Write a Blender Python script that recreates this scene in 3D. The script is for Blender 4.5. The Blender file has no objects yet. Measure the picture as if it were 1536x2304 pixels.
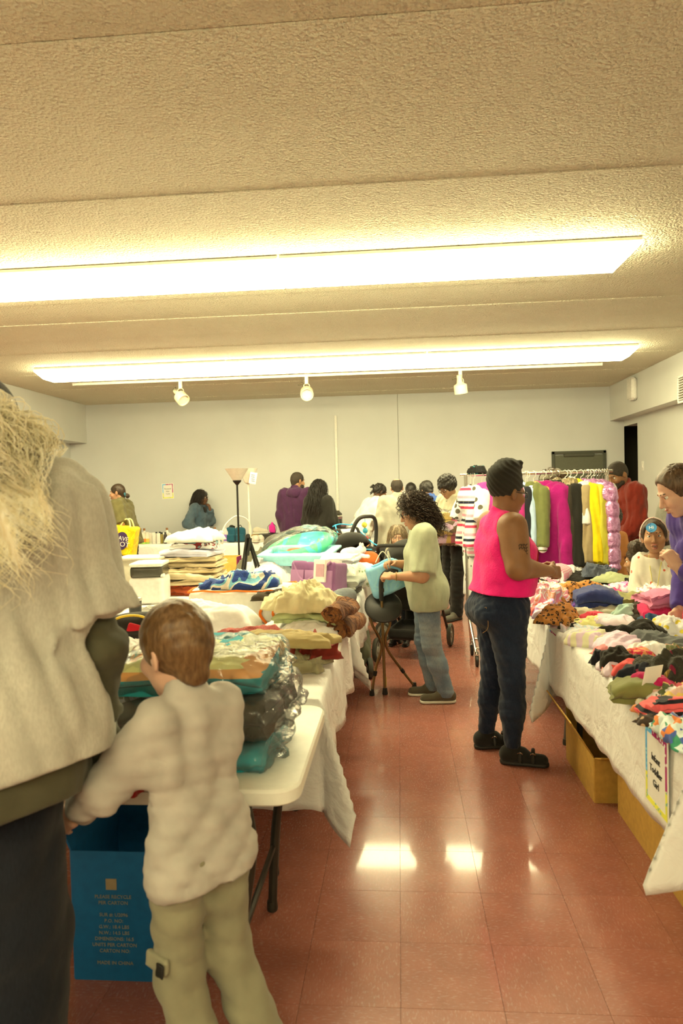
import bpy, math, random
import numpy as np
from mathutils import Vector, Matrix

# ------------------------------------------------------------------ camera
scene = bpy.context.scene
COL = scene.collection
FPX, YAW, PITCH, ROLL, CAMH = 1580.9, 0.0817, -0.0316, -0.0247, 1.55
_f = Vector((-math.sin(YAW)*math.cos(PITCH), math.cos(YAW)*math.cos(PITCH), math.sin(PITCH)))
_r = Vector((math.cos(YAW), math.sin(YAW), 0)); _u = _r.cross(_f)
CR = math.cos(ROLL)*_r + math.sin(ROLL)*_u
CU = -math.sin(ROLL)*_r + math.cos(ROLL)*_u
CF = _f
camd = bpy.data.cameras.new('camera'); cam = bpy.data.objects.new('camera', camd); COL.objects.link(cam)
camd.sensor_fit = 'VERTICAL'; camd.sensor_height = 36.0; camd.sensor_width = 24.0
camd.lens = FPX/2304*36.0; camd.clip_start = .05; camd.clip_end = 100
cam.matrix_world = Matrix(((CR.x, CU.x, -CF.x, 0), (CR.y, CU.y, -CF.y, 0), (CR.z, CU.z, -CF.z, CAMH), (0, 0, 0, 1)))
camd.dof.use_dof = True; camd.dof.focus_distance = 5.0; camd.dof.aperture_fstop = 4.0
scene.camera = cam
def ray(x, y): return CF + CR*((x-768)/FPX) - CU*((y-1152)/FPX)
def onz(x, y, z):
    d = ray(x, y); t = (z-CAMH)/d.z; return Vector((0, 0, CAMH)) + d*t
def ony(x, y, Y):
    d = ray(x, y); t = Y/d.y; return Vector((0, 0, CAMH)) + d*t

# ------------------------------------------------------------------ world, exposure
world = bpy.data.worlds.new('world'); scene.world = world; world.use_nodes = True
world.node_tree.nodes['Background'].inputs[0].default_value = (.9, .85, .6, 1)
world.node_tree.nodes['Background'].inputs[1].default_value = .05
vs = scene.view_settings
vs.view_transform = 'Standard'; vs.look = 'None'; vs.exposure = 0.25; vs.gamma = 1.0; vs.use_curve_mapping = False
TUBE_COL = (1.0, .90, .50)      # colour of the old fluorescent tubes in the photograph
TUBE_E = 27.5

# ------------------------------------------------------------------ helpers: scene objects
def tag(o, label=None, cat=None, group=None, kind=None):
    if label: o['label'] = label
    if cat: o['category'] = cat
    if group: o['group'] = group
    if kind: o['kind'] = kind
    return o
def thing(name, label, cat, loc=(0, 0, 0), rz=0, group=None, rx=0, ry=0):
    o = bpy.data.objects.new(name, None); COL.objects.link(o); o.empty_display_size = .05
    o.location = loc; o.rotation_euler = (rx, ry, rz)
    return tag(o, label, cat, group)
def mobj(name, me, parent=None, loc=(0, 0, 0), rot=(0, 0, 0)):
    o = bpy.data.objects.new(name, me); COL.objects.link(o)
    o.location = loc; o.rotation_euler = rot
    if parent: o.parent = parent
    return o
def copy_tree(o, parent=None):
    c = o.copy(); COL.objects.link(c); c.parent = parent
    for ch in list(o.children): copy_tree(ch, c)
    return c
def mk_mesh(name, verts, faces, mat=None, smooth=True, sharp=None):
    me = bpy.data.meshes.new(name)
    if isinstance(verts, np.ndarray) and isinstance(faces, np.ndarray):
        nv, nf, k = len(verts), len(faces), faces.shape[1]
        me.vertices.add(nv); me.vertices.foreach_set('co', np.ascontiguousarray(verts, dtype=np.float32).ravel())
        me.loops.add(nf*k); me.loops.foreach_set('vertex_index', np.ascontiguousarray(faces, dtype=np.int32).ravel())
        me.polygons.add(nf); me.polygons.foreach_set('loop_start', np.arange(0, nf*k, k, dtype=np.int32))
        me.update(calc_edges=True); me.validate()
    else:
        me.from_pydata([tuple(v) for v in verts], [], [tuple(f) for f in faces]); me.validate()
    if mat: me.materials.append(mat)
    if smooth:
        me.polygons.foreach_set('use_smooth', [True]*len(me.polygons))
        if sharp is not None: me.set_sharp_from_angle(angle=math.radians(sharp))
    me.update()
    return me

# ------------------------------------------------------------------ helpers: materials
def lin(c): return tuple(((v/255.)/12.92 if v/255. <= .04045 else ((v/255.+.055)/1.055)**2.4) for v in c)
ILL = (.90, .80, .44)
def ph(r, g, b, k=1.0):
    """albedo of a surface that shows as (r,g,b) under the room's warm tubes"""
    l = lin((r, g, b)); return tuple(min(.88, max(.004, l[i]/ILL[i]*k)) for i in range(3))
MATS = {}
def _nt(name):
    m = bpy.data.materials.new(name); m.use_nodes = True
    nt = m.node_tree; b = nt.nodes['Principled BSDF']; return m, nt, b
def nd(nt, typ, **kw):
    n = nt.nodes.new(typ)
    for k, v in kw.items():
        if k.startswith('_'): setattr(n, k[1:], v)
        else:
            key = k.replace('__', ' ')
            n.inputs[int(key[1:]) if key[0] == 'i' and key[1:].isdigit() else key].default_value = v
    return n
def ramp(nt, src, stops, const=False):
    r = nt.nodes.new('ShaderNodeValToRGB')
    if const: r.color_ramp.interpolation = 'CONSTANT'
    el = r.color_ramp.elements
    while len(el) < len(stops): el.new(.5)
    for e, (p, c) in zip(el, stops): e.position = p; e.color = (*c[:3], 1)
    nt.links.new(src, r.inputs[0]); return r.outputs[0]
def coords(nt, scale=(1, 1, 1), rot=(0, 0, 0), gen=False):
    tc = nt.nodes.new('ShaderNodeTexCoord'); mp = nt.nodes.new('ShaderNodeMapping')
    mp.inputs['Scale'].default_value = scale; mp.inputs['Rotation'].default_value = rot
    nt.links.new(tc.outputs['Generated' if gen else 'Object'], mp.inputs[0]); return mp.outputs[0]
def mixc(nt, fac, a, b, typ='MIX'):
    m = nt.nodes.new('ShaderNodeMix'); m.data_type = 'RGBA'; m.blend_type = typ
    if hasattr(fac, 'links'): nt.links.new(fac, m.inputs[0])
    else: m.inputs[0].default_value = fac
    for v, i in ((a, 6), (b, 7)):
        if hasattr(v, 'links'): nt.links.new(v, m.inputs[i])
        else: m.inputs[i].default_value = (*v[:3], 1)
    return m.outputs[2]
def bump(nt, b, src, strength=.3, dist=.01):
    n = nt.nodes.new('ShaderNodeBump'); n.inputs['Strength'].default_value = strength; n.inputs['Distance'].default_value = dist
    nt.links.new(src, n.inputs['Height']); nt.links.new(n.outputs[0], b.inputs['Normal']); return n
def plain(name, c, rough=.6, metal=0., var=.06, spec=.4, coat=0., trans=0., alpha=1.):
    """solid colour with a slight procedural mottling"""
    key = ('p', name)
    if key in MATS: return MATS[key]
    m, nt, b = _nt(name)
    n = nd(nt, 'ShaderNodeTexNoise', Scale=35., Detail=3.); nt.links.new(coords(nt), n.inputs['Vector'])
    lo = tuple(v*(1-var) for v in c); hi = tuple(min(1, v*(1+var)) for v in c)
    nt.links.new(ramp(nt, n.outputs[0], [(.3, lo), (.7, hi)]), b.inputs['Base Color'])
    b.inputs['Roughness'].default_value = rough; b.inputs['Metallic'].default_value = metal
    b.inputs['Specular IOR Level'].default_value = spec; b.inputs['Coat Weight'].default_value = coat
    b.inputs['Transmission Weight'].default_value = trans; b.inputs['Alpha'].default_value = alpha
    MATS[key] = m; return m
def fabric(name, c, rough=.9, pat=None, cols=(), scale=1., weave=900., bumpk=.25, sheen=.15, fuzz=0., rot=(0, 0, 0), thr=.28):
    """woven or knitted cloth: weave relief, slight mottling and an optional print"""
    key = ('f', name)
    if key in MATS: return MATS[key]
    m, nt, b = _nt(name)
    co = coords(nt, rot=rot)
    n = nd(nt, 'ShaderNodeTexNoise', Scale=14., Detail=4.); nt.links.new(co, n.inputs['Vector'])
    base = ramp(nt, n.outputs[0], [(.25, tuple(v*.86 for v in c)), (.75, tuple(min(1, v*1.1) for v in c))])
    if pat == 'stripes':
        w = nd(nt, 'ShaderNodeTexWave', Scale=scale, Distortion=1.0); nt.links.new(co, w.inputs['Vector'])
        base = mixc(nt, ramp(nt, w.outputs[1], [(.0, (0, 0, 0)), (.5, (1, 1, 1))], True), base, cols[0])
    elif pat == 'plaid':
        w = nd(nt, 'ShaderNodeTexWave', Scale=scale); nt.links.new(co, w.inputs['Vector'])
        w2 = nd(nt, 'ShaderNodeTexWave', Scale=scale, _bands_direction='Y'); nt.links.new(co, w2.inputs['Vector'])
        a = mixc(nt, ramp(nt, w.outputs[1], [(.45, (0, 0, 0)), (.55, (.55, .55, .55))]), base, cols[0])
        base = mixc(nt, ramp(nt, w2.outputs[1], [(.45, (0, 0, 0)), (.55, (.55, .55, .55))]), a, cols[0])
    elif pat == 'leopard':
        v = nd(nt, 'ShaderNodeTexVoronoi', Scale=scale); nt.links.new(co, v.inputs['Vector'])
        n2 = nd(nt, 'ShaderNodeTexNoise', Scale=scale*2.4); nt.links.new(co, n2.inputs['Vector'])
        ad = nd(nt, 'ShaderNodeMath', _operation='MULTIPLY_ADD'); ad.inputs[1].default_value = .5
        nt.links.new(n2.outputs[0], ad.inputs[0]); nt.links.new(v.outputs[0], ad.inputs[2])
        base = mixc(nt, ramp(nt, ad.outputs[0], [(0, (0, 0, 0)), (.36, (0, 0, 0)), (.42, (1, 1, 1)), (.60, (1, 1, 1)), (.66, (0, 0, 0))]), base, cols[0])
    elif pat == 'patches':      # big floral or camouflage blotches
        v = nd(nt, 'ShaderNodeTexVoronoi', Scale=scale); nt.links.new(co, v.inputs['Vector'])
        sx = nt.nodes.new('ShaderNodeSeparateColor'); nt.links.new(v.outputs['Color'], sx.inputs[0])
        k = len(cols)+1
        st = [(0, c)]+[((i+1)/k, cc) for i, cc in enumerate(cols)]
        base = ramp(nt, sx.outputs[0], st, True)
    elif pat == 'dots':
        v = nd(nt, 'ShaderNodeTexVoronoi', Scale=scale); nt.links.new(co, v.inputs['Vector'])
        base = mixc(nt, ramp(nt, v.outputs[0], [(.0, (1, 1, 1)), (thr, (1, 1, 1)), (thr+.03, (0, 0, 0))]), base, cols[0])
    elif pat == 'swirl':
        n2 = nd(nt, 'ShaderNodeTexNoise', Scale=scale, Detail=1., Distortion=1.2); nt.links.new(co, n2.inputs['Vector'])
        k = len(cols)+1
        st = [(0, c)]+[(.36+.3*i/max(1, k-1), cc) for i, cc in enumerate(cols)]
        base = ramp(nt, n2.outputs[0], st, True)
    elif pat == 'bands':        # coloured bands along object z
        sp = nt.nodes.new('ShaderNodeSeparateXYZ'); nt.links.new(co, sp.inputs[0])
        ml = nd(nt, 'ShaderNodeMath', _operation='MULTIPLY'); ml.inputs[1].default_value = scale; nt.links.new(sp.outputs[2], ml.inputs[0])
        fr = nd(nt, 'ShaderNodeMath', _operation='FRACT'); nt.links.new(ml.outputs[0], fr.inputs[0])
        k = len(cols)+1
        base = ramp(nt, fr.outputs[0], [(0, c)]+[((i+1)/k, cc) for i, cc in enumerate(cols)], True)
    elif pat == 'heather':
        n2 = nd(nt, 'ShaderNodeTexNoise', Scale=220., Detail=2.); nt.links.new(coords(nt, scale=(1, 1, .35)), n2.inputs['Vector'])
        base = mixc(nt, ramp(nt, n2.outputs[0], [(.4, (0, 0, 0)), (.62, (.6, .6, .6))]), base, cols[0])
    elif pat == 'denim':
        w = nd(nt, 'ShaderNodeTexNoise', Scale=260., Detail=2.); nt.links.new(coords(nt, scale=(1, 1, .22)), w.inputs['Vector'])
        n2 = nd(nt, 'ShaderNodeTexNoise', Scale=4., Detail=2.); nt.links.new(co, n2.inputs['Vector'])
        mul = nd(nt, 'ShaderNodeMath', _operation='MULTIPLY_ADD'); mul.inputs[1].default_value = .55
        nt.links.new(w.outputs[0], mul.inputs[0]); nt.links.new(n2.outputs[0], mul.inputs[2])
        base = mixc(nt, ramp(nt, mul.outputs[0], [(.62, (0, 0, 0)), (1.0, (.75, .75, .75))]), base, cols[0])
    nt.links.new(base, b.inputs['Base Color'])
    b.inputs['Roughness'].default_value = rough; b.inputs['Specular IOR Level'].default_value = .25
    b.inputs['Sheen Weight'].default_value = sheen; b.inputs['Sheen Roughness'].default_value = .5
    h = nd(nt, 'ShaderNodeTexNoise', Scale=weave if not fuzz else 160., Detail=3.); nt.links.new(co, h.inputs['Vector'])
    h2 = nd(nt, 'ShaderNodeTexNoise', Scale=38., Detail=3., Distortion=.6); nt.links.new(co, h2.inputs['Vector'])
    ad = nd(nt, 'ShaderNodeMath', _operation='MULTIPLY_ADD'); ad.inputs[1].default_value = 1.6
    nt.links.new(h2.outputs[0], ad.inputs[0]); nt.links.new(h.outputs[0], ad.inputs[2])
    bump(nt, b, ad.outputs[0], bumpk+fuzz, .006)
    MATS[key] = m; return m
def skin(name, c, rough=.48):
    key = ('s', name)
    if key in MATS: return MATS[key]
    m, nt, b = _nt(name)
    n = nd(nt, 'ShaderNodeTexNoise', Scale=18., Detail=4.); nt.links.new(coords(nt), n.inputs['Vector'])
    nt.links.new(ramp(nt, n.outputs[0], [(.3, tuple(v*.9 for v in c)), (.7, (min(1, c[0]*1.08), c[1]*1.04, c[2]))]), b.inputs['Base Color'])
    b.inputs['Roughness'].default_value = rough; b.inputs['Subsurface Weight'].default_value = .0
    b.inputs['Specular IOR Level'].default_value = .4
    h = nd(nt, 'ShaderNodeTexNoise', Scale=320., Detail=2.); nt.links.new(coords(nt), h.inputs['Vector'])
    bump(nt, b, h.outputs[0], .12, .002)
    MATS[key] = m; return m
def hairm(name, c, c2=None, rough=.45, sc=90.):
    key = ('h', name)
    if key in MATS: return MATS[key]
    m, nt, b = _nt(name); c2 = c2 or tuple(v*2.2 for v in c)
    n = nd(nt, 'ShaderNodeTexNoise', Scale=sc, Detail=4.); nt.links.new(coords(nt, scale=(1, 1, .3)), n.inputs['Vector'])
    nt.links.new(ramp(nt, n.outputs[0], [(.35, c), (.7, c2)]), b.inputs['Base Color'])
    b.inputs['Roughness'].default_value = rough; b.inputs['Specular IOR Level'].default_value = .45
    bump(nt, b, n.outputs[0], .5, .006)
    MATS[key] = m; return m
def emit(name, c, s):
    m, nt, b = _nt(name)
    b.inputs['Base Color'].default_value = (.9, .9, .85, 1)
    b.inputs['Emission Color'].default_value = (*c, 1); b.inputs['Emission Strength'].default_value = s
    return m
def clearfilm(name, tint=(.95, .95, .95), rough=.12, opac=.22):
    key = ('c', name)
    if key in MATS: return MATS[key]
    m, nt, b = _nt(name)
    for n in list(nt.nodes):
        if n.type != 'OUTPUT_MATERIAL': nt.nodes.remove(n)
    out = [n for n in nt.nodes if n.type == 'OUTPUT_MATERIAL'][0]
    tr = nt.nodes.new('ShaderNodeBsdfTransparent'); tr.inputs[0].default_value = (*tint, 1)
    gl = nt.nodes.new('ShaderNodeBsdfGlossy'); gl.inputs['Roughness'].default_value = rough
    df = nt.nodes.new('ShaderNodeBsdfDiffuse'); df.inputs[0].default_value = (.85, .85, .82, 1)
    fr = nt.nodes.new('ShaderNodeFresnel'); fr.inputs[0].default_value = 1.5
    no = nd(nt, 'ShaderNodeTexNoise', Scale=22., Detail=3., Distortion=1.0); nt.links.new(coords(nt), no.inputs['Vector'])
    bp = nt.nodes.new('ShaderNodeBump'); bp.inputs['Strength'].default_value = .5; bp.inputs['Distance'].default_value = .02
    nt.links.new(no.outputs[0], bp.inputs['Height'])
    nt.links.new(bp.outputs[0], gl.inputs['Normal']); nt.links.new(bp.outputs[0], fr.inputs['Normal'])
    m1 = nt.nodes.new('ShaderNodeMixShader'); m1.inputs[0].default_value = opac
    nt.links.new(tr.outputs[0], m1.inputs[1]); nt.links.new(df.outputs[0], m1.inputs[2])
    m2 = nt.nodes.new('ShaderNodeMixShader'); ad = nd(nt, 'ShaderNodeMath', _operation='MULTIPLY_ADD', _use_clamp=True)
    ad.inputs[1].default_value = .8; ad.inputs[2].default_value = .0; nt.links.new(fr.outputs[0], ad.inputs[0])
    nt.links.new(ad.outputs[0], m2.inputs[0]); nt.links.new(m1.outputs[0], m2.inputs[1]); nt.links.new(gl.outputs[0], m2.inputs[2])
    nt.links.new(m2.outputs[0], out.inputs[0])
    MATS[key] = m; return m

# ------------------------------------------------------------------ helpers: mesh builder
class MB:
    def __init__(s): s.v = []; s.f = []
    def _add(s, vs, fs):
        o = len(s.v); s.v += [tuple(v) for v in vs]; s.f += [tuple(i+o for i in f) for f in fs]; return s
    def box(s, c, d, rz=0., bev=0., M=None):
        hx, hy, hz = d[0]/2, d[1]/2, d[2]/2
        if bev <= 0:
            pts = [Vector((x, y, z)) for z in (-hz, hz) for y in (-hy, hy) for x in (-hx, hx)]
            fs = [(0, 2, 3, 1), (4, 5, 7, 6), (0, 1, 5, 4), (2, 6, 7, 3), (0, 4, 6, 2), (1, 3, 7, 5)]
        else:
            b = min(bev, hx*.95, hy*.95, hz*.95); pts = []; fs = []
            def ring(ix, iy, z): return [Vector((sx*(hx-ix), sy*(hy-iy), z)) for sx, sy in ((-1, -1), (1, -1), (1, 1), (-1, 1))]
            def oct_(inset, z):
                X, Y = hx-inset, hy-inset; bb = b
                return [Vector(p) for p in ((-X, -Y+bb, z), (-X+bb, -Y, z), (X-bb, -Y, z), (X, -Y+bb, z), (X, Y-bb, z), (X-bb, Y, z), (-X+bb, Y, z), (-X, Y-bb, z))]
            for ins, z in ((b*.6, -hz), (0, -hz+b), (0, hz-b), (b*.6, hz)): pts += oct_(ins, z)
            for k in range(3):
                for i in range(8): j = (i+1) % 8; fs.append((k*8+i, k*8+j, k*8+8+j, k*8+8+i))
            fs.append(tuple(reversed(range(8)))); fs.append(tuple(range(24, 32)))
        R = M if M is not None else Matrix.Rotation(rz, 3, 'Z')
        return s._add([R@p+Vector(c) for p in pts], fs)
    def tube(s, path, r, n=10, cap=True, closed=False):
        P = [Vector(p) for p in path]; k = len(P); rr = r if isinstance(r, (list, tuple)) else [r]*k
        vs = []; fs = []; up = None
        for i, p in enumerate(P):
            if closed: t = (P[(i+1) % k]-P[i-1])
            else: t = (P[min(i+1, k-1)]-P[max(i-1, 0)])
            t = t.normalized() if t.length > 1e-9 else Vector((0, 0, 1))
            if up is None:
                up = Vector((0, 0, 1)) if abs(t.z) < .9 else Vector((1, 0, 0))
            a = t.cross(up)
            if a.length < 1e-6: a = t.cross(Vector((1, 0.2, 0)))
            a.normalize(); b = a.cross(t).normalized(); up = b
            vs += [p+(a*math.cos(2*math.pi*j/n)+b*math.sin(2*math.pi*j/n))*rr[i] for j in range(n)]
        m = k if closed else k-1
        for i in range(m):
            for j in range(n):
                a0 = i*n+j; a1 = i*n+(j+1) % n; b0 = ((i+1) % k)*n+j; b1 = ((i+1) % k)*n+(j+1) % n
                fs.append((a0, a1, b1, b0))
        if cap and not closed: fs.append(tuple(reversed(range(n)))); fs.append(tuple(range((k-1)*n, k*n)))
        return s._add(vs, fs)
    def lathe(s, prof, c=(0, 0, 0), n=24, M=None, sx=1., sy=1.):
        vs = []; fs = []; k = len(prof)
        for r, z in prof:
            vs += [Vector((r*math.cos(2*math.pi*j/n)*sx, r*math.sin(2*math.pi*j/n)*sy, z)) for j in range(n)]
        for i in range(k-1):
            for j in range(n): fs.append((i*n+j, i*n+(j+1) % n, (i+1)*n+(j+1) % n, (i+1)*n+j))
        fs.append(tuple(reversed(range(n)))); fs.append(tuple(range((k-1)*n, k*n)))
        R = M if M is not None else Matrix.Identity(3)
        return s._add([R@v+Vector(c) for v in vs], fs)
    def prism(s, poly, z0, z1, M=None, c=(0, 0, 0)):
        n = len(poly); R = M if M is not None else Matrix.Identity(3)
        vs = [R@Vector((x, y, z0))+Vector(c) for x, y in poly]+[R@Vector((x, y, z1))+Vector(c) for x, y in poly]
        fs = [tuple(reversed(range(n))), tuple(range(n, 2*n))]+[(i, (i+1) % n, n+(i+1) % n, n+i) for i in range(n)]
        return s._add(vs, fs)
    def grid(s, fn, nu, nv):
        vs = [fn(i/(nu-1), j/(nv-1)) for j in range(nv) for i in range(nu)]
        fs = [(j*nu+i, j*nu+i+1, (j+1)*nu+i+1, (j+1)*nu+i) for j in range(nv-1) for i in range(nu-1)]
        return s._add(vs, fs)
    def build(s, name, mat, parent=None, loc=(0, 0, 0), rot=(0, 0, 0), smooth=True, sharp=35):
        return mobj(name, mk_mesh(name, s.v, s.f, mat, smooth, sharp), parent, loc, rot)
def bez(pts, n=8):
    """smooth Catmull-Rom path through points"""
    P = [Vector(p) for p in pts]; out = []
    for i in range(len(P)-1):
        p0 = P[max(i-1, 0)]; p1 = P[i]; p2 = P[i+1]; p3 = P[min(i+2, len(P)-1)]
        for k in range(n):
            t = k/n; out.append(.5*((2*p1)+(p2-p0)*t+(2*p0-5*p1+4*p2-p3)*t*t+(3*p1-p0-3*p2+p3)*t**3))
    out.append(P[-1]); return out
def lettering(name, txt, size, mat, parent, loc, rot, align='CENTER', space=1., ext=.0006):
    cu = bpy.data.curves.new(name, 'FONT'); cu.body = txt; cu.size = size; cu.align_x = align; cu.align_y = 'CENTER'
    cu.extrude = ext; cu.space_character = space; cu.resolution_u = 2
    cu.materials.append(mat)
    tmp = bpy.data.objects.new(name+'_t', cu)
    me = bpy.data.meshes.new_from_object(tmp); bpy.data.objects.remove(tmp); bpy.data.curves.remove(cu)
    return mobj(name, me, parent, loc, rot)

# ------------------------------------------------------------------ helpers: implicit surfaces
def _frame(F): return (np.array(F[0], float), np.array(F[1], float)) if F is not None else None
class Prim:
    def __init__(s, fn, lo, hi, F=None):
        s.fn = fn; s.F = _frame(F); lo = np.array(lo, float); hi = np.array(hi, float)
        if s.F is not None:
            R, t = s.F
            cs = np.array([[(lo, hi)[a][0], (lo, hi)[b][1], (lo, hi)[c][2]] for a in (0, 1) for b in (0, 1) for c in (0, 1)])
            cs = cs@R.T+t; lo = cs.min(0); hi = cs.max(0)
        s.lo = lo; s.hi = hi
    def ev(s, X, Y, Z):
        if s.F is not None:
            R, t = s.F; x, y, z = X-t[0], Y-t[1], Z-t[2]
            X = R[0, 0]*x+R[1, 0]*y+R[2, 0]*z; Y = R[0, 1]*x+R[1, 1]*y+R[2, 1]*z; Z = R[0, 2]*x+R[1, 2]*y+R[2, 2]*z
        return s.fn(X, Y, Z)
def rc(a, b, ra, rb, sq=(1, 1, 1), F=None, cut=None):
    """tapered capsule a-b, optionally squashed along the axes; cut: flat end at fraction t"""
    a = np.array(a, float); b = np.array(b, float); sq = np.array(sq, float)
    A = a/sq; B = b/sq; d = B-A; L2 = max(d@d, 1e-12); mn = sq.min()
    if cut is not None:
        q = a+(b-a)*cut; u = (b-a)/np.linalg.norm(b-a)
    def fn(X, Y, Z):
        x, y, z = X/sq[0]-A[0], Y/sq[1]-A[1], Z/sq[2]-A[2]
        t = np.clip((x*d[0]+y*d[1]+z*d[2])/L2, 0, 1)
        r = np.sqrt((x-t*d[0])**2+(y-t*d[1])**2+(z-t*d[2])**2)-(ra+(rb-ra)*t)
        r = r*mn
        if cut is not None: r = np.maximum(r, (X-q[0])*u[0]+(Y-q[1])*u[1]+(Z-q[2])*u[2])
        return r
    m = max(ra, rb)*sq
    return Prim(fn, np.minimum(a, b)-m, np.maximum(a, b)+m, F)
def el(c, r, F=None, R=None):
    c = np.array(c, float); r = np.array(r, float)
    if R is not None:       # own rotation about c
        R = np.array(R, float); F2 = (R, c) if F is None else (np.array(F[0])@R, np.array(F[0])@c+np.array(F[1]))
        return el((0, 0, 0), r, F2)
    def fn(X, Y, Z):
        x, y, z = X-c[0], Y-c[1], Z-c[2]
        k0 = np.sqrt((x/r[0])**2+(y/r[1])**2+(z/r[2])**2); k1 = np.sqrt((x/r[0]**2)**2+(y/r[1]**2)**2+(z/r[2]**2)**2)
        return k0*(k0-1)/np.maximum(k1, 1e-6)
    return Prim(fn, c-r, c+r, F)
def bxp(c, h, rad, F=None, R=None):
    c = np.array(c, float); h = np.array(h, float)
    if R is not None:
        R = np.array(R, float); F2 = (R, c) if F is None else (np.array(F[0])@R, np.array(F[0])@c+np.array(F[1]))
        return bxp((0, 0, 0), h, rad, F2)
    def fn(X, Y, Z):
        qx, qy, qz = np.abs(X-c[0])-h[0]+rad, np.abs(Y-c[1])-h[1]+rad, np.abs(Z-c[2])-h[2]+rad
        return np.sqrt(np.maximum(qx, 0)**2+np.maximum(qy, 0)**2+np.maximum(qz, 0)**2)+np.minimum(np.maximum(qx, np.maximum(qy, qz)), 0)-rad
    return Prim(fn, c-h, c+h, F)
def halfsp(p, n, F=None):
    """keep the side opposite to n"""
    p = np.array(p, float); n = np.array(n, float); n = n/np.linalg.norm(n)
    return Prim(lambda X, Y, Z: (X-p[0])*n[0]+(Y-p[1])*n[1]+(Z-p[2])*n[2], (-9, -9, -9), (9, 9, 9), F)
def _smin(a, b, k):
    if k <= 0: return np.minimum(a, b)
    h = np.maximum(k-np.abs(a-b), 0)/k; return np.minimum(a, b)-h*h*k*.25
_EO = [((0, 0, 0), (1, 0, 0)), ((0, 1, 0), (1, 1, 0)), ((0, 0, 1), (1, 0, 1)), ((0, 1, 1), (1, 1, 1)),
       ((0, 0, 0), (0, 1, 0)), ((1, 0, 0), (1, 1, 0)), ((0, 0, 1), (0, 1, 1)), ((1, 0, 1), (1, 1, 1)),
       ((0, 0, 0), (0, 0, 1)), ((1, 0, 0), (1, 0, 1)), ((0, 1, 0), (0, 1, 1)), ((1, 1, 0), (1, 1, 1))]
def snet(D, lo, h):
    I = D < 0; n = np.array(D.shape)
    c = np.zeros(n-1, np.int8)
    for dx in (0, 1):
        for dy in (0, 1):
            for dz in (0, 1): c += I[dx:n[0]-1+dx, dy:n[1]-1+dy, dz:n[2]-1+dz]
    cell = np.argwhere((c > 0) & (c < 8)); m = len(cell)
    ids = np.full(n-1, -1, np.int64); ids[cell[:, 0], cell[:, 1], cell[:, 2]] = np.arange(m)
    acc = np.zeros((m, 3)); cnt = np.zeros(m)
    for o0, o1 in _EO:
        a = D[cell[:, 0]+o0[0], cell[:, 1]+o0[1], cell[:, 2]+o0[2]]; b = D[cell[:, 0]+o1[0], cell[:, 1]+o1[1], cell[:, 2]+o1[2]]
        x = (a < 0) != (b < 0); t = np.where(x, a/np.where(x, a-b, 1), 0)
        w = x.astype(float); cnt += w
        for k in range(3): acc[:, k] += w*(o0[k]+t*(o1[k]-o0[k]))
    V = (cell+acc/np.maximum(cnt, 1)[:, None])*h+lo
    Q = []
    for ax in range(3):
        b_, c_ = (ax+1) % 3, (ax+2) % 3
        s0 = [slice(None)]*3; s1 = [slice(None)]*3; s0[ax] = slice(0, n[ax]-1); s1[ax] = slice(1, n[ax])
        for q in (b_, c_): s0[q] = slice(1, n[q]-1); s1[q] = slice(1, n[q]-1)
        A = I[tuple(s0)]; B = I[tuple(s1)]; e = np.argwhere(A != B)
        if not len(e): continue
        fl = A[e[:, 0], e[:, 1], e[:, 2]]
        e[:, b_] += 1; e[:, c_] += 1
        def cid(db, dc):
            q = e.copy(); q[:, b_] += db; q[:, c_] += dc; return ids[q[:, 0], q[:, 1], q[:, 2]]
        q = np.stack([cid(-1, -1), cid(0, -1), cid(0, 0), cid(-1, 0)], 1)
        q[~fl] = q[~fl][:, ::-1]; Q.append(q)
    return V, (np.concatenate(Q) if Q else np.zeros((0, 4), np.int64))
def implicit(prims, h, disp=None, cuts=(), subs=()):
    """prims: list of (Prim, k). cuts: half spaces to intersect with. subs: (Prim, k) to carve away. disp(X,Y,Z): added to the field"""
    lo = np.min([p.lo for p, k in prims], 0)-.03-2*h; hi = np.max([p.hi for p, k in prims], 0)+.03+2*h
    n = np.ceil((hi-lo)/h).astype(int)+1
    ax = [(lo[i]+h*np.arange(n[i])).astype(np.float32) for i in range(3)]
    D = np.full(n, 1., np.float32)
    def win(p, pad):
        a = np.clip(np.floor((p.lo-pad-lo)/h).astype(int), 0, n); b = np.clip(np.ceil((p.hi+pad-lo)/h).astype(int)+1, 0, n)
        sl = tuple(slice(a[i], b[i]) for i in range(3))
        return sl, ax[0][sl[0]][:, None, None], ax[1][sl[1]][None, :, None], ax[2][sl[2]][None, None, :]
    for p, k in prims:
        sl, X, Y, Z = win(p, k+3*h+.02); D[sl] = _smin(D[sl], p.ev(X, Y, Z), k)
    if disp is not None:
        w = np.argwhere(np.abs(D) < .06)
        if len(w):
            X, Y, Z = ax[0][w[:, 0]], ax[1][w[:, 1]], ax[2][w[:, 2]]
            D[w[:, 0], w[:, 1], w[:, 2]] += disp(X, Y, Z).astype(np.float32)
    for p, k in subs:
        sl, X, Y, Z = win(p, k+3*h+.02); D[sl] = -_smin(-D[sl], p.ev(X, Y, Z), k)
    for p in cuts:
        D = np.maximum(D, p.ev(ax[0][:, None, None], ax[1][None, :, None], ax[2][None, None, :]))
    return snet(D, lo, h)
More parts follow.
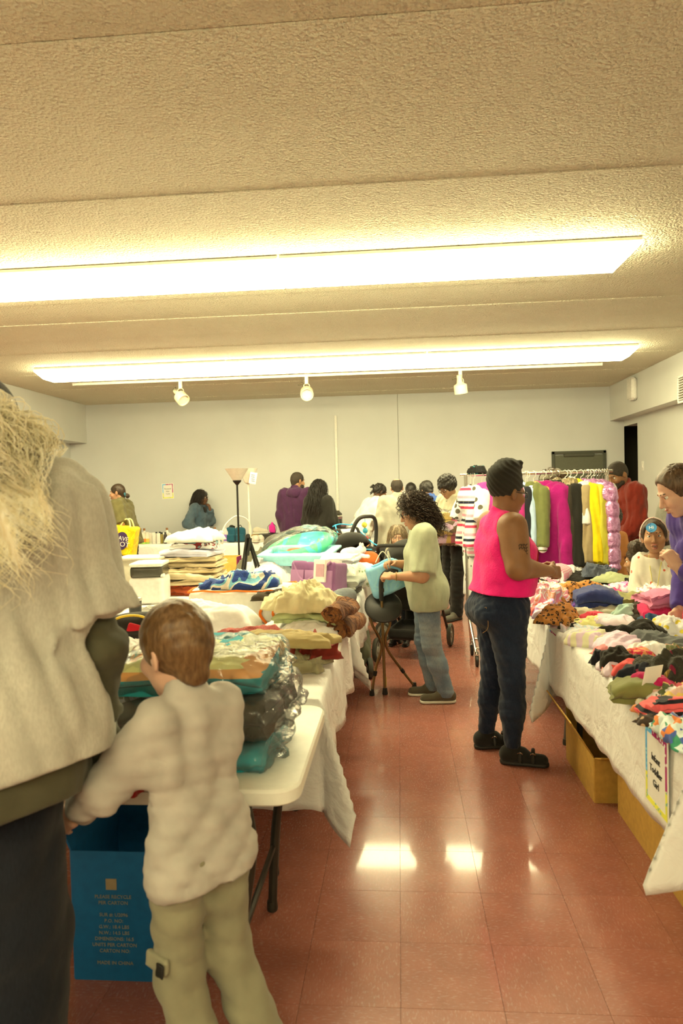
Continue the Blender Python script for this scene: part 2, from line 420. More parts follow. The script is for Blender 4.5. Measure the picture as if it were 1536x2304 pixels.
def folds(seed, f=18., amp=.008, st=(1, 1, .4), ridge=True):
    rs = np.random.RandomState(seed); W = []
    for i in range(4):
        d = rs.normal(size=3); d /= np.linalg.norm(d); e = rs.normal(size=3); e /= np.linalg.norm(e)
        W.append((d*np.array(st)*f*(.7+.5*i), e*np.sqrt(np.array(st))*f*.45, rs.rand()*6.28, rs.rand()*6.28, .9-.17*i))
    def fn(X, Y, Z):
        s = 0
        for d, e, a, b, w in W:
            v = np.sin(d[0]*X+d[1]*Y+d[2]*Z+a+1.5*np.sin(e[0]*X+e[1]*Y+e[2]*Z+b))
            s = s+w*((1-2*np.abs(v)) if ridge else v)
        return s*amp*.5
    return fn
def rotm(yaw=0, pitch=0, roll=0):
    """degrees. yaw about z, pitch tips the +y side down, roll about y"""
    return np.array(Matrix.Rotation(math.radians(yaw), 3, 'Z')@Matrix.Rotation(math.radians(-pitch), 3, 'X')@Matrix.Rotation(math.radians(roll), 3, 'Y'))
def join_vf(parts):
    V = []; F = []; o = 0
    for v, f in parts: V.append(v); F.append(f+o); o += len(v)
    return np.concatenate(V), np.concatenate(F)
# ================================================================== the room
XL, XR, XSL, XSR, YB, YF, ZC = -5.9, 3.83, -5.58, 3.60, 12.3, -6.0, 3.19
def wallmat(name, c, bs=.15):
    m, nt, b = _nt(name); co = coords(nt)
    n = nd(nt, 'ShaderNodeTexNoise', Scale=1.3, Detail=4.); nt.links.new(co, n.inputs['Vector'])
    nt.links.new(ramp(nt, n.outputs[0], [(.3, tuple(v*.95 for v in c)), (.7, tuple(v*1.03 for v in c))]), b.inputs['Base Color'])
    b.inputs['Roughness'].default_value = .7; b.inputs['Specular IOR Level'].default_value = .3
    h = nd(nt, 'ShaderNodeTexNoise', Scale=120., Detail=3.); nt.links.new(co, h.inputs['Vector']); bump(nt, b, h.outputs[0], bs, .004)
    return m
M_WALL = wallmat('painted_wall', (.62, .64, .64))
M_WALL2 = wallmat('painted_side_wall', (.64, .655, .63))
# textured ceiling
m, nt, b = _nt('popcorn_ceiling'); co = coords(nt)
n1 = nd(nt, 'ShaderNodeTexNoise', Scale=75., Detail=3., Roughness=.6); nt.links.new(co, n1.inputs['Vector'])
n2 = nd(nt, 'ShaderNodeTexVoronoi', Scale=60.); nt.links.new(co, n2.inputs['Vector'])
n3 = nd(nt, 'ShaderNodeTexNoise', Scale=.9, Detail=3.); nt.links.new(co, n3.inputs['Vector'])
c1 = ramp(nt, n3.outputs[0], [(.3, (.86, .81, .64)), (.7, (.90, .86, .69))]); nt.links.new(c1, b.inputs['Base Color'])
ad = nd(nt, 'ShaderNodeMath', _operation='SUBTRACT'); nt.links.new(n1.outputs[0], ad.inputs[0]); nt.links.new(n2.outputs[0], ad.inputs[1])
bump(nt, b, ad.outputs[0], .9, .026); b.inputs['Roughness'].default_value = .9; b.inputs['Specular IOR Level'].default_value = .15
M_CEIL = m
# vinyl floor tiles
def floormat(name, seams):
    m, nt, b = _nt(name); co = coords(nt)
    oi = nt.nodes.new('ShaderNodeObjectInfo')
    va = nd(nt, 'ShaderNodeTexNoise', Scale=9., Detail=3.); nt.links.new(coords(nt), va.inputs['Vector'])
    st = nd(nt, 'ShaderNodeTexNoise', Scale=95., Detail=4., Roughness=.6, Distortion=.5)
    mp = nt.nodes.new('ShaderNodeMapping'); mp.inputs['Scale'].default_value = (.6, 1.7, 1); nt.links.new(co, mp.inputs[0])
    cx = nt.nodes.new('ShaderNodeCombineXYZ')
    ml = nd(nt, 'ShaderNodeMath', _operation='MULTIPLY'); ml.inputs[1].default_value = 37.; nt.links.new(oi.outputs['Random'], ml.inputs[0])
    nt.links.new(ml.outputs[0], cx.inputs[0]); nt.links.new(cx.outputs[0], mp.inputs['Location'])
    nt.links.new(mp.outputs[0], st.inputs['Vector'])
    dk, mid, lt = (.29, .098, .070), (.325, .120, .084), (.36, .146, .104)
    c1 = ramp(nt, st.outputs[0], [(.30, dk), (.5, mid), (.70, lt)])
    c2 = mixc(nt, .35, c1, ramp(nt, oi.outputs['Random'], [(0, (.285, .10, .070)), (1, (.34, .13, .09))]))
    wx = ramp(nt, va.outputs[0], [(.3, (.88, .88, .88)), (.7, (1.08, 1.08, 1.08))])
    nt.links.new(mixc(nt, 1., c2, wx, 'MULTIPLY'), b.inputs['Base Color'])
    rg = ramp(nt, st.outputs[0], [(.3, (.20, .2, .2)), (.7, (.30, .3, .3))])
    nt.links.new(rg, b.inputs['Roughness']); b.inputs['Specular IOR Level'].default_value = .35
    b.inputs['Coat Weight'].default_value = .40; b.inputs['Coat Roughness'].default_value = .06
    w = nd(nt, 'ShaderNodeTexNoise', Scale=5., Detail=3.); nt.links.new(coords(nt, scale=(1, 3, 1)), w.inputs['Vector'])
    bump(nt, b, w.outputs[0], .05, .01)
    return m
M_TILE = floormat('vinyl_tile', 0)
M_SEAM = plain('floor_joint', (.20, .075, .055), .5)
fl = tag(MB().box(((XL+XR)/2, (YB+YF)/2, -.053), (XR-XL, YB-YF, .1)).build('floor', M_TILE, sharp=35), kind='structure')
TS = .305; X0T, Y0T = -.0273, 2.0537
tm = mk_mesh('floor_tile', *(lambda q: (q.v, q.f))(MB().box((0, 0, -.0015), (TS-.0009, TS-.0009, .004), bev=.0004)), M_TILE, True, 35)
jo = MB().box((.35, 5.25, -.0029), (3.4, 9.2, .0004)).build('floor_joint', M_SEAM, fl)
rnd = random.Random(3)
for i in range(-4, 6):
    for j in range(-2, 27):
        t = mobj('floor_tile', tm, fl, (X0T+TS*(i+.5), Y0T+TS*(j+.5), 0), (0, 0, math.pi/2*((i+j) % 2)))
def slab(name, c, d, mat, kind='structure', parent=None, bev=0.):
    o = MB().box(c, d, bev=bev).build(name, mat, parent)
    if kind: o['kind'] = kind
    return o
ce = slab('ceiling', ((XL+XR)/2, (YB+YF)/2, ZC+.085), (XR-XL+.4, YB-YF+.4, .1), plain('ceiling_deck', (.35, .32, .26), .9))
PW = .6652; SY0 = 2.4973
pm = mk_mesh('ceiling_panel', *(lambda q: (q.v, q.f))(MB().box((0, 0, .02), (XR-XL, PW-.003, .04), bev=.003)), M_CEIL, True, 35)
for k in range(-13, 15):
    y = SY0+PW*(k+.5)
    if y-PW/2 < YF-.4 or y+PW/2 > YB+.45: continue
    mobj('ceiling_panel', pm, ce, ((XL+XR)/2, y, ZC+(.004 if k % 2 else -.002)))
# back wall in two sheets with a vertical joint, conduit, door
seamx = ony(896, 1000, YB).x
wb = slab('wall_back', ((XL-.3+3.83)/2, YB+.14, ZC/2), (3.83-XL+.3, .2, ZC), plain('wall_joint', (.40, .39, .35), .8))
for a, b2 in ((XL, seamx-.0025), (seamx+.0025, 3.832)):
    MB().box(((a+b2)/2, YB+.02, ZC/2), (b2-a, .04, ZC), bev=.002).build('wall_sheet', M_WALL, wb)
wl = slab('wall_left', (XL-.1, (YB+YF)/2, ZC/2), (.2, YB-YF, ZC), M_WALL2)
slab('wall_front', ((XL+XR)/2, YF-.1, ZC/2), (XR-XL, .2, ZC), M_WALL2)
slab('trim_1', ((XL+XSL)/2, (YB+YF)/2, (ZC+2.505)/2), (XSL-XL, YB-YF, ZC-2.505), M_WALL2)       # bulkhead on the left
slab('trim_2', ((XR+XSR)/2, (YB+YF)/2, (ZC+2.606)/2), (XR-XSR, YB-YF, ZC-2.606), M_WALL2)       # bulkhead on the right
def onx(x, y, X):
    d = ray(x, y); t = X/d.x; return Vector((0, 0, CAMH))+d*t
yo = onx(1434, 1000, XR).y; zo = onx(1434, 951, XR).z
wr = slab('wall_right', (XR+.1, (yo+YF)/2, ZC/2), (.2, yo-YF, ZC), M_WALL2)
MB().box((XR+.1, (YB+yo)/2, (zo+ZC)/2), (.2, YB-yo, ZC-zo)).build('wall_lintel', M_WALL2, wr)
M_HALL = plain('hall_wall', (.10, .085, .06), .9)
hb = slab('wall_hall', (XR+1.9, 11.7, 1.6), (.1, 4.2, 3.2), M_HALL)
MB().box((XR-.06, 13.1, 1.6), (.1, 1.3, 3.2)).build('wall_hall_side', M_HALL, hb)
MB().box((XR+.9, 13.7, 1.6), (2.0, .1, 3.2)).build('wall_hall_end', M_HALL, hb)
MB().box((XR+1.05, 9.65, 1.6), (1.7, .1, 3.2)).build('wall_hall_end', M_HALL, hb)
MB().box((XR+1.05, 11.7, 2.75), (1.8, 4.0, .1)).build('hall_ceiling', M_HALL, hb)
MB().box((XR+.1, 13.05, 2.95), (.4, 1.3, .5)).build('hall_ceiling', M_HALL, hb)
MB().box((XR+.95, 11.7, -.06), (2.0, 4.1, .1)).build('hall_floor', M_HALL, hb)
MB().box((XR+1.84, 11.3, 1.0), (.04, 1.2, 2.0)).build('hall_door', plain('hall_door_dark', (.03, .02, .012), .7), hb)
cx0, cx1 = ony(753, 935, YB).x, ony(762, 1165, YB).x
tag(MB().box(((cx0+cx1)/2, YB-.012, 1.93), (.045, .024, 1.84), bev=.004).build('wall_conduit', plain('conduit_paint', (.80, .79, .75), .5)),
    'white raceway strip running down the middle of the back wall', 'conduit')
# grey steel door
dl = ony(1240, 1016, YB).x; dr = ony(1362, 1013, YB).x; dz = 2.113
M_DOOR = plain('door_paint', ph(86, 84, 52), .45); M_DFR = plain('door_frame_paint', ph(70, 68, 42), .45)
do = slab('door_1', ((dl+dr)/2, YB-.005, dz/2-.03), (dr-dl-.1, .03, dz-.07), M_DOOR)
MB().box((dl+.025, YB-.012, dz/2), (.05, .05, dz), bev=.006).build('door_jamb', M_DFR, do)
MB().box((dr-.025, YB-.012, dz/2), (.05, .05, dz), bev=.006).build('door_jamb', M_DFR, do)
MB().box(((dl+dr)/2, YB-.012, dz-.025), (dr-dl, .05, .05), bev=.006).build('door_head', M_DFR, do)
MB().box(((dl+dr)/2, YB-.03, dz-.07), (.5, .05, .05), bev=.008).build('door_closer', M_DFR, do)
MB().lathe([(.03, 0), (.03, .01), (.012, .015), (.012, .05), (.028, .055), (.03, .08), (.01, .09)], (dl+.16, YB-.02, 1.0), 16, Matrix.Rotation(math.pi/2, 3, 'X')).build('door_knob', plain('knob_steel', (.5, .5, .45), .3, .9), do)
# baseboards
M_BB = plain('rubber_base', (.06, .035, .025), .6)
slab('baseboard_back', ((XL+XR)/2, YB-.006, .05), (XR-XL, .012, .1), M_BB)
slab('baseboard_right', (XR-.006, (yo+YF)/2, .05), (.012, yo-YF, .1), M_BB)
slab('baseboard_left', (XL+.006, (YB+YF)/2, .05), (.012, YB-YF, .1), M_BB)
# things on the right bulkhead and wall
p = onx(1430, 875, XSR); M_PLW = plain('white_plastic', (.80, .79, .75), .4)
sp = thing('wall_speaker', 'white rounded loudspeaker box mounted high on the right bulkhead', 'speaker', (XSR, p.y, p.z))
MB().box((-.05, 0, 0), (.10, .21, .34), bev=.035).build('cabinet', M_PLW, sp)
MB().box((-.103, 0, 0), (.006, .17, .30), bev=.003).build('grille', plain('speaker_grille', (.66, .65, .60), .8), sp)
p = onx(1536, 875, XSR)
vg = thing('vent_grille', 'slatted air vent grille high on the right bulkhead', 'vent', (XSR, p.y-.1, p.z))
MB().box((-.003, 0, 0), (.006, .46, .34), bev=.002).build('backing', plain('vent_dark', (.10, .09, .06), .8), vg)
for z in (-.16, .16): MB().box((-.012, 0, z), (.02, .46, .025), bev=.004).build('frame_rail', M_PLW, vg)
for y in (-.22, .22): MB().box((-.012, y, 0), (.02, .025, .34), bev=.004).build('frame_rail', M_PLW, vg)
for k in range(9):
    MB().box((-.011, 0, -.128+k*.032), (.016, .42, .012), M=Matrix.Rotation(.5, 3, 'Y')).build('slat', M_PLW, vg)
p = onx(1446, 1048, XR)
sw = thing('light_switch', 'white switch plate on the right wall by the dark doorway', 'switch', (XR, p.y, p.z))
MB().box((-.004, 0, 0), (.008, .09, .15), bev=.003).build('plate', M_PLW, sw)
MB().box((-.012, 0, 0), (.012, .03, .06), bev=.003).build('rocker', M_PLW, sw)
# printed notices
M_PAPER = plain('paper', (.82, .81, .77), .7, var=.02); M_INK = plain('ink', (.03, .03, .03), .8)
M_TEAL = fabric('border_teal', ph(95, 165, 170), pat='dots', cols=(ph(150, 205, 205),), scale=60, bumpk=0, sheen=0)
M_MAG = fabric('border_magenta', ph(165, 40, 80), pat='dots', cols=(ph(235, 215, 200),), scale=55, bumpk=0, sheen=0)
M_YEL = fabric('border_yellow', ph(225, 215, 60), pat='dots', cols=(ph(120, 170, 120),), scale=55, bumpk=0, sheen=0)
def notice(label, loc, rot, text, tsize=.03, bend=0.):
    t = thing('printed_notice', label, 'sign', loc); t.rotation_euler = rot      # local: x right, z up, faces -y
    W, H = .216, .279
    def pt(x, z, o=0.): return (x, -.002-o-bend*(1-math.cos(3*(z/H+.5))), z)
    def strip(x0, x1, z0, z1, o, mat, name):
        q = MB(); n = 8
        for k in range(n):
            a = z0+(z1-z0)*k/n; c = z0+(z1-z0)*(k+1)/n
            q._add([pt(x0, a, o), pt(x1, a, o), pt(x1, c, o), pt(x0, c, o), pt(x0, a, o-.0008), pt(x1, a, o-.0008), pt(x1, c, o-.0008), pt(x0, c, o-.0008)],
                   [(0, 1, 2, 3), (7, 6, 5, 4), (0, 3, 7, 4), (1, 5, 6, 2), (0, 4, 5, 1), (3, 2, 6, 7)])
        return q.build(name, mat, t, smooth=False)
    strip(-W/2, W/2, -H/2, H/2, 0, M_PAPER, 'sheet')
    b0 = .012; bw = .018; X = W/2-b0; Z = H/2-b0
    strip(-X, -X+bw*.8, -Z*.25, Z, .0009, M_TEAL, 'border'); strip(-X+bw*.8, -X*.35, Z-bw, Z, .0009, M_TEAL, 'border')
    strip(-X*.35, X, Z-bw, Z, .0009, M_MAG, 'border'); strip(X-bw*.8, X, -Z*.25, Z-bw, .0009, M_MAG, 'border')
    strip(-X, -X+bw*.8, -Z, -Z*.25, .0009, M_YEL, 'border'); strip(X-bw*.8, X, -Z, -Z*.25, .0009, M_YEL, 'border'); strip(-X+bw*.8, X-bw*.8, -Z, -Z+bw, .0009, M_YEL, 'border')
    for k, line in enumerate(text):
        lettering('lettering', line, tsize, M_INK, t, (0, -.0032, -.004-(k-(len(text)-1)/2)*tsize*1.25), (math.pi/2, 0, 0))
    return t
p = ony(377.5, 1105, YB)
notice('bordered paper notice taped to the back wall, reading Personal Hair Care', (p.x, YB, p.z), (0, -.03, 0), ['Personal', 'Hair', 'Care'], .036)

# ------------------------------------------------------------------ ceiling lights
M_TUBE = emit('lit_diffuser', TUBE_COL, TUBE_E); M_FIX = plain('fixture_white', (.82, .80, .74), .4)
def fixture(x0, x1, y, label, ends=(False, False), group='fluorescent ceiling lights'):
    t = thing('ceiling_light', label, 'ceiling light', ((x0+x1)/2, y, ZC), 0, group)
    L = (x1-x0)/2; w0, w1, h = .18, .14, .14
    MB().box((0, 0, -.012), (2*L, .36, .024), bev=.004).build('housing', M_FIX, t)
    e0 = .10 if ends[0] else .002; e1 = .10 if ends[1] else .002
    v = [(-L, -w0, -.024), (L, -w0, -.024), (L, w0, -.024), (-L, w0, -.024), (-L, -w0, -.045), (L, -w0, -.045), (L, w0, -.045), (-L, w0, -.045),
         (-L+e0, -w1, -h), (L-e1, -w1, -h), (L-e1, w1, -h), (-L+e0, w1, -h)]
    f = [(3, 2, 1, 0), (0, 1, 5, 4), (1, 2, 6, 5), (2, 3, 7, 6), (3, 0, 4, 7), (4, 5, 9, 8), (5, 6, 10, 9), (6, 7, 11, 10), (7, 4, 8, 11), (8, 9, 10, 11)]
    q = MB(); q._add(v, [tuple(reversed(a)) for a in f]); q.build('diffuser', M_TUBE, t, smooth=False)
    return t
FX2 = (-4.58, -2.10, .38, 2.87)
for k in range(3):
    fixture(FX2[k]+.004, FX2[k+1]-.004, 8.80, ['fluorescent ceiling light of the far row, nearest the left wall', 'middle fluorescent ceiling light of the far row', 'fluorescent ceiling light of the far row, nearest the right wall'][k], (k == 0, k == 2))
FX1 = (-4.47, -3.25, -.80, 1.66)
for k in range(3):
    fixture(FX1[k]+.004, FX1[k+1]-.004, 5.07, ['short fluorescent ceiling light at the left end of the nearer row', 'middle fluorescent ceiling light of the nearer row', 'fluorescent ceiling light at the right end of the nearer row'][k], (k == 0, k == 2))
for k in range(3):
    fixture(FX2[k]+.004, FX2[k+1]-.004, -2.4, ('left', 'middle', 'right')[k]+' fluorescent ceiling light of the row behind the viewer', (k == 0, k == 2), 'ceiling lights behind the viewer')
# track with three spot heads
M_SPOT = plain('cream_enamel', (.78, .72, .52), .35); M_LAMPF = plain('spot_lens', (.75, .75, .7), .25)
tl = onz(165, 870, 3.14); tr = onz(1353, 825, 3.14); TY = (tl.y+tr.y)/2
tk = thing('light_track', 'long white lighting track on the ceiling beyond the far lights', 'track', ((tl.x+tr.x)/2, TY, ZC))
MB().box((0, 0, -.018), (tr.x-tl.x, .035, .036), bev=.004).build('rail', M_FIX, tk)
for sx in (-1, 1): MB().box((sx*(tr.x-tl.x)/2, 0, -.018), (.02, .04, .04), bev=.004).build('end_cap', M_FIX, tk)
def spot(px, yaw, tilt, label):
    x = onz(px, 850, 3.14).x
    t = thing('track_spotlight', label, 'spotlight', (x, TY, ZC-.036), 0, 'cream spotlights on the track')
    MB().box((0, 0, -.05), (.05, .04, .10), bev=.006).build('adapter', M_FIX, t)
    yk = MB(); yk.tube(bez([(-.04, 0, -.23), (-.04, 0, -.12), (0, 0, -.098), (.04, 0, -.12), (.04, 0, -.23)], 6), .006, 8); yk.build('yoke', M_SPOT, t)
    R = Matrix.Rotation(math.radians(yaw), 3, 'Z')@Matrix.Rotation(math.radians(tilt), 3, 'X'); c = (0, 0, -.22)
    MB().lathe([(.012, .17), (.034, .165), (.036, .07), (.05, .05), (.088, .03), (.092, .02), (.092, -.09), (.084, -.09), (.08, -.06), (.078, -.06)], c, 24, R).build('can', M_SPOT, t)
    MB().lathe([(.001, -.062), (.07, -.062), (.075, -.055), (.001, -.05)], c, 24, R).build('lens', M_LAMPF, t)
    w = [R@Vector((0, 0, .17))+Vector(c), Vector((-.06, -.02, -.08)), Vector((-.12, -.02, -.12)), Vector((-.02, 0, -.095))]
    MB().tube(bez(w, 6), .004, 6).build('cable', plain('cable_dark', (.10, .09, .05), .6), t)
    return t
spot(383, 55, -50, 'cream track spotlight nearest the left wall, aimed toward the room')
spot(689, 8, -60, 'cream track spotlight in the middle, lens facing the viewer')
spot(1028, -30, 14, 'cream track spotlight nearest the right wall, aimed downward')

# ------------------------------------------------------------------ folding tables and cloths
M_TTOP = plain('cream_tabletop', ph(232, 222, 160), .42, var=.03); M_TLEG = plain('table_leg_steel', (.035, .03, .022), .45, .3); M_GREYLEG = plain('grey_leg_steel', (.10, .10, .09), .45, .4)
def rrect(w, d, r, n=5):
    out = []
    for cx_, cy_, a0 in ((w/2-r, d/2-r, 0), (-w/2+r, d/2-r, 90), (-w/2+r, -d/2+r, 180), (w/2-r, -d/2+r, 270)):
        for k in range(n+1):
            a = math.radians(a0+90*k/n); out.append((cx_+r*math.cos(a), cy_+r*math.sin(a)))
    return out
def make_table(name, label, L, D, legmat=None):
    """length along local x, top at z .74"""
    legmat = legmat or M_TLEG
    t = thing(name, label, 'table')
    q = MB(); n = 24; o = []
    for ins, z in ((.004, .695), (0, .70), (0, .732), (.006, .74)):
        o.append([(x*(1-ins*2/L), y*(1-ins*2/D), z) for x, y in rrect(L, D, .07)])
    k = len(o[0]); v = [p for r in o for p in r]; f = [(a*k+i, a*k+(i+1) % k, (a+1)*k+(i+1) % k, (a+1)*k+i) for a in range(3) for i in range(k)]
    f += [tuple(reversed(range(k))), tuple(range(3*k, 4*k))]; q._add(v, f); q.build('tabletop', M_TTOP, t)
    for sx in (-1, 1):
        for sy in (-1, 1):
            xe = sx*(L/2-.21); ye = sy*(D/2-.09)
            MB().tube(bez([(xe+sx*.02, ye*.8, .69), (xe+sx*.05, ye*.84, .52), (xe+sx*.02, ye*.94, .28), (xe, ye, .004)], 5), .0165, 10).build('leg', legmat, t)
            MB().lathe([(.019, 0), (.021, .01), (.019, .035)], (xe, ye, 0), 12).build('foot_cap', M_TLEG, t)
        MB().tube([(sx*(L/2-.185), -(D/2-.09)*.8, .66), (sx*(L/2-.185), (D/2-.09)*.8, .66)], .012, 8).build('top_bar', legmat, t)
        MB().tube([(sx*(L/2-.195), -(D/2-.09)*.94, .25), (sx*(L/2-.195), (D/2-.09)*.94, .25)], .011, 8).build('cross_bar', legmat, t)
        for sy in (-1, 1): MB().tube([(sx*(L/2-.17), sy*.16, .47), (sx*(L/2-.55), sy*.12, .69)], .009, 8).build('brace', legmat, t)
    return t
TL = make_table('folding_table', 'bare cream plastic folding table with dark legs in the near left', 1.83, .76); TL.location = (-1.205, 2.235, 0)
lab = ['second folding table of the left row, just behind the bare one', 'third folding table of the left row, under the white cloth', 'fourth folding table of the left row, under the white cloth',
       'fifth folding table of the left row, under the white cloth', 'farthest folding table of the left row, under the white cloth']
for k in range(5):
    c = copy_tree(TL); c.location = (-1.24+.01*(k % 2), 3.05+.785*k, 0); c['label'] = lab[k]; c['group'] = 'cloth-covered tables of the left row'
TR = make_table('folding_table', 'folding table of the right row nearest the viewer, under a white cloth', 2.0, .76, M_GREYLEG)
TR.location = (1.235, 3.085, 0); TR.rotation_euler[2] = math.pi/2
c = copy_tree(TR); c.location = (1.25, 5.02, 0); c['label'] = 'folding table of the right row farther from the viewer, under a white cloth'
m, nt, b = _nt('white_cloth'); co = coords(nt)
n1 = nd(nt, 'ShaderNodeTexNoise', Scale=7., Detail=5., Distortion=.8); nt.links.new(co, n1.inputs['Vector'])
n2 = nd(nt, 'ShaderNodeTexVoronoi', Scale=16., _feature='DISTANCE_TO_EDGE'); nt.links.new(co, n2.inputs['Vector'])
ad = nd(nt, 'ShaderNodeMath', _operation='MULTIPLY_ADD'); ad.inputs[1].default_value = .06; nt.links.new(n2.outputs[0], ad.inputs[0]); nt.links.new(n1.outputs[0], ad.inputs[2])
b.inputs['Base Color'].default_value = (.84, .84, .83, 1); b.inputs['Roughness'].default_value = .5; b.inputs['Specular IOR Level'].default_value = .35
bump(nt, b, ad.outputs[0], .8, .03); M_CLOTH = m
def tablecloth(label, x0, x1, y0, y1, z, dl, dr, df, db, seed, amp=.025, step=.03, jag=.006, tip=.28, fl=.42, fy=1.):
    rs = np.random.RandomState(seed); ph_ = rs.rand(8)*6.28
    xs = np.arange(x0-dl, x1+dr+step*.5, step); ys = np.arange(y0-df, y1+db+step*.5, step)
    V = []
    for j, y in enumerate(ys):
        for i, x in enumerate(xs):
            ox = min(0, x-x0)+max(0, x-x1); oy = min(0, y-y0)+max(0, y-y1); ax_, ay_ = abs(ox), abs(oy)
            X, Y, Z = x-ox, y-oy, z
            if ax_ or ay_:
                s = (y if ax_ >= ay_ else x)
                if ax_ and ay_: s = 0.
                e = max(ax_, ay_); mnn = min(ax_, ay_)
                w = math.sin(9*s+ph_[0]+1.2*math.sin(4*s+ph_[1]))*.6+.4*math.sin(23*s+ph_[2])
                lim = max(dl if ox < 0 else dr, 1e-3) if ax_ >= ay_ else max(df if oy < 0 else db, 1e-3)
                out = .006+min(1, e/.08)*.006+amp*(e/lim)*(1+w)*.8
                drop = e*(1+.0*w)
                if e > lim*.9: drop += jag*math.sin(31*s+ph_[3])*(e-lim*.9)/(lim*.1)
                if mnn > 0:
                    drop = e+tip*mnn; out = .02+fl*mnn
                    X += math.copysign(out*(.4+.6*ax_/e), ox); Y += math.copysign(fy*out*(.4+.6*ay_/e), oy)
                elif ax_: X += math.copysign(out, ox)
                else: Y += math.copysign(out, oy)
                Z = z-max(0, drop-.004)
            else:
                Z = z+.0015*math.sin(15*x+ph_[4])*math.sin(11*y+ph_[5])
            V.append((X, Y, max(Z, .012)))
    nx = len(xs); F = [(j*nx+i, j*nx+i+1, (j+1)*nx+i+1, (j+1)*nx+i) for j in range(len(ys)-1) for i in range(nx-1)]
    o = mobj('tablecloth', mk_mesh('tablecloth', V, F, M_CLOTH, True))
    s = o.modifiers.new('thick', 'SOLIDIFY'); s.thickness = .0015; s.offset = 1
    return tag(o, label, 'tablecloth', 'white tablecloths')
ZT = .7455
tablecloth('white cloth hanging off the right clothes table nearest the viewer', .85, 1.62, 2.085, 4.08, ZT, .33, .2, .37, .02, 1, .010, tip=.02, fl=.5, fy=.3)
tablecloth('white cloth on the farther right clothes table, behind the pink vest', .865, 1.63, 4.105, 5.94, ZT, .36, .2, .42, .2, 2, .02)
tablecloth('white cloth over the near part of the left row, right behind the bare table', -2.155, -.325, 2.66, 4.19, ZT, .15, .30, .42, .02, 3, .03)
tablecloth('white cloth over the far part of the left row, beside the seat cane', -2.155, -.315, 4.22, 6.57, ZT, .15, .33, .25, .25, 4, .03)
# ================================================================== people
def ell_vf(c, r, n=12, m=8, R=None):
    V = [];
    for j in range(m+1):
        a = math.pi*j/m
        for i in range(n): V.append((r[0]*math.sin(a)*math.cos(2*math.pi*i/n), r[1]*math.sin(a)*math.sin(2*math.pi*i/n), r[2]*math.cos(a)))
    V = np.array(V)
    if R is not None: V = V@np.array(R).T
    V = V+np.array(c); F = [(j*n+i, (j+1)*n+i, (j+1)*n+(i+1) % n, j*n+(i+1) % n) for j in range(m) for i in range(n)]
    return V, np.array(F)
def strand_vf(paths, r, n=3, taper=True):
    """paths: (S, K, 3) array -> thin tubes"""
    P = np.asarray(paths); S, K, _ = P.shape
    T = np.gradient(P, axis=1); T /= np.linalg.norm(T, axis=2, keepdims=True)+1e-9
    up = np.broadcast_to(np.array([.31, .87, .37]), T.shape); A = np.cross(T, up); A /= np.linalg.norm(A, axis=2, keepdims=True)+1e-9; B = np.cross(A, T)
    t = np.linspace(0, 1, K); rr = r*(np.clip(1.15-.85*t**2, .25, 1) if taper else np.ones(K))
    V = np.stack([P+(A*math.cos(2*math.pi*j/n)+B*math.sin(2*math.pi*j/n))*rr[None, :, None] for j in range(n)], 2)   # S,K,n,3
    idx = np.arange(S*K*n).reshape(S, K, n); F = []
    for j in range(n):
        k = (j+1) % n; F.append(np.stack([idx[:, :-1, j], idx[:, :-1, k], idx[:, 1:, k], idx[:, 1:, j]], -1).reshape(-1, 4))
    return V.reshape(-1, 3), np.concatenate(F)
SKULL_C = np.array((0, -.012, .035)); SKULL_R = np.array((.077, .098, .092))
def strands(ns, K, length, seed, curl=.006, freq=60., lift=.012, zmin=-.03, ymax=.05, flare=.25, back=.0, r=.0022, down=1.0, lenvar=.25, front=None, spread=.0, zmax=9., out_=.9):
    """long hair in the head frame: roots on the skull, falling over its surface"""
    rs = np.random.RandomState(seed); out = []
    while len(out) < ns:
        d = rs.normal(size=3); d /= np.linalg.norm(d)
        p = SKULL_C+d*SKULL_R
        if p[2] < zmin or p[2] > zmax or p[1] > ymax+.6*max(0, p[2]-.03): continue
        pts = [p.copy()]; L = length*(1-lenvar*rs.rand()); st = L/(K-1); v = d*out_+np.array((0, -back, .1)); ph0 = rs.rand()*6.28; fq = freq*(.8+.4*rs.rand())
        side = np.array((np.sign(d[0])*(.2+abs(d[0])), min(d[1], .1)-.25, 0)); q = p.copy()
        for k in range(1, K):
            v = v*.72+np.array((side[0]*flare*.3, side[1]*flare*.5-back*.1, -down))*.42
            v /= np.linalg.norm(v)+1e-9; q = q+v*st
            w = (q-SKULL_C)/(SKULL_R+lift*(.4+1.2*((ph0 % 1)))); l = np.linalg.norm(w)
            if l < 1: q = SKULL_C+(q-SKULL_C)/l
            w = (q-np.array((0, .03, -.05)))/np.array((.07, .065, .1)); l = np.linalg.norm(w)
            if l < 1: q = np.array((0, .03, -.05))+(q-np.array((0, .03, -.05)))/l
            if q[2] < -.08:
                q[0] *= 1+spread*st; 
            a = ph0+fq*k*st; tt = min(1, k/3)
            pts.append(q+tt*curl*np.array((math.cos(a), math.sin(a)*.8, .4*math.sin(a*1.3))))
        out.append(pts)
    return np.array(out)
HAND = {}
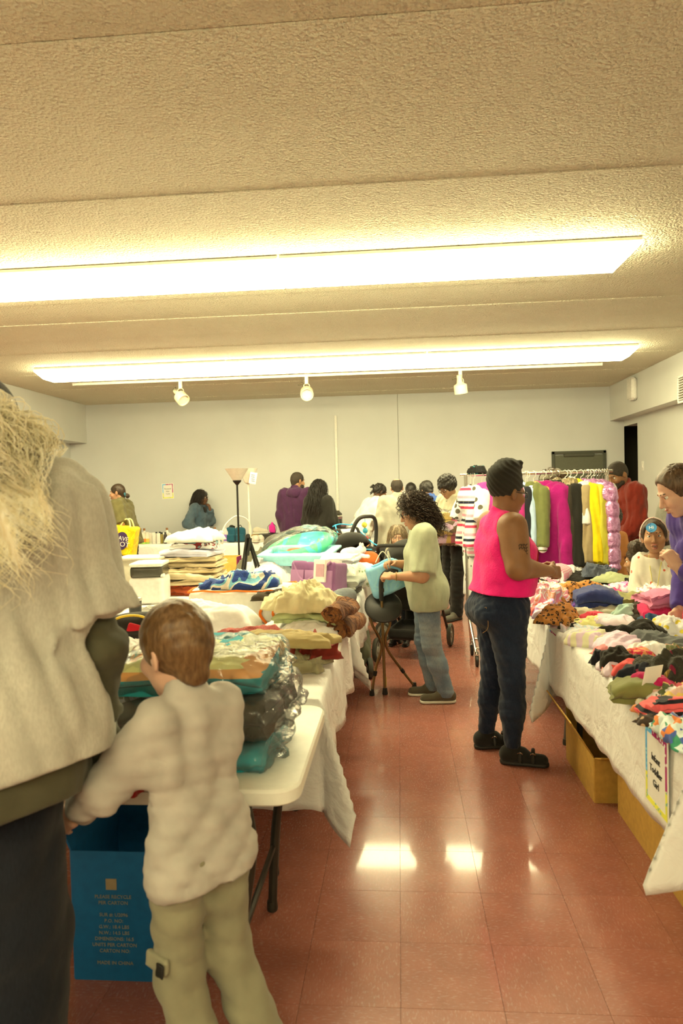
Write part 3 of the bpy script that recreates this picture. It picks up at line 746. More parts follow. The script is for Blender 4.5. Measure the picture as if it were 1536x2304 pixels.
def hand_vf(curl=.5, spread=.12, right=True, res=.0045, point=False):
    """hand with wrist at the origin, fingers along +y, palm toward -z; thumb at -x for a right hand"""
    key = (round(curl, 2), round(spread, 2), right, res, point)
    if key in HAND: return HAND[key]
    P = [(rc((0, -.03, 0), (0, .015, 0), .026, .027, (1, 1, .78)), 0), (bxp((0, .05, 0), (.037, .045, .0125), .0115), .02), (el((-.024, .032, -.006), (.017, .03, .014)), .015)]
    bx_ = (-.0285, -.0095, .0095, .0275); by = (.090, .095, .092, .083); ln = (.070, .078, .072, .056)
    for i in range(4):
        a = np.array((bx_[i], by[i]-.008, 0.)); ang = 0.; th = (i-1.5)*-spread*-1
        rr = (.0088, .009, .0087, .0078)[i]
        for k, fr in enumerate((.45, .31, .24)):
            c_ = curl*(.75, 1.0, .8)[k]*1.35
            if point and i == 0: c_ = .1
            ang += c_
            d = np.array((math.sin(th)*math.cos(ang), math.cos(th)*math.cos(ang), -math.sin(ang)))
            b_ = a+d*ln[i]*fr; P.append((rc(a, b_, rr*(1-.08*k), rr*(.92-.08*k)), .004 if k else .008)); a = b_
    t0 = np.array((-.026, .022, -.006)); t1 = t0+np.array((-.030, .030, -.010)); t2 = t1+np.array((-.008, .028, -.012*(.5+curl))); t3 = t2+np.array((.004+.01*curl, .022, -.010*(.4+curl)))
    P += [(rc(t0, t1, .0135, .0108), .012), (rc(t1, t2, .0105, .0095), .004), (rc(t2, t3, .0095, .0078), .003)]
    V, F = implicit(P, res)
    if not right: V = V*np.array((-1, 1, 1)); F = F[:, ::-1]
    HAND[key] = (V, F); return V, F
def frame_from(y, z):
    y = np.array(y, float); y /= np.linalg.norm(y); z = np.array(z, float); z = z-y*(z@y); z /= np.linalg.norm(z)+1e-9
    return np.stack([np.cross(y, z), y, z], 1)
M_EYEW = plain('eye_white', (.72, .70, .66), .25); M_IRIS = plain('iris_brown', (.03, .018, .01), .2); M_GLASSES = plain('spectacle_frame', (.02, .018, .012), .35)
def person(label, loc, rz, H=1.7, g=1.0, skinm=None, sh=.172, hs=1.0, lean=0., side=0., twist=0., head=(0, 0, 0), armL=None, armR=None, legs=None, hands='LR',
           curl=(.5, .5), palm=(None, None), top=None, bottom=None, shoe=None, hair=None, bust=0., belly=0., hips=0., butt=0., res=.011, hres=.0055, face=True, beard=None,
           glasses=False, group=None, extra=None, lipc=None, handdir=(None, None), eyes=True, kid=False, name='person', mouth=False, armw=1.0, socks=None):
    s = H/1.7; bod = bust
    piv = np.array((0, 0, .96)); RU = rotm(twist, lean, side); FU = (RU, piv-RU@piv)
    def U(p): return RU@np.array(p, float)+FU[1]
    hp = np.array((0, -.012, 1.475)); RH = RU@rotm(*head); HC0 = np.array((0, .022, .103*hs)); hc = U(hp)+RH@HC0
    FH = (RH*1.0, hc)
    lg = dict(hL=(-.088, 0, .90), hR=(.088, 0, .90), kL=(-.098, .015, .49), kR=(.098, .015, .49), aL=(-.10, -.02, .085), aR=(.10, -.02, .085), tL=(-.02, 1), tR=(.02, 1))
    if legs: lg.update(legs)
    SHO = {-1: U((-sh, -.012, 1.392)), 1: U((sh, -.012, 1.392))}
    def arm(a, sg):
        if a is None: a = ((sg*(sh+.045), -.03, 1.10), (sg*(sh+.045), .05, .85))
        return U(a[0]), U(a[1])
    ARM = {-1: arm(armL, -1), 1: arm(armR, 1)}
    aw = armw
    # ---- skin: trunk, limbs, neck
    B = []
    for sg, k in ((-1, 'L'), (1, 'R')):
        h_, kn, an = np.array(lg['h'+k], float), np.array(lg['k'+k], float), np.array(lg['a'+k], float)
        B += [(rc(h_, kn, .078*g, .052*g), .03), (rc(kn, an, .052*g, .034), .03)]
        e, w = ARM[sg]
        B += [(rc(SHO[sg], e, .05*aw*g, .041*aw*g), .03), (rc(e, w, .041*aw*g, .027*aw**.5), .02)]
    B += [(rc((-.07, 0, .93), (.07, 0, .93), .10*g, .10*g, (1, .85, 1)), .06),
          (rc((-.05, 0, 1.08), (.05, 0, 1.08), .085*g, .085*g, (1, .85, 1), FU), .08), (rc((-.075, 0, 1.27), (.075, 0, 1.27), .10*g, .10*g, (1, .8, 1), FU), .08),
          (rc((-sh+.02, -.012, 1.395), (sh-.02, -.012, 1.395), .045, .045, (1, 1, 1), FU), .06),
          (rc(U((0, -.018, 1.40)), U(hp)+RH@np.array((0, -.0, .055)), .058*g**.3, .052*g**.3), .04)]
    pv, pf = implicit(B, max(res, .012)/s); parts = [(pv, pf)]
    # ---- head
    q = hs
    kd = 1. if kid else 0.
    jw = np.array((.061+.007*kd, .068, .082-.010*kd)); nz = 1-.25*kd
    Hd = [(el(SKULL_C*q, SKULL_R*q, FH), 0), (el((0, .030*q, (-.040+.008*kd)*q), jw*q, FH), .03*q), (el((0, (.068-.008*kd)*q, (-.100+.014*kd)*q), np.array((.024, .022, .018))*q, FH), .022*q),
          (rc((-.028*q, .086*q, .027*q), (.028*q, .086*q, .027*q), .010*q, .010*q, F=FH), .016*q), (rc((0, .096*q, .010*q), (0, (.116-.008*kd)*q, -.026*q), .007*q, .0115*nz*q, F=FH), .010*q),
          (rc((-.011*q, (.103-.004*kd)*q, -.031*q), (.011*q, (.103-.004*kd)*q, -.031*q), .0075*nz*q, .0075*nz*q, F=FH), .007*q),
          (el((0, .095*q, -.056*q), np.array((.024, .013, .007))*q, FH), .008*q), (el((0, .092*q, -.069*q), np.array((.020, .013, .008))*q, FH), .008*q),
          (el((-.042*q, .07*q, -.024*q), np.array((.023+.005*kd, .022+.004*kd, .024))*q, FH), .02*q), (el((.042*q, .07*q, -.024*q), np.array((.023+.005*kd, .022+.004*kd, .024))*q, FH), .02*q),
          (rc(U((0, -.018, 1.42)), U(hp)+RH@np.array((0, -.002, .05)), .059*g**.3, .053*g**.3), .03)]
    for sg in (-1, 1):
        Hd += [(el((sg*.079*q, -.012*q, -.004*q), np.array((.009, .021, .033))*q, FH, R=rotm(sg*22, 0, 0)), .006*q)]
    subs = [(el((sg*.031*q, .105*q, .012*q), np.array((.018, .012, .011))*q, FH), .012*q) for sg in (-1, 1)]
    subs += [(el((sg*.031*q, .100*q, .0095*q), np.array((.0125, .014, .0050))*q, FH), .002*q) for sg in (-1, 1)] if eyes else []
    subs += [(el((sg*.088*q, -.004*q, .002*q), np.array((.006, .011, .017))*q, FH), .004*q) for sg in (-1, 1)]
    if mouth: subs.append((el((0, .108*q, -.064*q), np.array((.024, .018, .011))*q, FH), .004))
    parts.append(implicit(Hd, hres/s, subs=subs))
    # ---- hands
    for i, (sg, k) in enumerate(((-1, 'L'), (1, 'R'))):
        if k not in hands: continue
        e, w = ARM[sg]; d = handdir[i]; d = (RU@np.array(d, float)) if d is not None else (w-e)
        pn = palm[i]; pn = RU@np.array(pn, float) if pn is not None else np.array((-sg*1., .2, 0))
        V, F = hand_vf(curl[i], .12, sg > 0, .0045 if hres < .008 else .006)
        V = (V*(.96*hs**.3))@frame_from(d, -pn).T+w
        parts.append((V, F))
    V, F = join_vf(parts)
    root = mobj(name, mk_mesh(name, V*s, F, skinm, True), None, (loc[0], loc[1], loc[2] if len(loc) > 2 else 0), (0, 0, math.radians(rz)))
    tag(root, label, 'person', group)
    def child(nm, vf, mat, parent=None): return mobj(nm, mk_mesh(nm, vf[0]*s, vf[1], mat, True), parent or root)
    # ---- top
    if top:
        lo = top.get('loose', .012); z0 = top.get('hem', .88); sl = top.get('sleeve', 2.0); tg = top.get('g', 1.0)*g; flare = top.get('flare', 0.)
        T = [(rc((-.085, -.005, .93), (.085, -.005, .93), (.105+hips)*tg+lo+flare, (.105+hips)*tg+lo+flare, (1, .88, 1), FU), .08),
             (rc((-.07, belly*.4, 1.08), (.07, belly*.4, 1.08), .095*tg+lo+belly*.5, .095*tg+lo+belly*.5, (1, .92, 1), FU), .10),
             (rc((-.088, -.005, 1.27), (.088, -.005, 1.27), .106*tg+lo, .106*tg+lo, (1, .84, 1), FU), .10),
             (rc((-sh+.012, -.014, 1.392), (sh-.012, -.014, 1.392), .05*tg**.5+lo*.6, .05*tg**.5+lo*.6, F=FU), .07),
             (rc((0, -.015, 1.38), (0, -.012, 1.465), .078+lo*.4, .062+lo*.3, F=FU), .04)]
        zz = z0
        while zz < .92:
            T.append((rc((-.085, -.005, zz), (.085, -.005, zz), (.105+hips)*tg+lo+flare*1.15, (.105+hips)*tg+lo+flare*1.15, (1, .88, 1), FU), .08)); zz += .12
        if bod: T += [(el((sg*.07, .085, 1.235), (.078*bod, .075*bod, .078*bod), FU), .05) for sg in (-1, 1)]
        if belly: T.append((el((0, .07, 1.07), (.13+belly, .07+belly, .12), FU), .08))
        if butt: T.append((el((0, -.075, .93), (.15*tg, .075+butt, .10), FU), .07))
        for sg in (-1, 1):
            e, w = ARM[sg]
            if sl > 0:
                ra, rb = .060*aw*tg**.5+lo, .052*aw*tg**.5+lo*1.1
                if sl <= 1.0: T.append((rc(SHO[sg], e, ra, ra+(rb-ra)+.008, cut=sl), .05))
                else:
                    T.append((rc(SHO[sg], e, ra, rb), .05)); T.append((rc(e, w, rb, top.get('cuff', .036)+lo*.6, cut=min(1., sl-1.)), .03))
        for (p_, k_) in top.get('more', lambda U_, FU_: [])(U, FU): T.append((p_, k_))
        subs_ = []
        if top.get('neck', 1): subs_.append((el(U((0, .02, 1.50)), (.062+top.get('neckw', .0), .07, .062+top.get('neckd', 0.))), .012))
        if sl == 0:
            for sg in (-1, 1):
                e, w = ARM[sg]; subs_.append((rc(SHO[sg]+np.array((sg*.028, 0, .03)), SHO[sg]+(e-SHO[sg])*.5+np.array((sg*.03, 0, 0)), .068*aw, .07*aw), .015))
        fo = folds(top.get('seed', 1), top.get('f', 17.)*2.0, top.get('amp', .008)*1.25, top.get('st', (1, 1, .45)))
        cuts = [halfsp((0, 0, z0), (top.get('hemx', 0.), top.get('hemtilt', 0.), -1), FU if top.get('hemframe', True) else None)]
        to = child(top.get('name', 'shirt'), implicit(T, top.get('res', res)/s, fo, cuts, subs_), top['m'])
        if top.get('hood'):
            hd = [(rc((-.075, -.03, 1.43), (.075, -.03, 1.43), .05, .05, F=FU), .03), (el((0, -.085, 1.40), (.12, .055, .075), FU), .04), (rc((-.07, -.03, 1.44), (-.05, .07, 1.40), .035, .025, F=FU), .03), (rc((.07, -.03, 1.44), (.05, .07, 1.40), .035, .025, F=FU), .03)]
            child('hood', implicit(hd, res/s, folds(7, 24., .008)), top['m'])
        if top.get('collar'):
            cl = [(rc((-.055, .0, 1.455), (.0, .075, 1.405), .018, .016, F=FU), .01), (rc((.055, .0, 1.455), (.0, .075, 1.405), .018, .016, F=FU), .01), (rc((-.055, -.03, 1.465), (.055, -.03, 1.465), .02, .02, F=FU), .02)]
            child('collar', implicit(cl, .007/s), top['m'])
    # ---- trousers
    if bottom:
        lo = bottom.get('loose', .01); T = [(rc((-.075, -.008, .925), (.075, -.008, .925), (.108+hips)*g+lo, (.108+hips)*g+lo, (1, .88, 1)), .06)]
        if butt: T += [(el((sg*.065, -.07-butt*.3, .89), (.095*g+butt*.3, .075+butt, .10)), .05) for sg in (-1, 1)]
        if belly: T.append((el((0, .05, .98), (.12+belly*.6, .06+belly*.8, .08)), .06))
        for k in 'LR':
            h_, kn, an = np.array(lg['h'+k], float), np.array(lg['k'+k], float), np.array(lg['a'+k], float)
            th, kr, ar = bottom.get('r', (.092, .066, .056))
            T += [(rc(h_, kn, th*g+lo, kr*g+lo), .04), (rc(kn, kn+(an-kn)*.45, kr*g+lo, (kr*.55+ar*.45)*g+lo+bottom.get('calf', .0)), .03), (rc(kn+(an-kn)*.4, an, (kr*.55+ar*.45)*g+lo+bottom.get('calf', 0.), ar*g**.5+lo), .03)]
        cuts = [halfsp((0, 0, bottom.get('waist', 1.02)), (0, 0, 1))]
        cz = bottom.get('cuffz')
        if cz: cuts.append(halfsp((0, 0, cz), (0, 0, -1)))
        child(bottom.get('name', 'trousers'), implicit(T, bottom.get('res', res)/s, folds(bottom.get('seed', 5), bottom.get('f', 20.)*1.8, bottom.get('amp', .006)*1.3, bottom.get('st', (.6, .6, 1.3))), cuts), bottom['m'])
    # ---- shoes
    if shoe:
        for k, sg in (('L', -1), ('R', 1)):
            an = np.array(lg['a'+k], float); fd = np.array((lg['t'+k][0], lg['t'+k][1], 0.)); fd /= np.linalg.norm(fd); fl_ = shoe.get('len', 1.)
            heel = np.array((an[0], an[1], 0))-fd*.035*fl_; toe = heel+fd*.20*fl_; zb = an[2]-.085; Zb = np.array((0, 0, zb))
            sw_ = shoe.get('w', 1.)
            S = [(rc(heel+Zb+(0, 0, .045), toe+Zb+(0, 0, .036), .042*sw_, .04*sw_, (1, 1, .95)), 0), (rc(heel+Zb+(0, 0, .07), heel+fd*.09+Zb+(0, 0, .072), .038, .034), .03), (rc(an+(0, 0, -.03), an+(0, 0, .02), .042, .038), .02)]
            so = child('shoe', implicit(S, shoe.get('res', .008)/s, None, [halfsp((0, 0, zb+.022), (0, 0, -1))]), shoe['m'])
            SO = [(rc(heel+Zb+(0, 0, .012), toe+Zb+(0, 0, .012), .045*sw_, .045*sw_, (1, 1, 1)), 0)]
            child('sole', implicit(SO, shoe.get('res', .008)/s, None, [halfsp((0, 0, zb+.026), (0, 0, 1)), halfsp((0, 0, zb+.002), (0, 0, -1))]), shoe['sole'], so)
            if shoe.get('strap'):
                for tt in (.065, .125):
                    pth = [heel+fd*tt*1.2+Zb+np.array((-fd[1], fd[0], 0))*.047*math.cos(a)+np.array((0, 0, .03+.062*max(0, math.sin(a)))) for a in np.linspace(-.15, math.pi+.15, 11)]
                    MB().tube([Vector(p_*s) for p_ in pth], .011*s, 6).build('strap', shoe['strapm'], so)
                    c0 = heel+fd*tt*1.2+Zb+np.array((fd[1], -fd[0], 0))*.038+np.array((0, 0, .075)); ring = [Vector((c0+fd*.014*math.cos(a)+np.array((fd[1]*.5, -fd[0]*.5, .8))*.013*math.sin(a))*s) for a in np.linspace(0, 6.28, 14)[:-1]]
                    MB().tube(ring, .0028*s, 5, closed=True).build('buckle', plain('buckle_steel', (.7, .68, .6), .25, 1.), so)
            if shoe.get('lace'):
                for tt in (.075, .1, .125):
                    pth = [heel+fd*tt+Zb+np.array((-fd[1], fd[0], 0))*.03*u+np.array((0, 0, .088-.25*(tt-.07)-.012*u*u)) for u in np.linspace(-1, 1, 5)]
                    MB().tube([Vector(p_*s) for p_ in pth], .004*s, 5).build('lace', shoe['lace'], so)
    # ---- face details
    if face:
        def hp_(p): return FH[0]@(np.array(p)*q)+FH[1]
        if eyes:
            for sg in (-1, 1):
                child('eye', ell_vf(hp_((sg*.031, .0775, .0098)), np.array((.0130, .0125, .0115))*q, 14, 10, FH[0]), M_EYEW)
                child('iris', ell_vf(hp_((sg*.031, .0872, .0098)), np.array((.0056, .0038, .0056))*q, 12, 6, FH[0]), M_IRIS)
        if hair and hair.get('brow') is not None:
            for sg in (-1, 1):
                br = [(rc((sg*.016*q, .094*q, .032*q), (sg*.045*q, .082*q, .034*q), .0045*q, .0035*q, F=FH), 0)]
                child('eyebrow', implicit(br, .0028*q/s), hair['brow'])
        lm = lipc
        if lm is not None:
            dz = .004 if not mouth else .010
            lp = [(el((0, .0985*q, (-.056+dz*.5)*q), np.array((.021, .0125, .005))*q, FH), 0)]
            lp2 = [(el((0, .0955*q, (-.069-dz*.6)*q), np.array((.018, .0125, .0065))*q, FH), 0)]
            child('lip', implicit(lp, .0028*q/s), lm); child('lip', implicit(lp2, .0028*q/s), lm)
        if mouth:
            child('teeth', implicit([(el((0, .088*q, -.058*q), np.array((.017, .008, .005))*q, FH), 0)], .0028*q/s), M_EYEW)
            child('mouth_inside', ell_vf(hp_((0, .086, -.066)), np.array((.021, .006, .011))*q, 12, 8, FH[0]), plain('mouth_dark', (.05, .012, .01), .5))
    if beard is not None:
        bd = [(el((0, .034*q, -.066*q), np.array((.0655, .072, .066))*q, FH), 0), (el((0, .07*q, -.107*q), np.array((.03, .028, .025))*q, FH), .02)]
        bs = [(el((0, .085*q, .0), np.array((.085, .065, .044))*q, FH), .01), (el((0, .115*q, -.062*q), np.array((.024, .022, .014))*q, FH), .006), (bxp((0, -.12*q, -.05*q), (.2*q, .12*q, .2*q), .01, FH), .01), (bxp((0, 0, .06*q), (.2, .2, .09*q), .01, FH), .01)]
        child('beard', implicit(bd, .005*q/s, folds(3, 150., .004), subs=bs), beard)
    if glasses:
        G = MB()
        for sg in (-1, 1):
            ring = [FH[0]@(np.array((sg*.031+.024*math.cos(a), .104-.06*abs(.024*math.cos(a)*sg+.0)*1.2, .008+.019*math.sin(a)))*q)+FH[1] for a in np.linspace(0, 2*math.pi, 17)[:-1]]
            G.tube([Vector(p_*s) for p_ in ring], .0026*s*q, 5, closed=True)
            G.tube([Vector((FH[0]@(np.array(p_)*q)+FH[1])*s) for p_ in ((sg*.056, .098, .014), (sg*.074, .06, .014), (sg*.083, -.005, .012))], .0026*s*q, 5)
        G.tube([Vector((FH[0]@(np.array(p_)*q)+FH[1])*s) for p_ in ((-.008, .106, .012), (0, .109, .014), (.008, .106, .012))], .0022*s*q, 5)
        G.build('glasses', M_GLASSES, root)
    # ---- hair
    if hair:
        kind = hair['k']; hm = hair['m']; hr = hair.get('res', .006)
        cap = el(SKULL_C*q+np.array((0, -.002, .004))*q, (SKULL_R+hair.get('t', .012))*q, FH)
        Fa = lambda yy=.085, zz=-.005, rx=.078, ry=.06, rz_=.07: (el((0, yy*q, zz*q), np.array((rx, ry, rz_))*q, FH), .012*q)
        below = halfsp(FH[0]@(np.array((0, -.03, hair.get('zcut', -.045)))*q)+FH[1], FH[0]@np.array((0, hair.get('tilt', .45), -1)))
        if kind == 'short':
            P_ = [(cap, 0)]
            if hair.get('nape', True): P_.append((rc((0, -.06*q, -.0*q), (0, -.062*q, -.055*q), .052*q, .04*q, F=FH), .03*q))
            for p_, k_ in hair.get('more', lambda FH_, q_: [])(FH, q): P_.append((p_, k_))
            vf = implicit(P_, hr*q/s, folds(hair.get('seed', 2), hair.get('f', 70.), hair.get('amp', .006), hair.get('st', (1, 1, 1))), [below], [Fa(*hair.get('fa', ()))])
        elif kind == 'afro':
            vf = implicit([(el(SKULL_C*q+np.array((0, -.01, .012))*q, (SKULL_R+hair.get('t', .03))*q, FH), 0)], hr*q/s, folds(hair.get('seed', 2), 130., .010, (1, 1, 1)), [below], [Fa(*hair.get('fa', ()))])
        elif kind == 'free':
            vf = implicit(hair['prims'](FH, q), hr*q/s, folds(hair.get('seed', 2), hair.get('f', 60.), hair.get('amp', .005), hair.get('st', (1, 1, .3))), hair.get('cuts', lambda F_, q_: [])(FH, q), hair.get('subs', lambda F_, q_: [Fa()])(FH, q))
        elif kind == 'none': vf = None
        else: vf = implicit([(cap, 0)], hr*q/s, folds(hair.get('seed', 2), 60., .004), [below], [Fa(*hair.get('fa', ()))])
        ho = None
        if vf is not None: ho = child(hair.get('name', 'hair'), vf, hm)
        if hair.get('strands'):
            P_ = strands(**hair['strands']); rr = hair['strands'].get('r', .0022)
            P_ = (P_*q)@FH[0].T+FH[1]
            if hair.get('outside') is not None: P_ = hair['outside'](P_)
            vf2 = strand_vf(P_, rr*q)
            child('hair_strands' if ho else 'hair', vf2, hair.get('sm', hm))
    if extra: extra(root, s, U, FU, FH, ARM, q, child)
    return root
SK_LIGHT = skin('skin_light', (.60, .36, .25)); SK_PINK = skin('skin_fair', (.64, .40, .30)); SK_TAN = skin('skin_tan', (.46, .25, .15)); SK_OLIVE = skin('skin_olive', (.38, .21, .12))
SK_BROWN = skin('skin_brown', (.27, .135, .062)); SK_DARK = skin('skin_dark', (.135, .064, .034)); SK_MID = skin('skin_mid_brown', (.40, .215, .115))
HM_BLACK = hairm('hair_black', (.008, .006, .005), (.030, .024, .018)); HM_DKBR = hairm('hair_dark_brown', (.018, .010, .006), (.075, .045, .025)); HM_BROWN = hairm('hair_brown', (.055, .03, .014), (.14, .085, .045))
HM_BOY = hairm('hair_light_brown', (.10, .05, .02), (.22, .125, .055)); HM_BLOND = hairm('hair_blond', (.86, .76, .50), (.97, .93, .78), .5); HM_ASH = hairm('hair_ash_blond', (.20, .14, .08), (.45, .35, .22)); HM_STUB = hairm('hair_cropped', (.022, .016, .011), (.06, .045, .032), .8, 300.)
LIP1 = skin('lip_rose', (.36, .12, .09), .4); LIP2 = skin('lip_brown', (.14, .05, .035), .4); LIP3 = skin('lip_dark', (.09, .035, .025), .4)
J_NAVY = fabric('denim_navy', (.005, .007, .014), pat='denim', cols=((.016, .020, .032),)); J_DARK = fabric('denim_dark', (.006, .012, .032), pat='denim', cols=((.022, .036, .075),)); J_LIGHT = fabric('denim_light', (.13, .19, .27), pat='denim', cols=((.36, .42, .45),))
T_BLACK = fabric('black_trousers', (.012, .011, .010)); SOLE_W = plain('sole_white', (.70, .68, .58), .6); SOLE_B = plain('sole_black', (.02, .018, .015), .6)
SHOE_OL = fabric('shoe_olive', (.10, .085, .055)); SHOE_BK = plain('shoe_black', (.02, .018, .015), .5); LACE_BK = plain('lace_black', (.02, .02, .018), .7)
SH0 = dict(m=SHOE_BK, sole=SOLE_B, res=.011)

# 1 --- man in the foreground, seen from behind
def man_extra(root, s, U, FU, FH, ARM, q, child):
    MU = fabric('undershirt_olive', (.085, .080, .048))
    P = [];
    for sg in (-1, 1):
        e, w = ARM[sg]; sh_ = U((sg*.18, -.012, 1.39)); P += [(rc(sh_, e, .060, .055), .03), (rc(e, w, .055, .040), .03)]
    child('sleeve', implicit(P, .009/s, folds(21, 40., .014, (.7, .7, 1.1))), MU)
    T = [(rc((-.095, -.008, .86), (.095, -.008, .86), .182, .182, (1, .88, 1), FU), .05), (rc((-.09, -.008, .95), (.09, -.008, .95), .15, .15, (1, .88, 1), FU), .05)]
    child('undershirt', implicit(T, .009/s, folds(22, 34., .012, (1, 1, .25)), [halfsp((0, 0, .722), (.30, -.05, -1), FU), halfsp((0, 0, 1.0), (0, 0, 1), FU)]), MU)
    MC = fabric('cap_black', (.02, .018, .016)); MC2 = fabric('cap_cream', (.60, .56, .46))
    cp = [(el(SKULL_C+np.array((0, 0, .01)), SKULL_R+.020, FH), 0)]
    cut = halfsp(FH[0]@np.array((0, 0, .028))+FH[1], FH[0]@np.array((0, .12, -1)))
    op = [(el((0, -.115, .045), (.042, .04, .035), FH), .006)]
    c_ = child('cap', implicit(cp, .006, None, [cut], op), MC)
    child('cap_panel', implicit([(el(SKULL_C+np.array((0, 0, .012)), SKULL_R+.0225, FH), 0)], .006, None, [halfsp(FH[0]@np.array((0, 0, .062))+FH[1], FH[0]@np.array((0, .1, -1))), halfsp(FH[0]@np.array((0, 0, .098))+FH[1], FH[0]@np.array((0, -.1, 1))), halfsp(FH[0]@np.array((0, -.02, 0))+FH[1], FH[0]@np.array((0, 1, 0)))], [(el((0, -.115, .045), (.046, .05, .038), FH), .004)]), MC2, c_)
    child('cap_brim', implicit([(el((0, .13, .035), (.085, .085, .012), FH), 0)], .006), MC, c_)
    child('cap_strap', implicit([(rc((-.05, -.098, .033), (.05, -.098, .033), .012, .012, (1, .5, 1), FH), 0)], .005), MC, c_)
M_TEEG = fabric('tee_heather_grey', (.56, .55, .49), pat='heather', cols=((.44, .43, .38),))
def keep_back(P):          # hair lies on the back of the shirt
    P = P.copy(); z = P[..., 2]; yb = -.135-.12*np.clip((1.46-z)/.3, 0, 1); w = np.clip((1.56-z)/.14, 0, 1); w = w*w*(3-2*w)
    P[..., 1] = P[..., 1]*(1-w)+w*np.minimum(P[..., 1], yb+.02*np.sin(P[..., 0]*60+z*40)); return P
person('person in a grey T-shirt over olive sleeves, long blond hair, black cap', (-1.03, 1.53), 6, 1.85, 1.0, SK_LIGHT, .190, 1.0, 9, 0, 0, (4, 12, 0),
       armL=((-.26, .05, 1.10), (-.2, .26, 1.02)), armR=((.282, .02, 1.09), (.245, .15, .83)), hands='LR', top=dict(m=M_TEEG, hem=.79, hemx=.30, g=1.62, loose=.030, sleeve=.74, amp=.015, f=15., st=(1.2, 1.2, .16), seed=12, res=.009, flare=.006, hemtilt=-.05, more=lambda U, FU: [(el((0, -.07, 1.33), (.17, .07, .14), FU), .08)]),
       bottom=dict(m=J_NAVY, loose=.022, amp=.006, f=14., st=(.8, .8, .6), seed=8, res=.010, r=(.095, .085, .075)), shoe=dict(m=SHOE_BK, sole=SOLE_B, res=.01),
       hair=dict(k='none', m=HM_BLOND, strands=dict(ns=3400, K=22, length=.32, seed=4, curl=.019, freq=62., lift=.055, zmin=-.07, zmax=.045, ymax=.03, flare=.95, back=.22, r=.0010, lenvar=.5, spread=1.0), outside=keep_back),
       face=False, hres=.007, extra=man_extra)

# 2 --- boy at the bare table
M_BTEE = fabric('boy_tee', (.49, .46, .42)); M_SWEAT = fabric('boy_sweatpants', (.29, .275, .185))
def boy_extra(root, s, U, FU, FH, ARM, q, child):
    P = [(bxp((-.150, .035, .60), (.012, .055, .028), .01, R=rotm(8, 0, 6)), 0)]
    fl_ = child('pocket_flap', implicit(P, .006/s), M_SWEAT)
    child('pocket_label', implicit([(bxp((-.165, -.006, .598), (.004, .02, .022), .003, R=rotm(8, 0, 6)), 0)], .004/s), plain('label_black', (.015, .014, .012), .6), fl_)
    child('seam', implicit([(rc((-.150, -.03, .86), (-.152, .02, .72), .004, .004), 0)], .004/s), M_SWEAT)
person('boy in a grey long-sleeved shirt and grey sweatpants reaching over the bare table', (-.505, 1.66), 48, 1.235, .70, SK_PINK, .125, 1.26, 4, -2, 0, (8, 6, 0),
       armL=((-.25, .12, 1.20), (-.28, .34, 1.07)), armR=((.13, .10, 1.15), (.03, .30, 1.13)), curl=(.3, .4), legs=dict(kL=(-.06, .06, .50), aL=(.0, -.02, .085), kR=(.13, .05, .50), aR=(.23, -.08, .085)),
       top=dict(m=M_BTEE, hem=.84, loose=.022, sleeve=1.9, amp=.009, f=15., st=(.6, .6, 1.0), seed=31, res=.008, flare=.006, cuff=.036),
       bottom=dict(m=M_SWEAT, loose=.014, amp=.006, f=13., seed=9, res=.008, r=(.105, .09, .075), name='sweatpants'), shoe=dict(m=SHOE_BK, sole=SOLE_B, res=.01), lipc=LIP1,
       hair=dict(k='short', m=HM_BOY, t=.011, seed=3, f=60., amp=.004, st=(1, 1, .5), zcut=-.062, tilt=.6, res=.0045, fa=(.1, -.012, .085, .075, .075)), hres=.0045, extra=boy_extra)

# 3 --- woman with curly hair and the seat cane
M_SAGE = fabric('sage_tee', (.40, .44, .31))
def bracelet(root, s, U, FU, FH, ARM, q, child):
    e, w = ARM[-1]; c = w+(e-w)*.12; ring = [Vector((c+np.array((.034*math.cos(a), .0, .034*math.sin(a))))*s) for a in np.linspace(0, 6.28, 15)[:-1]]
    MB().tube(ring, .004*s, 5, closed=True).build('bracelet', plain('bracelet_brass', (.35, .25, .08), .35, .8), root)
person('woman in a sage green T-shirt, light jeans and glasses with dark curly hair', (.185, 5.14), 91, 1.485, 1.20, SK_TAN, .165, 1.08, 4, 0, 0, (4, 16, 0),
       armL=((-.245, .035, 1.07), (-.215, .27, 1.085)), armR=((.225, .06, 1.10), (.075, .25, 1.16)), curl=(.75, .6), palm=((.6, 0, -.8), (-.5, .2, -.6)), handdir=((.45, .9, .1), (-.7, .6, .2)),
       legs=dict(kL=(-.10, -.03, .48), aL=(-.10, -.14, .085), kR=(.10, .02, .48), aR=(.10, -.05, .085), tL=(-.04, 1), tR=(.05, 1)),
       top=dict(m=M_SAGE, hem=.775, loose=.022, sleeve=.93, amp=.0045, f=18., st=(1, 1, .3), seed=41, res=.009, flare=.012), bust=1.0, belly=.025, butt=.018, armw=1.12,
       bottom=dict(m=J_LIGHT, loose=.006, amp=.0035, f=17., seed=6, res=.009, r=(.080, .060, .052), name='jeans', cuffz=.05), shoe=dict(m=SHOE_OL, sole=SOLE_W, res=.007, lace=LACE_BK, len=1.06), lipc=LIP1, glasses=True,
       hair=dict(k='x', m=HM_DKBR, brow=HM_DKBR, t=.016, zcut=-.05, fa=(.098, -.02, .078, .075, .075), strands=dict(ns=900, K=24, length=.25, seed=5, curl=.0125, freq=135., lift=.028, zmin=-.03, ymax=-.012, flare=.25, back=.10, r=.0020, lenvar=.35, spread=.2)), hres=.0045, extra=bracelet)

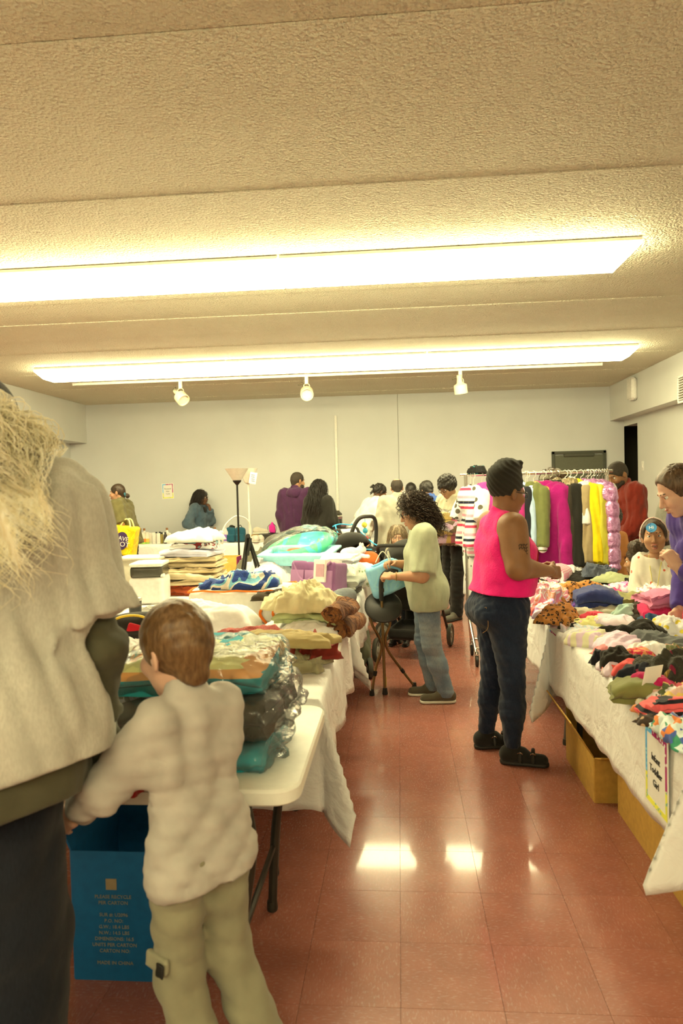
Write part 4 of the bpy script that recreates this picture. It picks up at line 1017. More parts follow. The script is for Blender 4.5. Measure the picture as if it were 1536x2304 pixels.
# 4 --- woman in the pink vest
M_PINK = fabric('pink_fleece', ph(235, 25, 90), fuzz=.25)
def pink_extra(root, s, U, FU, FH, ARM, q, child):
    MW = fabric('wrap_black', (.022, .021, .016), bumpk=.5)
    P = [(el(SKULL_C+np.array((0, -.015, .02)), SKULL_R+np.array((.016, .018, .014)), FH), 0), (el((0, -.045, .115), (.086, .100, .075), FH, R=rotm(0, -12, 0)), .05), (el((0, -.02, .175), (.066, .07, .04), FH), .04), (rc((-.03, .05, .14), (.04, .03, .19), .022, .018, F=FH), .03)]
    def dsp(X, Y, Z):
        x, y, z = X-FH[1][0], Y-FH[1][1], Z-FH[1][2]; R = FH[0]
        ly = R[0, 1]*x+R[1, 1]*y+R[2, 1]*z; lz = R[0, 2]*x+R[1, 2]*y+R[2, 2]*z; lx = R[0, 0]*x+R[1, 0]*y+R[2, 0]*z
        return .0045*np.abs(np.sin(95*lz+38*ly+6*np.sin(lx*18)))
    subs = [(el((0, .082, -.015), (.09, .062, .055), FH), .01)]
    child('head_wrap', implicit(P, .0055, dsp, [halfsp(FH[0]@np.array((0, -.05, -.055))+FH[1], FH[0]@np.array((0, .5, -1)))], subs), MW)
    e, w = ARM[1]; u = (e-U((.172, -.012, 1.392))); u /= np.linalg.norm(u)
    MT = plain('tattoo_ink', (.055, .032, .022), .6); c = U((.172, -.012, 1.392))*.45+e*.55+np.array((.0735, .012, 0))
    g_ = MB()
    for k, z in enumerate((.03, .012, -.006, -.024)): g_.tube([Vector((c+np.array((-.0015*abs(k-1.5), y, z+.004*math.sin(y*300)))) * s) for y in np.linspace(-.026, .026, 9)], .0022*s, 5)
    for y in (-.022, -.01, .004, .018): g_.tube([Vector((c+np.array((0, y+.003*math.sin(z*220), z)))*s) for z in np.linspace(-.028, .034, 9)], .0018*s, 5)
    g_.build('tattoo', MT, root)
    # jean pocket stitching
    MS = plain('stitch_tan', (.30, .18, .07), .7); st = MB()
    for pts in ([(.15, -.150, .93), (.12, -.168, .92), (.07, -.18, .92)], [(.152, -.148, .93), (.165, -.145, .82), (.13, -.165, .78)]):
        st.tube([Vector(np.array(p)*s*1.005) for p in bez(pts, 4)], .0018, 5)
    st.build('stitching', MS, root)
person('woman in a sleeveless hot pink fleece vest, dark jeans and black head wrap', (.565, 4.035), -76, 1.62, 1.24, SK_BROWN, .168, 1.05, 3, 0, 0, (16, 8, 0),
       armR=((.250, -.005, 1.165), (.13, .245, 1.135)), armL=((-.24, .03, 1.16), (-.05, .26, 1.13)), curl=(.6, .6), palm=((1, .2, -.3), (-1, .2, -.3)), armw=1.34,
       legs=dict(kR=(.105, .02, .49), aR=(.115, .01, .085), kL=(-.11, -.01, .49), aL=(-.16, -.05, .085), tR=(.45, .9), tL=(.1, 1)),
       top=dict(m=M_PINK, hem=.995, loose=.018, sleeve=0, amp=.0055, f=12., st=(.5, .5, 1.2), seed=51, res=.008, name='vest', neckw=.012, more=lambda U, FU: [(rc((-.07, -.03, 1.43), (.07, -.03, 1.43), .045, .045, F=FU), .03)]),
       bust=1.2, belly=.035, butt=.035, hips=.008, bottom=dict(m=J_DARK, loose=.0, amp=.005, f=38., seed=13, res=.008, r=(.100, .056, .036), calf=.010, name='jeans', cuffz=.10, waist=1.03),
       shoe=dict(m=fabric('sock_black', (.016, .015, .013)), sole=SOLE_B, res=.007, strap=True, strapm=SHOE_BK, len=1.0, w=.9), lipc=LIP2, glasses=True, hair=dict(k='none', m=HM_BLACK), hres=.0045, extra=pink_extra)

# 5 --- girl with the greeting sticker
M_HEART = fabric('heart_top', (.70, .68, .58), pat='dots', cols=((.60, .10, .05),), scale=13., thr=.13)
def hi_extra(root, s, U, FU, FH, ARM, q, child):
    hb = [FH[0]@(np.array((.093*math.sin(a), .02+.045*math.cos(a)*.2, -.0+.14*math.cos(a)))*q)+FH[1] for a in np.linspace(-1.75, 1.75, 21)]
    MB().tube([Vector(p*s) for p in hb], .010*s, 6).build('headband', fabric('headband_pale', (.62, .52, .48), pat='dots', cols=((.55, .25, .22),), scale=60.), root)
    c = FH[0]@(np.array((.012, .106, .07))*q)+FH[1]; n = FH[0]@np.array((.10, .90, .42)); n /= np.linalg.norm(n); M3 = Matrix(frame_from(FH[0]@np.array((0, -.42, .9)), n).tolist())
    st = MB().lathe([(.001, -.001), (.026*q, -.001), (.026*q, .002), (.001, .0022)], Vector(c*s), 28, M3).build('sticker', fabric('sticker_blue', (.03, .13, .35), pat='swirl', cols=((.06, .25, .5),), scale=30., bumpk=0), root)
    o = lettering('lettering', 'Hi', .036*s*q, M_PAPER, st, Vector((c+n*.0035)*s), (0, 0, 0)); o.rotation_euler = M3.to_euler()
    MB().tube([Vector(p) for p in bez([U((-.06, .03, 1.45))*s, U((-.03, .135, 1.25))*s, U((0.0, .15, 1.05))*s, U((.03, .135, 1.25))*s, U((.06, .03, 1.45))*s], 6)], .0025, 5).build('lanyard', plain('lanyard_yellow', (.60, .55, .12), .6), root)
person('smiling girl with a round blue forehead sticker and a white top with hearts', (1.745, 4.96), 158, 1.235, .82, SK_MID, .125, 1.32, 2, 0, 0, (2, -6, 4), kid=True, armw=.85,
       armL=((-.17, .02, 1.12), (-.12, .2, 1.0)), armR=((.17, .04, 1.12), (.10, .22, .98)), top=dict(m=M_HEART, hem=.85, loose=.026, sleeve=1.95, amp=.008, f=20., seed=61, neckw=.075, neckd=.03, res=.009),
       bottom=dict(m=J_NAVY), shoe=SH0, lipc=LIP1, mouth=True, hair=dict(k='short', m=HM_DKBR, brow=HM_DKBR, t=.012, zcut=-.06, tilt=.1, amp=.004, fa=(.1, .004, .086, .075, .092),
       more=lambda FH, q: [(el((.0, -.08*q, -.06*q), np.array((.08, .05, .09))*q, FH), .03), (el((-.075*q, -.04*q, -.06*q), np.array((.022, .03, .06))*q, FH), .02), (el((.075*q, -.04*q, -.06*q), np.array((.022, .03, .06))*q, FH), .02)]), hres=.0034, extra=hi_extra)

# 6 --- woman in purple leaning over the right table
M_PURP = fabric('purple_top', (.075, .045, .27))
person('woman in a purple long-sleeved top with brown hair, leaning in from the right edge', (1.745, 3.82), 96, 1.70, 1.0, SK_PINK, .16, 1.0, 27, 0, 0, (-4, 4, 0),
       armL=((-.25, .15, 1.12), (-.16, .27, 1.28)), armR=((.22, .08, 1.12), (.10, .26, .98)), curl=(.95, .5), palm=((.9, .3, .2), None), handdir=((.35, .0, 1.), None),
       top=dict(m=M_PURP, hem=.9, loose=.016, sleeve=1.95, amp=.008, f=20., seed=71), bust=.85, bottom=dict(m=T_BLACK), shoe=SH0, lipc=LIP1,
       hair=dict(k='x', m=HM_BROWN, brow=HM_BROWN, t=.009, zcut=-.05, tilt=.3, fa=(.112, -.006, .092, .098, .104), strands=dict(ns=420, K=18, length=.34, seed=6, curl=.003, freq=22., lift=.010, zmin=-.03, ymax=-.02, flare=.1, back=.9, r=.002, lenvar=.25, out_=.15)), hres=.0036)

# 7 --- man in the red hoodie
M_RED = fabric('red_hoodie', (.20, .022, .012), fuzz=.1)
def red_extra(root, s, U, FU, FH, ARM, q, child):
    for k, (t_, z) in enumerate((('SQUARE', 1.285), ('GOLF CLUB', 1.215))):
        p = U((-.045, .140, z))*s; lettering('lettering', ('ARE', 'T CLUB')[k], .075*s, M_PAPER, root, Vector(p), (math.pi/2, 0, math.pi+.45), ext=.004)
    MB().tube([Vector(U(p)*s) for p in ((.035, .132, 1.40), (.03, .142, 1.28), (.02, .138, 1.1), (.02, .13, .95))], .014*s, 6).build('scarf_strap', fabric('strap_black', (.02, .018, .015)), root)
person('bearded man in a red hoodie with white lettering looking down behind the coat rack', (2.33, 7.45), 104, 1.78, 1.12, SK_BROWN, .185, 1.0, 4, 0, 0, (12, 24, 0),
       armL=((-.25, .02, 1.10), (-.2, .2, .95)), armR=((.25, .02, 1.10), (.18, .2, .95)), top=dict(m=M_RED, hem=.90, loose=.028, sleeve=2., amp=.011, f=17., seed=81, hood=True, name='hoodie'), bottom=dict(m=T_BLACK), shoe=SH0, lipc=LIP3, beard=HM_STUB,
       hair=dict(k='short', m=HM_STUB, brow=HM_STUB, t=.005, amp=.001, f=100, zcut=-.04, tilt=.2, fa=(.1, -.03, .085, .075, .085)), extra=red_extra)

# 8 --- boy in the orange T-shirt, seen from behind
person('small boy in an orange T-shirt seen from behind near the red hoodie', (1.97, 6.75), 8, 1.27, .82, SK_BROWN, .125, 1.28, 0, 0, 0, (10, 4, 0), top=dict(m=fabric('orange_tee', (.62, .27, .09)), hem=.86, loose=.022, sleeve=.75, amp=.006, seed=91), bottom=dict(m=J_NAVY), shoe=SH0,
       hair=dict(k='afro', m=HM_BLACK, t=.022, zcut=-.055, tilt=.4, fa=(.1, -.03, .085, .07, .08)), face=False, hres=.007)

# 9 --- child with two hair puffs
person('child with two dark hair puffs half hidden behind the clothes pile', (1.765, 5.32), 60, 1.02, .82, SK_MID, .12, 1.4, 0, 0, 0, (0, 10, 0), top=dict(m=fabric('kid_top_grey', (.25, .24, .2)), hem=.86, sleeve=1.9), bottom=dict(m=J_NAVY), shoe=SH0, lipc=LIP2,
       hair=dict(k='free', m=HM_DKBR, f=150., amp=.012, st=(1, 1, 1), prims=lambda FH, q: [(el(SKULL_C*q, (SKULL_R+.006)*q, FH), 0), (el((-.07*q, -.02*q, .13*q), np.array((.062, .062, .06))*q, FH), .01), (el((.07*q, -.02*q, .13*q), np.array((.062, .062, .06))*q, FH), .01)]), hres=.006)

# 10 --- person with the grey flat cap
def cap_extra(root, s, U, FU, FH, ARM, q, child):
    mc = fabric('flat_cap_grey', (.24, .225, .17), pat='heather', cols=((.34, .32, .25),))
    child('cap', implicit([(el((0, .0, .075), (.10, .12, .062), FH, R=rotm(0, 12, 0)), 0)], .006, None, [halfsp(FH[0]@np.array((0, 0, .05))+FH[1], FH[0]@np.array((0, .1, -1)))]), mc)
    child('cap_brim', implicit([(el((0, .115, .045), (.07, .05, .01), FH), 0)], .005), mc)
person('person in a grey flat cap with brown hair hidden behind the hanging coats', (1.60, 7.35), 105, 1.70, 1.0, SK_LIGHT, .16, 1.0, 0, 0, 0, (0, 14, 0), top=dict(m=fabric('dark_coat', (.03, .028, .025)), hem=.9, sleeve=2.), bottom=dict(m=T_BLACK), shoe=SH0, lipc=LIP1,
       hair=dict(k='x', m=HM_BROWN, brow=HM_BROWN, strands=dict(ns=260, K=14, length=.26, seed=8, curl=.004, freq=25., r=.0026, flare=.2, back=.3, ymax=.01)), extra=cap_extra)

# 12 --- person in a grey top behind the purple one
person('person in a loose grey top standing behind the woman in purple', (2.36, 5.95), 150, 1.62, 1.0, SK_LIGHT, .16, 1.0, 3, 0, 0, (0, 10, 0), armL=((-.28, .03, 1.1), (-.24, .16, .9)), top=dict(m=fabric('grey_marl', (.27, .265, .22), pat='heather', cols=((.2, .195, .16),)), hem=.82, loose=.026, sleeve=2., amp=.007, f=15, st=(1, 1, .2), seed=17), bottom=dict(m=T_BLACK), shoe=SH0, lipc=LIP1,
       hair=dict(k='short', m=HM_BROWN, brow=HM_BROWN, t=.012))

# 13 --- man in the cream polo shirt
person('man in a cream polo shirt with black hair and glasses hugging wrapped bedding', (.66, 8.42), 128, 1.70, 1.0, SK_OLIVE, .168, 1.0, 6, 0, 0, (6, 26, 0), armR=((.25, .02, 1.12), (-.02, .30, .98)), armL=((-.25, .04, 1.12), (-.02, .3, 1.16)), palm=((.5, -1, 0), (-.5, -1, 0)),
       legs=dict(aL=(-.14, .13, .085), kL=(-.11, .08, .49), aR=(.12, -.1, .085), tL=(-.2, 1), tR=(.2, 1)), top=dict(m=fabric('cream_polo', (.60, .55, .40)), hem=.87, loose=.02, sleeve=.9, amp=.007, seed=19, collar=True), bottom=dict(m=T_BLACK, loose=.015), shoe=dict(m=fabric('shoe_grey', (.12, .115, .09)), sole=SOLE_B, res=.01), lipc=LIP1, glasses=True, beard=None,
       hair=dict(k='short', m=HM_BLACK, brow=HM_BLACK, t=.024, f=60, amp=.012, st=(1, 1, .6), zcut=-.05, tilt=.25, fa=(.112, -.035, .085, .07, .085)))
# 14 --- person in blue
person('person in a bright blue T-shirt behind the man in cream', (.47, 9.25), 40, 1.66, 1.05, SK_OLIVE, .165, 1.0, 12, 0, 0, (-10, 20, 0), top=dict(m=fabric('blue_tee', (.05, .12, .42)), hem=.86, loose=.02, sleeve=.8), bottom=dict(m=T_BLACK), shoe=SH0, face=False, hres=.007, hair=dict(k='short', m=HM_BLACK, t=.012, amp=.005))
# 15 --- head of dark hair far back
person('person with cropped black hair just showing above the curly-haired woman', (.19, 10.9), 0, 1.62, 1.0, SK_BROWN, .16, 1.0, 0, 0, 0, (0, 4, 0), top=dict(m=fabric('navy_top', (.03, .03, .06)), hem=.9, sleeve=2.), bottom=dict(m=T_BLACK), shoe=SH0, face=False, hres=.007, hair=dict(k='short', m=HM_BLACK, t=.012, amp=.003))
# 16 --- balding man with the yellow bag
person('balding man in a pale grey jacket seen from behind, holding a yellow bag', (-.015, 9.35), 6, 1.68, .98, SK_LIGHT, .165, 1.0, 5, 0, 0, (-4, 10, 0), armL=((-.235, -.02, 1.10), (-.225, .03, .83)), armR=((.23, .0, 1.10), (.15, .2, .92)), curl=(.8, .5),
       top=dict(m=fabric('pale_jacket', (.43, .42, .34)), hem=.80, loose=.03, sleeve=2., amp=.009, f=14, st=(1, 1, .3), seed=23, name='jacket'), bottom=dict(m=T_BLACK), shoe=SH0, face=False, hres=.006,
       hair=dict(k='free', m=HM_STUB, amp=.002, f=90, prims=lambda FH, q: [(el(SKULL_C*q, (SKULL_R+.006)*q, FH), 0), (rc((0, -.06, 0), (0, -.062, -.05), .052, .04, F=FH), .03)], subs=lambda FH, q: [(el((0, -.03, .135), (.055, .085, .055), FH), .01), (el((0, .09, 0), (.085, .07, .12), FH), .01)], cuts=lambda FH, q: [halfsp(FH[0]@np.array((0, -.03, -.055))+FH[1], FH[0]@np.array((0, .4, -1)))]))
# 17 --- person in the white T-shirt leaning over the car seat
def loc_extra(root, s, U, FU, FH, ARM, q, child):
    rs = np.random.RandomState(5); P = []
    for k in range(34):
        d = rs.normal(size=3); d /= np.linalg.norm(d); d[2] = abs(d[2])*.8; d[1] = -abs(d[1])*.8 if k % 3 else d[1]*.5
        a = SKULL_C+d*SKULL_R; out = np.array((d[0]*.5, -.6, .55)) if k % 2 else np.array((d[0]*.6, -.35, -.75)); L = .06+.05*rs.rand()
        b_ = a+out*L*.6; c_ = b_+np.array((d[0]*.2, -.3, -.6))*L*.8
        P.append([a, (a+b_)/2+np.array((0, 0, .006)), b_, (b_+c_)/2, c_])
    child('locs', strand_vf((np.array(P)@FH[0].T)+FH[1], .0075, 6, False), HM_BLACK)
person('person in a white T-shirt with short locs leaning forward by the car seat', (-.55, 10.0), -62, 1.70, .98, SK_DARK, .16, 1.0, 32, 0, 0, (0, -14, 0), armR=((.24, .08, 1.13), (.2, .33, 1.10)), armL=((-.24, .0, 1.1), (-.2, .1, .85)),
       top=dict(m=fabric('white_tee', (.78, .76, .66)), hem=.88, loose=.028, sleeve=.9, amp=.009, f=16, st=(1, 1, .5), seed=29), bottom=dict(m=T_BLACK), shoe=SH0, lipc=LIP3, hair=dict(k='x', m=HM_BLACK, brow=HM_BLACK, t=.006, zcut=-.03, fa=(.105, -.02, .085, .075, .08)), extra=loc_extra)
# 18 --- woman in the black coat
person('woman in a long black coat with long wavy black hair, seen from behind', (-1.17, 10.2), -28, 1.69, 1.02, SK_DARK, .16, 1.0, 2, 0, 0, (-12, 6, 0), armR=((.235, .0, 1.1), (.17, .24, 1.02)), armL=((-.22, .0, 1.1), (-.12, .2, 1.0)),
       top=dict(m=fabric('black_coat', (.016, .015, .012)), hem=.60, loose=.028, sleeve=2., amp=.008, f=15, st=(1, 1, .3), seed=33, name='coat', flare=.012, hemframe=False), bottom=dict(m=T_BLACK), shoe=SH0, face=False, hres=.007,
       hair=dict(k='x', m=HM_BLACK, t=.015, zcut=-.08, tilt=.2, strands=dict(ns=420, K=18, out_=.5, length=.42, seed=9, curl=.008, freq=45., lift=.02, flare=.25, back=.3, r=.003, ymax=.03, zmin=-.04)))
# 19 --- man in the purple hoodie
person('man in a purple hoodie with cropped hair facing the back wall', (-1.55, 10.55), -18, 1.83, 1.05, SK_MID, .178, .98, 2, 0, 0, (-28, 6, 0), top=dict(m=fabric('purple_hoodie', (.055, .016, .058), fuzz=.1), hem=.85, loose=.026, sleeve=2., amp=.010, f=15, seed=37, hood=True, name='hoodie'), bottom=dict(m=T_BLACK), shoe=SH0, lipc=LIP2, beard=HM_STUB, hres=.006,
       hair=dict(k='short', m=HM_STUB, brow=HM_STUB, t=.005, amp=.001, f=100, zcut=-.045, tilt=.25, fa=(.1, -.03, .085, .075, .085)))
# 20 --- woman in the denim jacket
M_DJ = fabric('denim_jacket', (.05, .085, .125), pat='denim', cols=((.15, .20, .24),))
def dj_extra(root, s, U, FU, FH, ARM, q, child):
    child('black_top', implicit([(rc((-.015, .05, 1.02), (-.0, .06, 1.36), .075, .06, (1, 1, 1), FU), 0)], .012/s), fabric('black_inner_top', (.015, .014, .012)))
    child('collar', implicit([(rc((-.06, .0, 1.455), (-.075, .11, 1.33), .026, .016, (1, .6, 1), FU), .01), (rc((.06, .0, 1.455), (.075, .11, 1.33), .026, .016, (1, .6, 1), FU), .01)], .008), M_DJ)
person('woman in a denim jacket behind the toiletries table, hand at collar', (-3.44, 11.93), -104, 1.585, 1.12, SK_DARK, .165, 1.05, 2, 0, 0, (14, 4, 0), armR=((.36, -.06, 1.12), (.19, .04, .98)), armL=((-.22, .10, 1.14), (-.03, .19, 1.36)), curl=(.6, .5), palm=((0, -1, -.2), None), handdir=((.2, -.2, 1), None),
       top=dict(m=M_DJ, hem=.93, loose=.024, sleeve=2., amp=.010, f=20, seed=43, name='jacket'), bust=.95, bottom=dict(m=T_BLACK), shoe=SH0, lipc=LIP3, glasses=True, hres=.006,
       hair=dict(k='x', m=HM_BLACK, brow=HM_BLACK, t=.014, zcut=-.08, tilt=.1, fa=(.105, -.03, .08, .07, .085), strands=dict(ns=320, K=16, out_=.4, length=.33, seed=10, curl=.007, freq=40., lift=.02, flare=.25, back=.2, r=.0032, ymax=.02)), extra=dj_extra)
# 21 --- woman in the olive T-shirt with a bun
def bun_extra(root, s, U, FU, FH, ARM, q, child):
    child('bun', implicit([(el((0, -.14, -.055), (.034, .03, .034), FH), 0)], .006, folds(4, 90., .006)), HM_DKBR)
    ring = [Vector((FH[0]@np.array((.028*math.cos(a), -.112+.01*math.sin(a), -.035+.03*math.sin(a)))+FH[1])*s) for a in np.linspace(0, 6.28, 15)[:-1]]
    MB().tube(ring, .014, 7, closed=True).build('scrunchie', fabric('scrunchie_teal', (.04, .14, .19)), root)
person('woman in an olive T-shirt with a low bun, by the yellow bag', (-3.95, 9.98), 88, 1.72, 1.10, SK_TAN, .165, 1.0, 14, 0, 0, (6, -8, 0), armL=((-.25, -.05, 1.12), (-.21, .18, 1.15)), armR=((.23, .05, 1.1), (.15, .2, .95)), curl=(.85, .5),
       top=dict(m=fabric('olive_tee', (.13, .115, .045)), hem=.80, loose=.028, sleeve=1.0, amp=.010, f=15, st=(1, 1, .4), seed=47), bust=.9, belly=.02, bottom=dict(m=T_BLACK), shoe=SH0, lipc=LIP1,
       hair=dict(k='short', m=HM_DKBR, brow=HM_DKBR, t=.006, amp=.001, zcut=-.06, tilt=.35, fa=(.108, -.02, .082, .075, .085)), extra=bun_extra)
# 22 --- little fair-haired girl behind the blue bag
person('little fair-haired girl peeking out behind the curly-haired woman', (-.02, 6.95), 168, 1.13, .82, SK_LIGHT, .12, 1.3, 0, 0, 0, (12, 8, 0), top=dict(m=fabric('girl_pale_top', (.45, .42, .34)), hem=.86, sleeve=1.9), bottom=dict(m=J_NAVY), shoe=SH0, lipc=LIP1,
       hair=dict(k='x', m=HM_ASH, brow=HM_ASH, t=.010, zcut=-.08, tilt=.1, fa=(.105, -.03, .08, .07, .085), strands=dict(ns=200, K=14, length=.22, seed=11, curl=.004, freq=25., r=.0026, flare=.2, ymax=.02)))
# ================================================================== cloth goods
def lump(name, label, cat, loc, size, mat, seed, rz=0., fold=1., flat=.55, group=None, rx=0., ry=0., parent=None, na=76, nr=25, ff=1., edge=1.):
    """a crumpled garment: rounded irregular outline, ridged folds, flat underside"""
    rs = np.random.RandomState(seed); w, d, h = size; ph_ = rs.rand(6)*6.28
    th = np.linspace(0, 2*np.pi, na, endpoint=False); r = np.concatenate([np.linspace(0.02, .8, nr-6), np.linspace(.86, 1., 6)])
    T, Rr = np.meshgrid(th, r)
    out = 1+edge*(.15*np.sin(2*T+ph_[0])+.11*np.sin(3*T+ph_[1])+.08*np.sin(5*T+ph_[2])+.05*np.sin(9*T+ph_[3])+.03*np.sin(14*T+ph_[4]))
    c, s_ = np.cos(T), np.sin(T); e = .72
    X = w/2*Rr*out*np.sign(c)*np.abs(c)**e; Y = d/2*Rr*out*np.sign(s_)*np.abs(s_)**e
    Z = h*(.62*(np.clip(1-Rr**4, 0, 1))**flat+.38*np.clip(1-Rr**2, 0, 1)**.8)
    f1 = folds(seed+1, 46.*ff, 1., (1, .30, .6)); f2 = folds(seed+2, 84.*ff, 1., (.45, 1, .6)); lowf = folds(seed+3, 15., 1., (1, 1, .1), False)
    a = rs.rand()*3.14; xr = X*math.cos(a)+Y*math.sin(a); yr = -X*math.sin(a)+Y*math.cos(a)
    wx = xr+.03*np.sin(21*yr+ph_[4]); wy = yr+.03*np.sin(19*xr+ph_[5])
    n = f1(wx, wy, Z)+.45*f2(wx, wy, Z); m = np.clip(Z/h, 0, 1); A = min(.016, h*.17)*fold
    Z = Z+(A*n+h*.26*fold*lowf(xr, yr, Z))*m**.4
    rad = np.sqrt(X*X+Y*Y)+1e-6; X = X*(1+.9*A*n/np.maximum(rad, .05)); Y = Y*(1+.9*A*n/np.maximum(rad, .05))
    Z = np.maximum(Z, .002); Z[-1] = 0.
    V = np.stack([X, Y, Z], -1).reshape(-1, 3); V = np.concatenate([V, [[0, 0, Z[0].mean()], [0, 0, 0]]]); N = na*nr
    F = [(j*na+i, j*na+(i+1) % na, (j+1)*na+(i+1) % na, (j+1)*na+i) for j in range(nr-1) for i in range(na)]
    F = [tuple(reversed(f)) for f in F]+[(N, i, (i+1) % na) for i in range(na)]+[(N+1, (nr-1)*na+(i+1) % na, (nr-1)*na+i) for i in range(na)]
    F = [f if len(f) == 4 else tuple(f) for f in F]
    o = mobj(name, mk_mesh(name, V, F, mat, True), parent, loc, (rx, ry, math.radians(rz)))
    if parent is None: tag(o, label, cat, group)
    return o
def sweep(name, poly, th, width, mat, seed, nx=44, amp=.012, f=24., sag=.0, parent=None, loc=(0, 0, 0), rz=0., rx=0.):
    """thick sheet whose cross-section (y,z) follows poly, swept along x with wobble and fold noise"""
    P = np.array(poly, float); T = np.gradient(P, axis=0); T /= np.linalg.norm(T, axis=1, keepdims=True)+1e-9; Nn = np.stack([-T[:, 1], T[:, 0]], 1)
    ring = np.concatenate([P+Nn*th/2, (P-Nn*th/2)[::-1]]); K = len(ring)
    rs = np.random.RandomState(seed); n1 = folds(seed, f, 1., (1, .6, .6), False); n2 = folds(seed+1, f*2.1, 1., (1, .8, .8)); n3 = folds(seed+2, 9., 1., (1, 1, .3), False)
    xs = np.linspace(-width/2, width/2, nx); V = []
    for x in xs:
        X = np.full(K, x); Y = ring[:, 0].copy(); Z = ring[:, 1].copy(); zz = np.clip(Z/(P[:, 1].max()+1e-6), 0, 1)
        dn = n1(X, Y, Z); dm = n2(X, Y, Z); u = abs(x)/(width/2)
        Y = Y+amp*dn+.55*amp*dm+1.2*amp*n3(X, Y, Z); Z = Z+zz*(amp*.9*n1(X+3, Y, Z*0)+.6*amp*dm+1.5*amp*n3(X, Y+2, Z*0))-sag*u**2*zz*P[:, 1].max()
        V.append(np.stack([X+amp*.6*dm*u+.4*amp*np.sin(7*Z/.05+seed)*u, Y, np.maximum(Z, .001)], 1))
    V = np.concatenate(V); F = [(i*K+j, i*K+(j+1) % K, (i+1)*K+(j+1) % K, (i+1)*K+j) for i in range(nx-1) for j in range(K)]
    half_ = K//2
    for b in (0, (nx-1)*K):
        for j in range(half_-1):
            q = (b+j, b+j+1, b+K-2-j, b+K-1-j); F.append(q if b else tuple(reversed(q)))
    return mobj(name, mk_mesh(name, V, F, mat, True, 60), parent, loc, (rx, 0, math.radians(rz)))
def serp(d, h, n, th=None):
    """cross-section of a cloth folded n layers deep: rounded turns front and back"""
    t = h/n; pts = []; r = t/2; L = d/2-r
    for k in range(n):
        z = t*(k+.5); ys = np.linspace(-L, L, 9); ys = ys if k % 2 == 0 else ys[::-1]
        pts += [(y, z) for y in ys]
        if k < n-1:
            s_ = 1 if k % 2 == 0 else -1
            pts += [(s_*(L+r*math.sin(a)*.95), z+r-r*math.cos(a)) for a in np.linspace(.4, math.pi-.4, 5)]
    return pts, t*.93
def folded(name, label, cat, loc, size, mat, seed, layers=4, rz=0., amp=.010, group=None, sag=.1, turn=False):
    w, d, h = size; p, t = serp(d, h, layers); o = sweep(name, p, t, w, mat, seed, amp=amp, sag=sag, loc=loc, rz=rz+(180 if turn else 0))
    return tag(o, label, cat, group)
def rolled(name, label, cat, loc, r, width, mat, seed, turns=2.6, rz=0., amp=.006, group=None):
    n = int(turns*16); t = r*.80/turns; P = [((.12*r+t*a/(2*math.pi))*math.cos(a)*1.08, (.12*r+t*a/(2*math.pi))*math.sin(a)*.92) for a in np.linspace(0, turns*2*math.pi, n)]
    zm = min(z for y, z in P); P = [(y, z-zm+t/2) for y, z in P]
    return tag(sweep(name, P, t*.86, width, mat, seed, amp=amp, loc=loc, rz=rz), label, cat, group)
_ms = [0]
def fab(c, pat=None, cols=(), scale=1., **kw):
    _ms[0] += 1; return fabric('cloth_%03d' % _ms[0], c, pat=pat, cols=cols, scale=scale, **kw)
# ---------------------------------------------------------------- right table: children's clothes
G = 'clothes heaped on the right tables'
def R(kind, px, py, zb, size, rz, label, mat, seed, cat='garment', name='folded_garment', **kw):
    z0 = ZT+.002+zb; p = onz(px, py, z0+size[2]*.55); loc = (p.x, p.y, z0)
    if kind == 'L': return lump(kw.pop('nm', 'crumpled_garment'), label, cat, loc, size, mat, seed, rz, group=G, **kw)
    if kind == 'F': return folded(name, label, cat, loc, size, mat, seed, rz=rz, group=G, **{'amp': .015, 'sag': .28, **kw})
    if kind == 'R': return rolled('rolled_garment', label, cat, loc, size[1]/2, size[0], mat, seed, rz=rz, group=G, **kw)
WHT = ph(236, 226, 180); BLK = (.012, .011, .009)
R('L', 1228, 1258, 0, (.26, .30, .15), 20, 'red knitted hat at the far end of the right clothes pile', fab(ph(200, 35, 25), fuzz=.3), 101, 'hat', nm='knit_hat')
R('L', 1250, 1268, .0, (.42, .3, .14), -8, 'black garment beside the red knitted hat', fab(BLK), 102)
R('L', 1318, 1268, .0, (.46, .32, .12), -12, 'white shirt with black trim at the far end of the right pile', fab(WHT, 'patches', (WHT, WHT, BLK), 9.), 103)
R('L', 1288, 1282, .03, (.22, .2, .10), 30, 'plain white cloth right behind the pink gingham roll', fab(WHT), 104)
R('R', 1248, 1296, .0, (.22, .19, .1), 60, 'pink and white gingham shirt rolled into a bundle', fab(ph(225, 90, 110), 'plaid', (ph(245, 225, 200),), 32.), 105)
R('L', 1330, 1296, .0, (.60, .32, .09), -15, 'long black trousers lying across the far right table', fab(BLK), 106)
R('L', 1348, 1278, .07, (.27, .2, .11), 10, 'blue denim skirt with a ruffled hem on the black trousers', fab((.07, .085, .13), 'denim', ((.22, .25, .3),)), 107, fold=1.4)
R('L', 1405, 1300, .07, (.42, .14, .07), -28, 'pale green jeans laid over the black trousers', fab(ph(165, 165, 95)), 108)
R('L', 1440, 1312, .03, (.42, .2, .09), -28, 'black leggings trailing toward the girl with the sticker', fab(BLK), 109)
R('L', 1398, 1318, .05, (.2, .16, .06), 10, 'pink ribboned baby top near the black leggings', fab(ph(235, 130, 140), 'patches', (ph(245, 200, 180), ph(225, 70, 100)), 24.), 110)
R('L', 1428, 1326, .02, (.24, .16, .07), -30, 'pale blue and cream baby shirt above the olive trousers', fab(ph(200, 205, 175), 'stripes', (ph(225, 215, 170),), 9.), 111)
